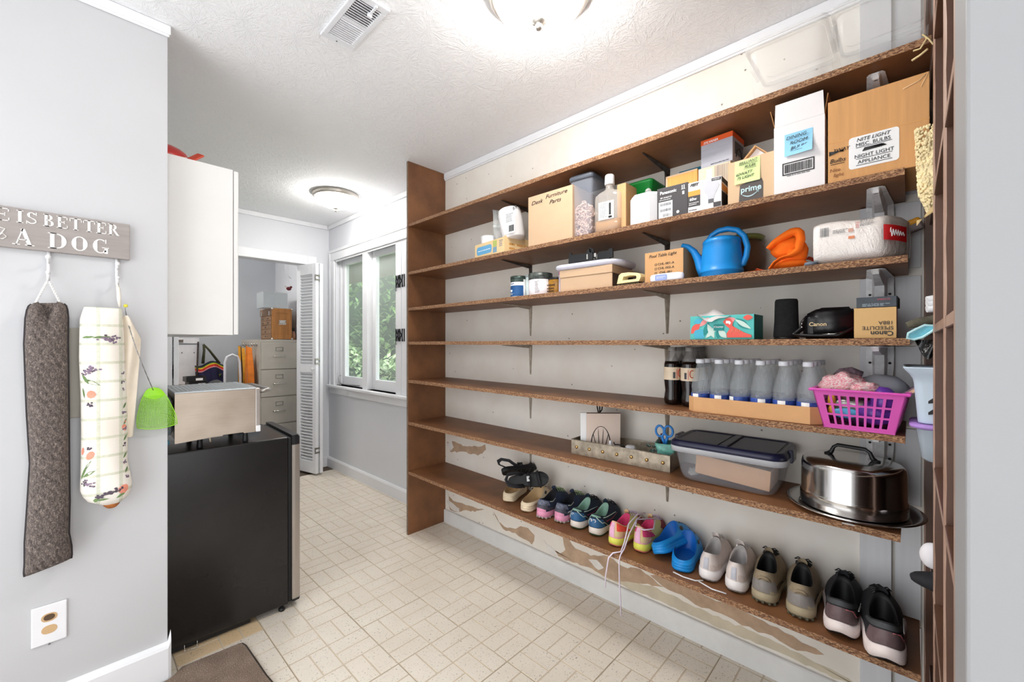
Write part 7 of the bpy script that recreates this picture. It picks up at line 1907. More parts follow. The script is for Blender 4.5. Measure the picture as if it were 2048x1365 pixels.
# navy lidded storage bin
t = item('storage_bin', 'clear plastic storage bin with navy blue lid on sixth shelf', 'storage bin', 0.476, 1.552, s6(0.47), math.radians(1.5))
def rr_(hw, d0, d1, z, c=0.03, n=5): return [(x + c * math.cos(math.radians(a0 + 90 * q / n)), y_ + c * math.sin(math.radians(a0 + 90 * q / n)), z) for x, y_, a0 in ((hw - c, d0 + c, -90), (hw - c, d1 - c, 0), (-hw + c, d1 - c, 90), (-hw + c, d0 + c, 180)) for q in range(n + 1)]
g = G(); g.loft([rr_(0.140, 0.042, 0.222, 0.001, 0.035), rr_(0.150, 0.032, 0.232, 0.006, 0.04), rr_(0.158, 0.024, 0.240, 0.026, 0.04), rr_(0.174, 0.012, 0.252, 0.118, 0.04)], True, True, False); g.out('tub', BIN_PL, t)
g = G(); g.loft([rr_(0.174, 0.012, 0.252, 0.110, 0.04), rr_(0.188, 0.001, 0.262, 0.108, 0.045), rr_(0.189, 0.0, 0.263, 0.128, 0.045)], True, False, False); g.out('rim', clear_plastic('frosted_bin_rim', (218, 220, 226), 0.7, 0.2), t)
NAVY = mat('navy_lid_plastic', (32, 34, 62), 0.32, vary=0.08)
g = G(); g.loft([rr_(0.1895, -0.0005, 0.2635, 0.1282, 0.045), rr_(0.186, 0.003, 0.260, 0.142, 0.044), rr_(0.178, 0.011, 0.252, 0.150, 0.04), rr_(0.170, 0.020, 0.244, 0.150, 0.034), rr_(0.166, 0.024, 0.240, 0.145, 0.032)], True, True, True); lid = g.out('lid', NAVY, t)
g = G(); g.box(-0.012, 0.012, 0.026, 0.238, 0.1452, 0.151, r=0.003)
for a, b in ((-0.158, -0.022), (0.022, 0.158)): g.box(a, b, 0.034, 0.230, 0.1452, 0.1475, r=0.002)
g.out('lid_panels', NAVY, lid)
for s_ in (-1, 1):
    g = G(); g.box(s_ * 0.188 - 0.008, s_ * 0.188 + 0.008, 0.095, 0.165, 0.108, 0.152, r=0.005); g.out('latch', NAVY, t)
cc = thing('inner_carton', 'flat tan carton lying inside the navy lidded bin', 'carton'); cc.matrix_basis = t.matrix_basis @ Matrix.Translation((0.015, 0.135, 0.006)) @ Matrix.Rotation(math.radians(4), 4, 'Y')
g = G(); g.box(-0.125, 0.118, -0.070, 0.075, 0.010, 0.080, r=0.002); g.out('carton', mat('tan_inner_card', (212, 168, 128), 0.7, vary=0.06), cc)
cc = thing('clear_wrapper', 'crumpled clear wrapper in the left of navy lidded bin', 'wrapper'); cc.matrix_basis = t.matrix_basis @ Matrix.Translation((-0.118, 0.085, 0.006))
g = G(); g.ellip((0, 0, 0.016), (0.022, 0.030, 0.015), 16, 10, fn=lambda d: 1 + 0.4 * mnoise.noise(d * 4)); g.out('film', BAG_PL, cc)
# cake carrier
t = item('cake_carrier', 'shiny aluminium cake carrier dome with black handle on plate', 'cake carrier', 0.132, 1.652, s6(0.13))
m, k = new_mat('spun_aluminium')
k.p.inputs['Metallic'].default_value = 1.0
k.p.inputs['Base Color'].default_value = lin((212, 210, 208))
sp = k.t.nodes.new('ShaderNodeSeparateXYZ'); k.l(k.coord(), sp.inputs[0])
cz = k.t.nodes.new('ShaderNodeCombineXYZ'); k.l(k.math('MULTIPLY', sp.outputs['Z'], 700.0), cz.inputs[2])
k.p.inputs['Anisotropic'].default_value = 0.4
k.l(k.ramp(k.noise(1.0, 2, 0.5, cz.outputs[0]), [(0.3, (0.10, 0.10, 0.10, 1)), (0.7, (0.20, 0.20, 0.20, 1))]), k.p.inputs['Roughness'])
ALU = m
g = G(); g.lathe([(0.0, 0.006), (0.120, 0.006), (0.130, 0.004), (0.150, 0.010), (0.164, 0.013), (0.168, 0.016), (0.166, 0.0185), (0.150, 0.0145), (0.134, 0.0095), (0.131, 0.0085)], 64, caps=False); g.lathe([(0.0, 0.0005), (0.118, 0.0005), (0.130, 0.0035)], 64, caps=False)
g.out('plate', ALU, t)
pr = [(0.128, 0.010)]
for i in range(5): pr += [(0.1305, 0.014 + i * 0.008), (0.128, 0.019 + i * 0.008)]
pr += [(0.1275, 0.056), (0.1265, 0.132), (0.124, 0.143), (0.117, 0.150), (0.106, 0.154), (0.080, 0.157), (0.04, 0.159), (0, 0.160)]
g = G(); g.lathe(pr, 64); g.out('dome', ALU, t)
g = G(); g.tube([(-0.058, 0.012, 0.160), (-0.050, 0.010, 0.166), (-0.044, 0.009, 0.182), (-0.034, 0.007, 0.190), (0.034, -0.007, 0.190), (0.044, -0.009, 0.182), (0.050, -0.010, 0.166), (0.058, -0.012, 0.160)], [0.006, 0.0065, 0.005, 0.0055, 0.0055, 0.005, 0.0065, 0.006], 8)
g.ellip((-0.058, 0.012, 0.160), (0.012, 0.010, 0.004), 10, 6); g.ellip((0.058, -0.012, 0.160), (0.012, 0.010, 0.004), 10, 6); g.out('handle', BLACK_PL, t)
g = G(); g.prism([(-0.012, -0.172), (0.016, -0.170), (0.004, -0.158)], 0.006, 0.009, 'z'); g.bm.transform(Matrix.Translation((0.005, 0.003, 0))); g.out('latch_tab', mat('steel_tab', (190, 186, 182), 0.4, metal=0.7), t)

# ------------------------------------------------------------------ shoes
FT = [(0, 0.0), (0.008, 0.22), (0.025, 0.40), (0.06, 0.56), (0.11, 0.68), (0.19, 0.75), (0.32, 0.74), (0.45, 0.77), (0.6, 0.90), (0.72, 1.0), (0.82, 0.95), (0.90, 0.78), (0.96, 0.52), (0.988, 0.28), (1.0, 0.0)]
def hwid(t):
    for a, b in zip(FT[:-1], FT[1:]):
        if a[0] <= t <= b[0]: return a[1] + (b[1] - a[1]) * (t - a[0]) / (b[0] - a[0])
    return 0
class Shoe:
    def __init__(s, L=0.25, wd=0.092, zmh=0.030, zmt=0.018, yc=0.30, lc=0.25, wc=0.027, zh=0.088, zs=0.066, zf=0.098, toe=1.45, rock=0.006, flare=1.05, lean=0.0):
        s.__dict__.update(L=L, wd=wd, zmh=zmh, zmt=zmt, yc=yc * L, lc=lc * L, wc=wc, zh=zh, zs=zs, zf=zf, toe=toe, rock=rock, flare=flare, lean=lean)
    def foot(s, ph, k=1.0):
        t = 0.5 - 0.5 * math.cos(ph); x = hwid(t) * s.wd / 2 * (1 if math.sin(ph) >= 0 else -1)
        y = s.L * (0.5 + (t - 0.5) * (1 + (k - 1) * 0.35))
        return x * k, y, t
    def zm(s, t): return s.zmh + (s.zmt - s.zmh) * min(1, max(0, (t - 0.15) / 0.6))
    def zb(s, t): return s.rock * max(0, 1 - t / 0.10) ** 2 + 0.014 * max(0, (t - 0.80) / 0.20) ** 2
    def col(s, ph):
        c = math.cos(ph); sn = math.sin(ph)
        z = s.zs + (s.zh - s.zs) * max(0, c) ** 1.4 + (s.zf - s.zs) * max(0, -c) ** 1.4
        return (s.wc * math.copysign(abs(sn) ** 0.85, sn), s.yc - s.lc * c, z)
    def P(s, ph, v, off=0.0):
        x, y, t = s.foot(ph); zm = s.zm(t) + s.zb(t) * 0.6
        cx, cy, cz = s.col(ph); f = max(0, -math.cos(ph)) ** 1.2
        p = 1.0 + (s.toe - 1.0) * f * 1.6; q = 1.0 - 0.48 * f
        h = v ** p; bul = math.sin(PI * v) * 0.0045 * (1 - f)
        nx, ny = (x / (s.wd / 2 + 1e-6)), (2 * t - 1)
        nl = math.hypot(nx, ny) + 1e-6
        o = bul + off
        return (x + (cx - x) * h + nx / nl * o, y + (cy - y) * h + ny / nl * o * (1 if f < 0.5 else 0.4), zm + (cz - zm) * v ** q + (off if f > 0.3 else 0))
    def build(s, t, c):
        N, Mv = 44, 10
        PH = [2 * PI * i / N for i in range(N)]
        g = G()
        def ring(k, zf, dz=0.0):
            R = []
            for ph in PH:
                x, y, tt = s.foot(ph, k); z = s.zb(tt) * (1 - zf) + (s.zm(tt) + s.zb(tt) * 0.6) * zf + dz
                R.append((x, y, z))
            return R
        g.loft([ring(0.94, 0.0, 0.0045), ring(s.flare, 0.16, 0.004), ring(s.flare + 0.01, 0.55), ring(s.flare - 0.01, 0.92), ring(0.985, 1.02), ring(0.90, 1.02)], True, True, True)
        t_m = g.out('midsole', c['mid'], t)
        g = G(); g.loft([ring(0.93, 0.0, 0.0006), ring(0.975, 0.0, 0.0024), ring(0.985, 0.10, 0.0036), ring(0.95, 0.10, 0.0046)], True, True, True)
        if c.get('lug'):
            for i in range(0, N, 2):
                x, y, tt = s.foot(PH[i], 0.99); z = s.zb(tt)
                g.box(x - 0.004, x + 0.004, y - 0.004, y + 0.004, z + 0.0006, z + 0.009, r=0.001, seg=1)
        g.out('outsole', c['out'], t)
        g = G(); rings = [[s.P(ph, v / Mv) for ph in PH] for v in range(Mv + 1)]
        rim = []
        for ph in PH:
            a = s.col(ph); rim.append((a[0] * 0.95, s.yc + (a[1] - s.yc) * 0.97, a[2] + 0.0025))
        g.loft(rings + [rim], True, False, False)
        g.out('upper', c['up'], t)
        g = G()
        def sc(k, z=None, dz=0):
            return [((s.col(ph)[0]) * k, s.yc + (s.col(ph)[1] - s.yc) * (k + 0.02), (s.col(ph)[2] + dz) if z is None else z) for ph in PH]
        g.loft([sc(0.95, None, 0.0024), sc(0.86, None, 0.0), sc(0.82, None, -0.012), sc(0.86, s.zmh + 0.012), sc(0.80, s.zmh + 0.008)], True, False, True)
        g.out('lining', c['lin'], t)
        for nm, m_, a0, a1, v0, v1, zig in c.get('patch', []):
            g = G(); nu = 20
            g.surf(lambda u, v: s.P(a0 + (a1 - a0) * u, v0 + ((v1(u) if callable(v1) else v1) - v0) * v, 0.0016), nu, 5)
            g.out(nm, m_, t)
        for nm, m_, pts, r_ in c.get('line', []):
            g = G(); g.tube([s.P(a, v, 0.0022) for a, v in pts], r_, 5); g.out(nm, m_, t)
        # tongue and laces
        g = G()
        def tg(u, v):
            a = (u * 2 - 1)
            b = s.P(PI + a * 0.42, 0.70 + 0.30 * min(1, v * 1.3), 0.001)
            e = max(0, v - 0.6) / 0.4
            return (b[0] * 0.9, b[1] - 0.006 * e, b[2] + 0.020 * e * (1 - 0.25 * a * a))
        g.surf(tg, 8, 8); g.surf(lambda u, v: tuple(p + q for p, q in zip(tg(u, v), (0, -0.0035, 0.001))), 8, 8)
        g.out('tongue', c.get('ton', c['up']), t)
        if c.get('lace'):
            g = G()
            for i in range(5):
                v = 0.52 + 0.10 * i; a = 0.40 + 0.03 * i
                A = s.P(PI - a, v, 0.002); B = s.P(PI + a, v + 0.03, 0.002); Mid = s.P(PI, v + 0.015, 0.006)
                g.tube([A, Mid, B], 0.0022, 5)
            A = s.P(PI - 0.3, 0.97, 0.006); B = s.P(PI + 0.3, 0.97, 0.006); C_ = s.P(PI, 0.98, 0.010)
            for q in (-1, 1):
                g.tube([C_, (C_[0] + q * 0.014, C_[1] + 0.010, C_[2] + 0.003), (C_[0] + q * 0.024, C_[1] + 0.022, C_[2] - 0.010), (C_[0] + q * 0.010, C_[1] + 0.018, C_[2] - 0.006)], 0.0018, 5)
            g.out('laces', c['lace'], t)
def shoe_at(label, y, xh, turn, sh, c, name='running_shoe', cat='shoe', group=None, roll=None, dz=0.0):
    t = item(name, label, cat, y, xh, Z(7, y) + dz, math.radians(turn), group)
    if roll: t.matrix_basis = Matrix.Translation((xh, y, Z(7, y) + dz)) @ Matrix.Rotation(-PI / 2 + math.radians(turn), 4, 'Z') @ Matrix.Rotation(math.radians(roll), 4, 'Y')
    sh.build(t, c); return t
def F(n, rgb, r=0.85, v=0.12, vs=60, b=0.25): return mat(n, rgb, r, vary=v, vs=vs, bump=b, bs=220)
HW = lambda base, amp, w_=6: (lambda u: base + amp * math.sin(u * w_))
# cream clogs
CRC = F('cream_foam', (226, 208, 178), 0.55, 0.03, 5, 0.0); CRCI = F('cream_foam_inside', (196, 166, 124), 0.6, 0.05, 5, 0.0)
clog_holes = lambda m_: m_
def clog(label, y, xh, turn, cm, ci, L=0.25, wd=0.102, roll=None, dz=0.0, strap=None, zf=0.082, zh=0.042, zs=0.046, wc=0.041, lc=0.34, yc=0.385):
    s = Shoe(L=L, wd=wd, zmh=0.026, zmt=0.024, yc=yc, lc=lc, wc=wc, zh=zh, zs=zs, zf=zf, toe=1.25, rock=0.005, flare=1.03)
    t = item('clog', label, 'clog', y, xh, Z(7, y) + dz, math.radians(turn))
    if roll: t.matrix_basis = Matrix.Translation((xh, y, Z(7, y) + dz)) @ Matrix.Rotation(-PI / 2 + math.radians(turn), 4, 'Z') @ Matrix.Rotation(math.radians(roll), 4, 'Y')
    N = 44; PH = [2 * PI * i / N for i in range(N)]
    def ring(k, zf_, dz_=0.0):
        R = []
        for ph in PH:
            x, y_, tt = s.foot(ph, k); R.append((x, y_, s.zb(tt) * (1 - zf_) + (s.zm(tt) + s.zb(tt) * 0.6) * zf_ + dz_))
        return R
    g = G()
    rim = [(s.col(ph)[0] * 0.95, s.yc + (s.col(ph)[1] - s.yc) * 0.97, s.col(ph)[2] + 0.003) for ph in PH]
    g.loft([ring(0.95, 0, 0.0006), ring(1.03, 0.12, 0.002), ring(1.05, 0.50), ring(1.01, 0.56), ring(1.04, 0.64), ring(1.035, 0.9), ring(0.99, 1.0)] + [[s.P(ph, v / 10) for ph in PH] for v in range(1, 11)] + [rim], True, True, False)
    g.out('foam_shell', cm, t)
    g = G()
    sc = lambda k, z=None, dz_=0: [((s.col(ph)[0]) * k, s.yc + (s.col(ph)[1] - s.yc) * (k + 0.01), (s.col(ph)[2] + dz_) if z is None else z) for ph in PH]
    g.loft([sc(0.95, None, 0.003), sc(0.88, None, -0.003), sc(0.86, 0.026), sc(0.80, 0.021)], True, False, True)
    g.out('footbed', ci, t)
    g = G(); HM = mat('clog_hole', (20, 44, 70) if cm.name.startswith('blue') else (96, 80, 58), 0.8)
    for a, v in ((0.0, 0.62), (0.35, 0.66), (-0.35, 0.66), (0.16, 0.46), (-0.16, 0.46), (0.42, 0.46), (-0.42, 0.46), (0.0, 0.82), (0.4, 0.85), (-0.4, 0.85)):
        p = Vector(s.P(PI + a, v, 0.0006)); n1 = Vector(s.P(PI + a + 0.05, v, 0.0006)) - p; n2 = Vector(s.P(PI + a, v + 0.03, 0.0006)) - p
        n1.normalize(); n2.normalize(); g.f([g.v(p + n1 * 0.0055 * math.cos(q) + n2 * 0.0055 * math.sin(q)) for q in [2 * PI * i / 10 for i in range(10)]])
    g.out('vent_hole', HM, t)
    for q in (-1, 1):
        p = s.P(PI - q * 0.95, 0.80, 0.002)
        g = G(); g.push(Matrix.Translation(p) @ Matrix.Rotation(q * PI / 2, 4, 'Y')); g.lathe([(0.009, -0.002), (0.009, 0.002), (0.005, 0.0028), (0, 0.0028)], 14); g.pop(); g.out('rivet', mat('dark_rivet', (60, 54, 46), 0.4), t)
    return t, s
clog('cream foam clog under the black sandals, nearest the window', 1.545, 1.592, 24, CRC, CRCI, L=0.235, wd=0.098)
clog('cream foam clog between the sandals and the pink heeled shoes', 1.400, 1.560, 10, CRC, CRCI, L=0.245, wd=0.092, zf=0.090)
# black sandals piled on the clogs
BKS = mat('black_sandal_foam', (26, 27, 29), 0.5, vary=0.15, vs=30, bump=0.2, bs=120); BKW = mat('black_webbing', (38, 38, 42), 0.7, vary=0.2, vs=90)
def sandal(label, loc, rot):
    t = thing('strap_sandal', label, 'sandal', loc); t.rotation_euler = rot
    L, wd = 0.215, 0.078
    g = G(); N = 36
    def rg(k, z): return [(hwid(0.5 - 0.5 * math.cos(a)) * wd / 2 * k * (1 if math.sin(a) >= 0 else -1), L * (0.5 - 0.5 * math.cos(a)), z + 0.012 * max(0, -math.cos(a) - 0.6)) for a in [2 * PI * i / N for i in range(N)]]
    g.loft([rg(0.95, 0), rg(1.02, 0.005), rg(1.02, 0.020), rg(0.96, 0.025)], True); g.out('sole', BKS, t)
    g = G()
    for i in range(9):
        y_ = 0.02 + i * 0.022; w_ = hwid(y_ / L) * wd / 2 * 0.9
        g.tube([(-w_, y_, -0.0005), (0, y_ + 0.006, -0.0012), (w_, y_, -0.0005)], 0.0022, 5)
    g.out('tread', BKS, t)
    for y0, y1, h in ((0.155, 0.165, 0.038), (0.105, 0.112, 0.050)):
        g = G(); w_ = hwid(y0 / L) * wd / 2
        g.tube([(-w_, y0, 0.018), (-w_ * 0.9, y0, h * 0.7), (0, (y0 + y1) / 2, h), (w_ * 0.9, y1, h * 0.7), (w_, y1, 0.018)], 0.011, 8, sx=0.35); g.out('strap', BKW, t)
    g = G(); g.tube([(-0.028, 0.085, 0.020), (-0.034, 0.045, 0.055), (-0.026, 0.005, 0.072), (0, -0.006, 0.076), (0.026, 0.005, 0.072), (0.034, 0.045, 0.055), (0.028, 0.085, 0.020)], 0.011, 8, sx=0.35); g.out('ankle_strap', BKW, t)
    g = G(); g.box(-0.014, 0.014, 0.100, 0.116, 0.052, 0.056, r=0.002); g.out('buckle', mat('silver_buckle', (190, 190, 190), 0.35, metal=0.8), t)
    return t
sandal('black strap sandal lying on its side on the nearer clog', (1.600, 1.545, 0.515), (math.radians(12), math.radians(62), math.radians(-128)))
sandal('black strap sandal tipped up on the clog nearest window', (1.640, 1.630, 0.535), (math.radians(-4), math.radians(-48), math.radians(-112)))
# navy / pink trail shoes
NAVYF = F('navy_mesh', (48, 58, 80)); GRYH = F('heather_grey_collar', (120, 124, 142), v=0.25); PNKF = mat('pink_midsole_foam', (232, 156, 186), 0.5, vary=0.04); GRT = mat('grey_tread', (176, 164, 156), 0.7, vary=0.1); SLT = F('slate_heel_cup', (76, 76, 86), 0.5, 0.05)
LIM = mat('lime_lace', (150, 170, 120), 0.8, vary=0.2, vs=80)
merrell = dict(mid=PNKF, out=GRT, up=NAVYF, lin=GREY_FELT, lug=True, lace=LIM, patch=[('heel_collar', GRYH, -1.0, 1.0, 0.58, 0.99, 0), ('heel_cup', SLT, -0.75, 0.75, 0.22, HW(0.62, 0.10, 9), 0), ('pink_wrap', PNKF, -0.62, 0.55, 0.0, HW(0.20, 0.10, 3.1), 0), ('side_guard', SLT, 0.75, 1.7, 0.02, 0.36, 0)],
               line=[('collar_piping', mat('pale_cord', (196, 206, 190), 0.6), [(1.2, 0.98), (1.5, 0.96), (1.9, 0.99)], 0.0016)])
sA = Shoe(L=0.245, wd=0.090, zmh=0.034, zmt=0.024, zh=0.090, zs=0.072, zf=0.106)
t = shoe_at('navy trail shoe with pink heel, beside the cream clogs', 1.296, 1.558, 4, sA, merrell, 'trail_shoe', group='navy and pink trail shoes'); 
t = shoe_at('navy trail shoe with pink heel, second of its pair', 1.206, 1.582, 2, sA, merrell, 'trail_shoe', group='navy and pink trail shoes')
text(t, 'MERRELL', 0.050, 0.0485, 0.0085, PAPER, face='side', y=0.0365, sx=0.9)
# navy / white running shoes with mint lining
MINT = F('mint_lining', (138, 176, 158), 0.8, 0.05); BLUH = F('steel_blue_heel', (46, 96, 140), 0.5, 0.05); DNV = F('dark_navy_mesh', (28, 42, 60)); OFFW = mat('off_white_foam', (226, 216, 206), 0.5, vary=0.04); MNTL = mat('mint_line', (196, 216, 204), 0.5); GRN = mat('dark_green_tread', (54, 84, 48), 0.8, vary=0.2)
zz = [(-1.15, 0.42), (-0.9, 0.30), (-0.75, 0.44), (-0.5, 0.20)]
asics = dict(mid=OFFW, out=GRN, up=DNV, lin=MINT, lace=BKW, patch=[('heel_counter', BLUH, -0.95, 0.95, 0.06, 0.74, 0), ('mint_collar', MINT, -0.8, 0.8, 0.86, 1.0, 0)],
             line=[('mint_zigzag', MNTL, [(-0.85, 0.86), (-0.80, 0.62), (-0.62, 0.46), (-0.5, 0.2)], 0.0017), ('mint_zigzag', MNTL, [(0.30, 0.86), (0.62, 0.62), (0.80, 0.42), (0.98, 0.48), (1.18, 0.10)], 0.0019), ('collar_piping', MNTL, [(1.1, 0.90), (1.5, 0.94), (1.9, 0.80), (2.2, 0.60)], 0.0016), ('red_line', mat('berry_line', (150, 40, 70), 0.5), [(1.2, 0.52), (1.7, 0.56), (2.2, 0.50)], 0.0013)])
sB = Shoe(L=0.245, wd=0.092, zmh=0.036, zmt=0.022, zh=0.092, zs=0.072, zf=0.108)
t = shoe_at('navy running shoe with white zigzag, nearer the window of its pair', 1.112, 1.580, 3, sB, asics)
g = G(); g.tube([sB.P(-0.10 + 0.14 * math.cos(q), 0.58 + 0.08 * math.sin(q), 0.003) for q in [0, 0.9, 1.8, 2.7, 3.6, 4.5]], 0.0012, 5); g.out('heel_logo', PAPER, t)
t = shoe_at('navy running shoe with white zigzag, touching the pink shoes', 1.012, 1.582, 5, sB, asics)
g = G()
for a0 in (-0.25, 0.12): g.tube([sB.P(a0 + 0.13 * math.cos(q), 0.58 + 0.10 * math.sin(q), 0.003) for q in [-1.2, -0.4, 0.4, 1.2, 2.2, 3.0]], 0.0014, 5)
g.tube([sB.P(-0.45, 0.48, 0.003), sB.P(-0.30, 0.72, 0.003), sB.P(-0.12, 0.48, 0.003)], 0.0014, 5); g.out('heel_logo', PAPER, t)
# pink and yellow running shoes
m, k = new_mat('pink_yellow_mesh')
k.l(k.ramp(k.noise(10, 3, 0.6, k.coord((1, 1, 1))), [(0.36, (232, 110, 150)), (0.5, (226, 196, 150)), (0.64, (214, 214, 140))]), k.p.inputs['Base Color']); k.p.inputs['Roughness'].default_value = 0.7
PYM = m
HOT = F('hot_pink_collar', (222, 70, 120), 0.8, 0.08); CORL = F('coral_red_collar', (244, 84, 66), 0.8, 0.06); LILA = F('lilac_heel_tab', (232, 178, 206), 0.7, 0.05); YLW = mat('lemon_foam', (228, 226, 96), 0.5, vary=0.05); PKS = mat('pale_pink_foam', (236, 170, 180), 0.5, vary=0.10, vs=14); RDT = mat('red_toe_mesh', (150, 62, 72), 0.9, vary=0.4, vs=120)
def pinks(collar): return dict(mid=YLW, out=mat('coral_tread', (216, 120, 110), 0.7), up=PYM, lin=HOT, patch=[('collar', collar, 0.35, 1.5, HW(0.45, 0.0) and 0.50, 1.0, 0), ('collar', HOT, -1.3, -0.25, 0.70, 1.0, 0), ('heel_tab', LILA, -0.28, 0.16, 0.04, 0.96, 0), ('toe_mesh', RDT, PI - 1.0, PI + 1.0, 0.05, 0.62, 0), ('pink_band', PKS, -2.0, 2.0, 0.0, 0.10, 0)], lace=mat('lilac_lace', (214, 196, 222), 0.7))
sC = Shoe(L=0.243, wd=0.088, zmh=0.036, zmt=0.022, zh=0.102, zs=0.070, zf=0.100)
t = shoe_at('pink and yellow running shoe with coral collar and dangling laces', 0.903, 1.560, 4, sC, pinks(CORL))
LAC = mat('lilac_white_lace', (226, 214, 228), 0.75, vary=0.04)
g = G()
O_ = (1.560, 0.903, Z(7, 0.903))
def wl(P): return [((O_[1] - y_) * 1.0, (x_ - O_[0]), z_ - O_[2]) for x_, y_, z_ in P]   # world to (unturned) local
P1 = [(1.72, 0.835, 0.515), (1.66, 0.842, 0.525), (1.60, 0.850, 0.500), (1.555, 0.845, 0.440), (1.535, 0.850, 0.408), (1.512, 0.872, 0.404), (1.508, 0.890, 0.380), (1.510, 0.905, 0.300), (1.512, 0.907, 0.250)]
P2 = [(1.70, 0.845, 0.505), (1.64, 0.835, 0.510), (1.585, 0.838, 0.470), (1.545, 0.840, 0.420), (1.520, 0.842, 0.405), (1.509, 0.843, 0.385), (1.510, 0.842, 0.300), (1.514, 0.840, 0.225), (1.514, 0.838, 0.165)]
for P_ in (P1, P2):
    g.tube(wl(P_), 0.0030, 6, sx=0.6)
g.out('loose_lace', LAC, t); t.rotation_euler = (0, 0, -PI / 2)
t = shoe_at('pink and yellow running shoe with hot pink collar, beside blue clogs', 0.802, 1.588, 3, sC, pinks(HOT))
text(t, 'TRI', 0.042, 0.050, 0.012, LILA, face='side', y=0.036)
g = G(); g.tube([sC.P(PI - 0.4, 0.98, 0.006), (-0.035, 0.07, 0.104), (-0.02, 0.02, 0.098), (0.02, 0.01, 0.096), (0.045, 0.05, 0.094), (0.03, 0.10, 0.11)], 0.0028, 6); g.out('loose_lace', LAC, t)
# blue clogs
BLC = mat('blue_clog_foam', (22, 138, 214), 0.45, vary=0.03); BLCI = mat('blue_clog_inside', (14, 96, 180), 0.5, vary=0.04)
clog('bright blue foam clog tipped on its side against its mate', 0.716, 1.585, -8, BLC, BLCI, L=0.235, wd=0.098, roll=-24, dz=0.021, zf=0.086)
clog('bright blue foam clog standing flat beside the white sneakers', 0.618, 1.560, 12, BLC, BLCI, L=0.25, wd=0.104, zf=0.092, zh=0.040)
# white sneakers
WHT = F('warm_white_leather', (224, 212, 206), 0.6, 0.04, 20, 0.1); WMID = mat('white_foam', (238, 232, 230), 0.45, vary=0.02); SILT = mat('silver_tab', (188, 188, 196), 0.35, vary=0.05); TRG = mat('grey_herringbone', (150, 144, 140), 0.7, vary=0.3, vs=120); GLIN = F('pale_grey_lining', (178, 174, 172), 0.9, 0.05)
white = dict(mid=WMID, out=TRG, up=WHT, lin=GLIN, lace=mat('white_lace', (236, 232, 230), 0.7), patch=[('heel_stripe', SILT, -0.22, 0.12, 0.08, 0.80, 0), ('heel_overlay', F('beige_mesh_overlay', (212, 198, 190), 0.7, 0.08), 0.20, 1.2, 0.05, HW(0.42, 0.06, 12), 0)])
sD = Shoe(L=0.25, wd=0.092, zmh=0.040, zmt=0.026, zh=0.098, zs=0.080, zf=0.112, flare=1.07)
shoe_at('white sneaker standing next to the flat blue clog', 0.528, 1.566, 4, sD, white, 'sneaker', group='white sneakers')
shoe_at('white sneaker standing next to the olive hiking shoes', 0.436, 1.562, 6, sD, white, 'sneaker', group='white sneakers')
t = thing('shoe_string', 'thin white string lying under the white sneakers', 'cord', (1.545, 0.50, 0)); z = Z(7, 0.5)
g = G(); g.tube([(0.0, 0.14, Z(7, .64) + .0025), (-0.006, 0.10, Z(7, .60) + .0025), (0.0, 0.06, Z(7, .56) + .0025), (0.02, 0.04, Z(7, .54) + .0025)], 0.0022, 6); g.tube([(0.004, 0.05, Z(7, .55) + .0025), (-0.012, 0.0, Z(7, .5) + .0025), (-0.006, -0.045, Z(7, .455) + .0025)], 0.0022, 6); g.out('cord_length', PAPER, t)
# olive hikers
OLV = F('taupe_suede', (150, 134, 110), 0.9, 0.08); OLM = mat('khaki_midsole', (172, 158, 130), 0.6, vary=0.06); OLG = F('grey_translucent_heel', (136, 130, 126), 0.45, 0.05); BRN = F('dark_brown_overlay', (86, 68, 52), 0.7, 0.08); OLT = mat('olive_tread', (90, 88, 70), 0.8, vary=0.15)
hik = dict(mid=OLM, out=OLT, up=OLV, lin=mat('glossy_black_lining', (16, 16, 18), 0.6, vary=0), lug=True, lace=BLACK_PL, patch=[('heel_cup', OLG, -0.75, 0.75, 0.04, 0.62, 0), ('side_overlay', BRN, 0.75, 1.6, 0.02, HW(0.40, 0.08, 4), 0), ('side_overlay', BRN, -1.6, -0.75, 0.02, 0.40, 0), ('midsole_wrap', OLM, 0.30, 0.95, 0.0, HW(0.20, -0.10, 3), 0)],
           line=[('pull_tab', OLV, [(-0.30, 0.66), (-0.15, 0.76), (0.15, 0.76), (0.35, 0.66)], 0.0045)])
sE = Shoe(L=0.258, wd=0.102, zmh=0.036, zmt=0.026, zh=0.102, zs=0.082, zf=0.116, flare=1.06, wc=0.031)
shoe_at('olive brown hiking shoe standing next to the white sneakers', 0.350, 1.562, 5, sE, hik, 'hiking_shoe', group='olive hiking shoes')
shoe_at('olive brown hiking shoe standing next to the black trainers', 0.248, 1.556, 6, sE, hik, 'hiking_shoe', group='olive hiking shoes')
# black trainers with thick white soles
BKT = F('black_mesh', (34, 34, 38), 0.8, 0.15); MAR = F('maroon_grey_heel', (104, 84, 86), 0.5, 0.08); GCOL = F('charcoal_collar', (70, 72, 74), 0.7, 0.06); PKW = mat('pinkish_white_foam', (238, 224, 220), 0.5, vary=0.05, vs=12); PINKL = mat('pink_piping', (206, 110, 116), 0.5)
hok = dict(mid=PKW, out=BLACK_PL, up=BKT, lin=mat('glossy_black_lining'), lace=BLACK_PL, patch=[('heel_cup', MAR, -0.8, 0.8, 0.04, 0.72, 0), ('collar_band', GCOL, -1.5, 1.5, 0.78, 1.0, 0)],
           line=[('pink_piping', PINKL, [(0.25, 0.70), (0.62, 0.68), (0.74, 0.40), (1.0, 0.26), (1.3, 0.24)], 0.0012), ('white_vector', PAPER, [(1.12, 0.60), (1.30, 0.66), (1.9, 0.58)], 0.0011), ('white_vector', PAPER, [(1.12, 0.60), (1.22, 0.52), (1.9, 0.54)], 0.0011)])
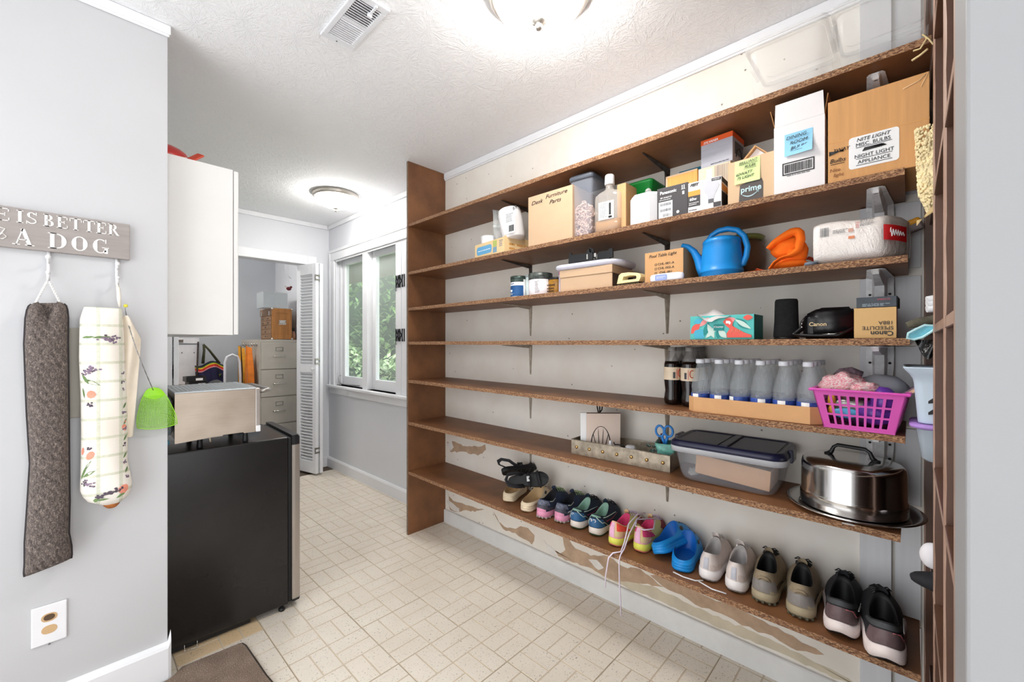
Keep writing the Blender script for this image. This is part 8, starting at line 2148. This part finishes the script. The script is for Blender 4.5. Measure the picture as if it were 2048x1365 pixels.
sF = Shoe(L=0.275, wd=0.106, zmh=0.044, zmt=0.034, zh=0.108, zs=0.082, zf=0.122, flare=1.10, wc=0.032, rock=0.016)
shoe_at('black trainer with thick white sole beside the hiking shoes', 0.148, 1.534, 2, sF, hok, 'running_shoe', group='black thick-soled trainers')
shoe_at('black trainer with thick white sole at the shelf end', 0.046, 1.490, 6, Shoe(L=0.290, wd=0.110, zmh=0.046, zmt=0.036, zh=0.110, zs=0.084, zf=0.124, flare=1.10, wc=0.033, rock=0.018), hok, 'running_shoe', group='black thick-soled trainers')

# ------------------------------------------------------------------ things sticking out of the dark side shelves
t = thing('clear_tub', 'clear plastic tub under the pale blue planter', 'tub', (1.545, -0.080, 0.9528))
def roundsq(hw, z, c): return [(x + c * math.cos(math.radians(a0 + 22.5 * q)), y_ + c * math.sin(math.radians(a0 + 22.5 * q)), z) for x, y_, a0 in ((hw - c, -hw + c, -90), (hw - c, hw - c, 0), (-hw + c, hw - c, 90), (-hw + c, -hw + c, 180)) for q in range(5)]
g = G(); g.loft([roundsq(0.054, 0.0, 0.025), roundsq(0.060, 0.008, 0.026), roundsq(0.070, 0.082, 0.026)], True, True, False); g.out('tub', TUB_PL, t)
g = G(); g.ellip((0, 0, 0.022), (0.045, 0.045, 0.020), 14, 8); g.out('blue_contents', mat('pale_blue_item', (150, 200, 216), 0.5), t)
g = G(); g.loft([roundsq(0.071, 0.0825, 0.027), roundsq(0.081, 0.086, 0.03), roundsq(0.083, 0.091, 0.03), roundsq(0.079, 0.096, 0.03), roundsq(0.05, 0.095, 0.02)], True, True, True); g.out('purple_lid', mat('lilac_lid', (176, 138, 214), 0.35, vary=0.04), t)
t = thing('planter', 'pale blue square planter with leaf shaped cutouts beside the pink basket', 'planter', (1.545, -0.078, 1.0500))
g = G(); PB = mat('pale_blue_ceramic', (196, 212, 226), 0.35, vary=0.03)
g.loft([roundsq(0.064, 0.0, 0.018), roundsq(0.065, 0.004, 0.018), roundsq(0.072, 0.100, 0.016), roundsq(0.074, 0.112, 0.016), roundsq(0.080, 0.124, 0.014), roundsq(0.092, 0.140, 0.012), roundsq(0.092, 0.143, 0.012), roundsq(0.080, 0.134, 0.012), roundsq(0.068, 0.10, 0.012)], True, True, True); g.out('pot_wall', PB, t)
g = G()
for z in (0.030, 0.058):
    P = [(0.020 + 0.026 * f, z + 0.0 + 0.010 * math.sin(PI * f ** 0.6) + 0.006 * (1 - f)) for f in [i / 8 for i in range(9)]] + [(0.020 + 0.026 * f, z - 0.006 + 0.006 * (1 - f)) for f in (1, 0.6, 0.3, 0)]
    g.prism(P, -0.0712, -0.0660, 'x')
g.out('leaf_cutout', INK, t)
# wool duster
t = thing('wool_duster', 'cream lambswool wash mitt with leather back hanging beside cartons', 'wash mitt', (1.496, -0.045, 1.575))
g = G(); rr = random.Random(12)
for i in range(1700):
    z = rr.uniform(0.01, 0.225); a = rr.uniform(0, 2 * PI)
    hy = 0.040 * (0.55 + 0.45 * min(1, z / 0.06)) + 0.008 * (z / 0.22); hx = 0.020
    c = (hx * math.cos(a), hy * math.sin(a) - 0.012 + 0.026 * (z / 0.22) * 0, z)
    r_ = rr.uniform(0.0020, 0.0038)
    g.ellip(c, (r_, r_, r_ * 1.15), 6, 5)
g.ellip((0, -0.012, 0.118), (0.0215, 0.0440, 0.114), 16, 12)
stuff(g.out('wool_pile', mat('cream_lambswool', (240, 222, 176), 0.95, vary=0.12, vs=50), t))
g = G(); g.surf(lambda u, v: (-0.020 - 0.010 * math.sin(PI * u), 0.034 - 0.085 * u, -0.012 + 0.070 * u ** 1.4 + 0.030 * v * math.sin(PI * u) - 0.012 * v), 10, 6); g.surf(lambda u, v: (-0.012 - 0.004 * math.sin(PI * u), 0.034 - 0.085 * u, -0.012 + 0.070 * u ** 1.4 + 0.030 * v * math.sin(PI * u) - 0.012 * v), 10, 6); g.out('leather_back', mat('pale_tan_leather', (206, 178, 124), 0.6, vary=0.06), t)
g = G(); g.tube([(0, -0.035, 0.20), (0, -0.04, 0.245), (0, -0.055, 0.27)], 0.009, 8); g.out('cuff', mat('cream_cuff', (238, 228, 206), 0.8), t)
# gloves, aqua tag and shiny black bag on the shelf at eye height
t = thing('white_glove', 'white knitted glove poking out of the dark side shelves', 'glove', (1.535, -0.040, 1.2988))
g = G()
for a, z in ((-0.018, 0.046), (0.0, 0.060), (0.014, 0.070)): g.tube([(0.0 + a * 0.4, -0.06, z * 0.6), (-0.004, -0.02, z), (-0.012, 0.010, z - 0.004)], [0.013, 0.012, 0.009], 8)
g.ellip((0, -0.06, 0.03), (0.03, 0.04, 0.030), 14, 8); g.out('knit', mat('white_knit', (230, 230, 232), 0.9, vary=0.06, vs=80, bump=0.4, bs=200), t)
t = thing('olive_glove', 'olive grey glove finger drooping under the white glove', 'glove', (1.500, -0.035, 1.2988))
g = G(); g.tube([(0.01, -0.07, 0.016), (0.0, -0.01, 0.012), (-0.010, 0.022, 0.006), (-0.012, 0.042, 0.000)], [0.015, 0.014, 0.012, 0.008], 10); g.out('finger', mat('olive_grey_knit', (92, 88, 74), 0.9, vary=0.15, vs=60), t)
t = thing('aqua_tag', 'aqua plastic tag loop hanging off the dark side shelf', 'tag', (1.470, -0.030, 1.292))
g = G()
fr_ = [(0, 0.004, 0.006), (0, 0.020, -0.004), (0, 0.034, -0.014), (0, 0.036, -0.026), (0, 0.024, -0.030), (0, 0.008, -0.024), (0, -0.006, -0.012), (0, -0.02, 0.004)]
g.tube(fr_, 0.0032, 6, closed=True); g.out('loop', mat('pale_aqua_plastic', (186, 230, 236), 0.35), t)
g = G(); g.prism([(p[1], p[2]) for p in fr_], -0.001, 0.001, 'x'); g.out('film', mat('aqua_film', (96, 180, 200), 0.3, vary=0.15, vs=40), t)
t = thing('black_bag', 'shiny black plastic bag corner drooping from the dark shelf', 'bag', (1.500, -0.045, 1.268))
g = G(); g.surf(lambda u, v: (0.01 * math.sin(5 * u + 3 * v), 0.038 - 0.050 * u - 0.012 * v * (1 - u), -0.006 - 0.050 * v * (0.35 + 0.65 * math.sin(PI * min(1, u + .15)))), 10, 8); g.surf(lambda u, v: (0.012 + 0.01 * math.sin(4 * u + 2 * v), 0.038 - 0.050 * u - 0.012 * v * (1 - u), -0.006 - 0.048 * v * (0.35 + 0.65 * math.sin(PI * min(1, u + .15)))), 10, 8); g.out('film', mat('black_gloss_film', (18, 18, 19), 0.15, vary=0.1, bump=0.6, bs=40), t)
t = thing('black_mitten', 'black padded mitten resting on the low dark side shelf', 'mitten', (1.515, -0.050, 0.6228))
g = G(); g.ellip((0, -0.01, 0.022), (0.034, 0.062, 0.0215), 20, 12, fn=lambda d: 1 + 0.10 * mnoise.noise(d * 3)); g.ellip((0.0, -0.03, 0.040), (0.030, 0.045, 0.016), 16, 8); g.out('padding', mat('black_padded_fabric', (38, 38, 42), 0.85, vary=0.12), t)
t = thing('rolled_socks', 'white and violet rolled socks on top of the black mitten', 'socks', (1.520, -0.058, 0.678))
g = G(); g.ellip((0, 0.018, 0.030), (0.020, 0.024, 0.032), 16, 12, fn=lambda d: 1 + 0.08 * d.x * d.z); g.ellip((0, -0.014, 0.038), (0.022, 0.022, 0.030), 16, 12); g.out('white_roll', mat('white_sock', (238, 234, 238), 0.9, vary=0.03), t)
g = G(); g.ellip((-0.004, -0.026, 0.030), (0.021, 0.014, 0.030), 14, 10); g.out('violet_roll', mat('violet_sock', (150, 112, 206), 0.9, vary=0.06), t)
t = thing('raffia_tie', 'pale raffia string tied at the end of the top shelf', 'string', (1.50, -0.036, 2.030))
g = G(); g.tube([(0.02, 0.030, -0.012), (0.005, 0.018, -0.020), (0.012, 0.006, 0.004), (0.0, 0.014, 0.012), (0.01, 0.002, 0.0), (0.006, -0.006, -0.02)], 0.0022, 5); g.tube([(0.02, 0.034, -0.036), (0.018, 0.018, -0.030), (0.01, 0.004, -0.024)], 0.003, 5); g.out('strands', mat('raffia', (222, 200, 150), 0.8), t)
# ------------------------------------------------------------------ turn every text curve into a plain mesh
bpy.context.view_layer.update()
dg = bpy.context.evaluated_depsgraph_get()
for o in [o for o in scene.objects if o.type == 'FONT']:
    me = bpy.data.meshes.new_from_object(o.evaluated_get(dg))
    me.name = 'lettering'
    n = bpy.data.objects.new('lettering', me); COL.objects.link(n)
    n.parent = o.parent; n.matrix_basis = o.matrix_basis.copy()
    cu = o.data; bpy.data.objects.remove(o); bpy.data.curves.remove(cu)
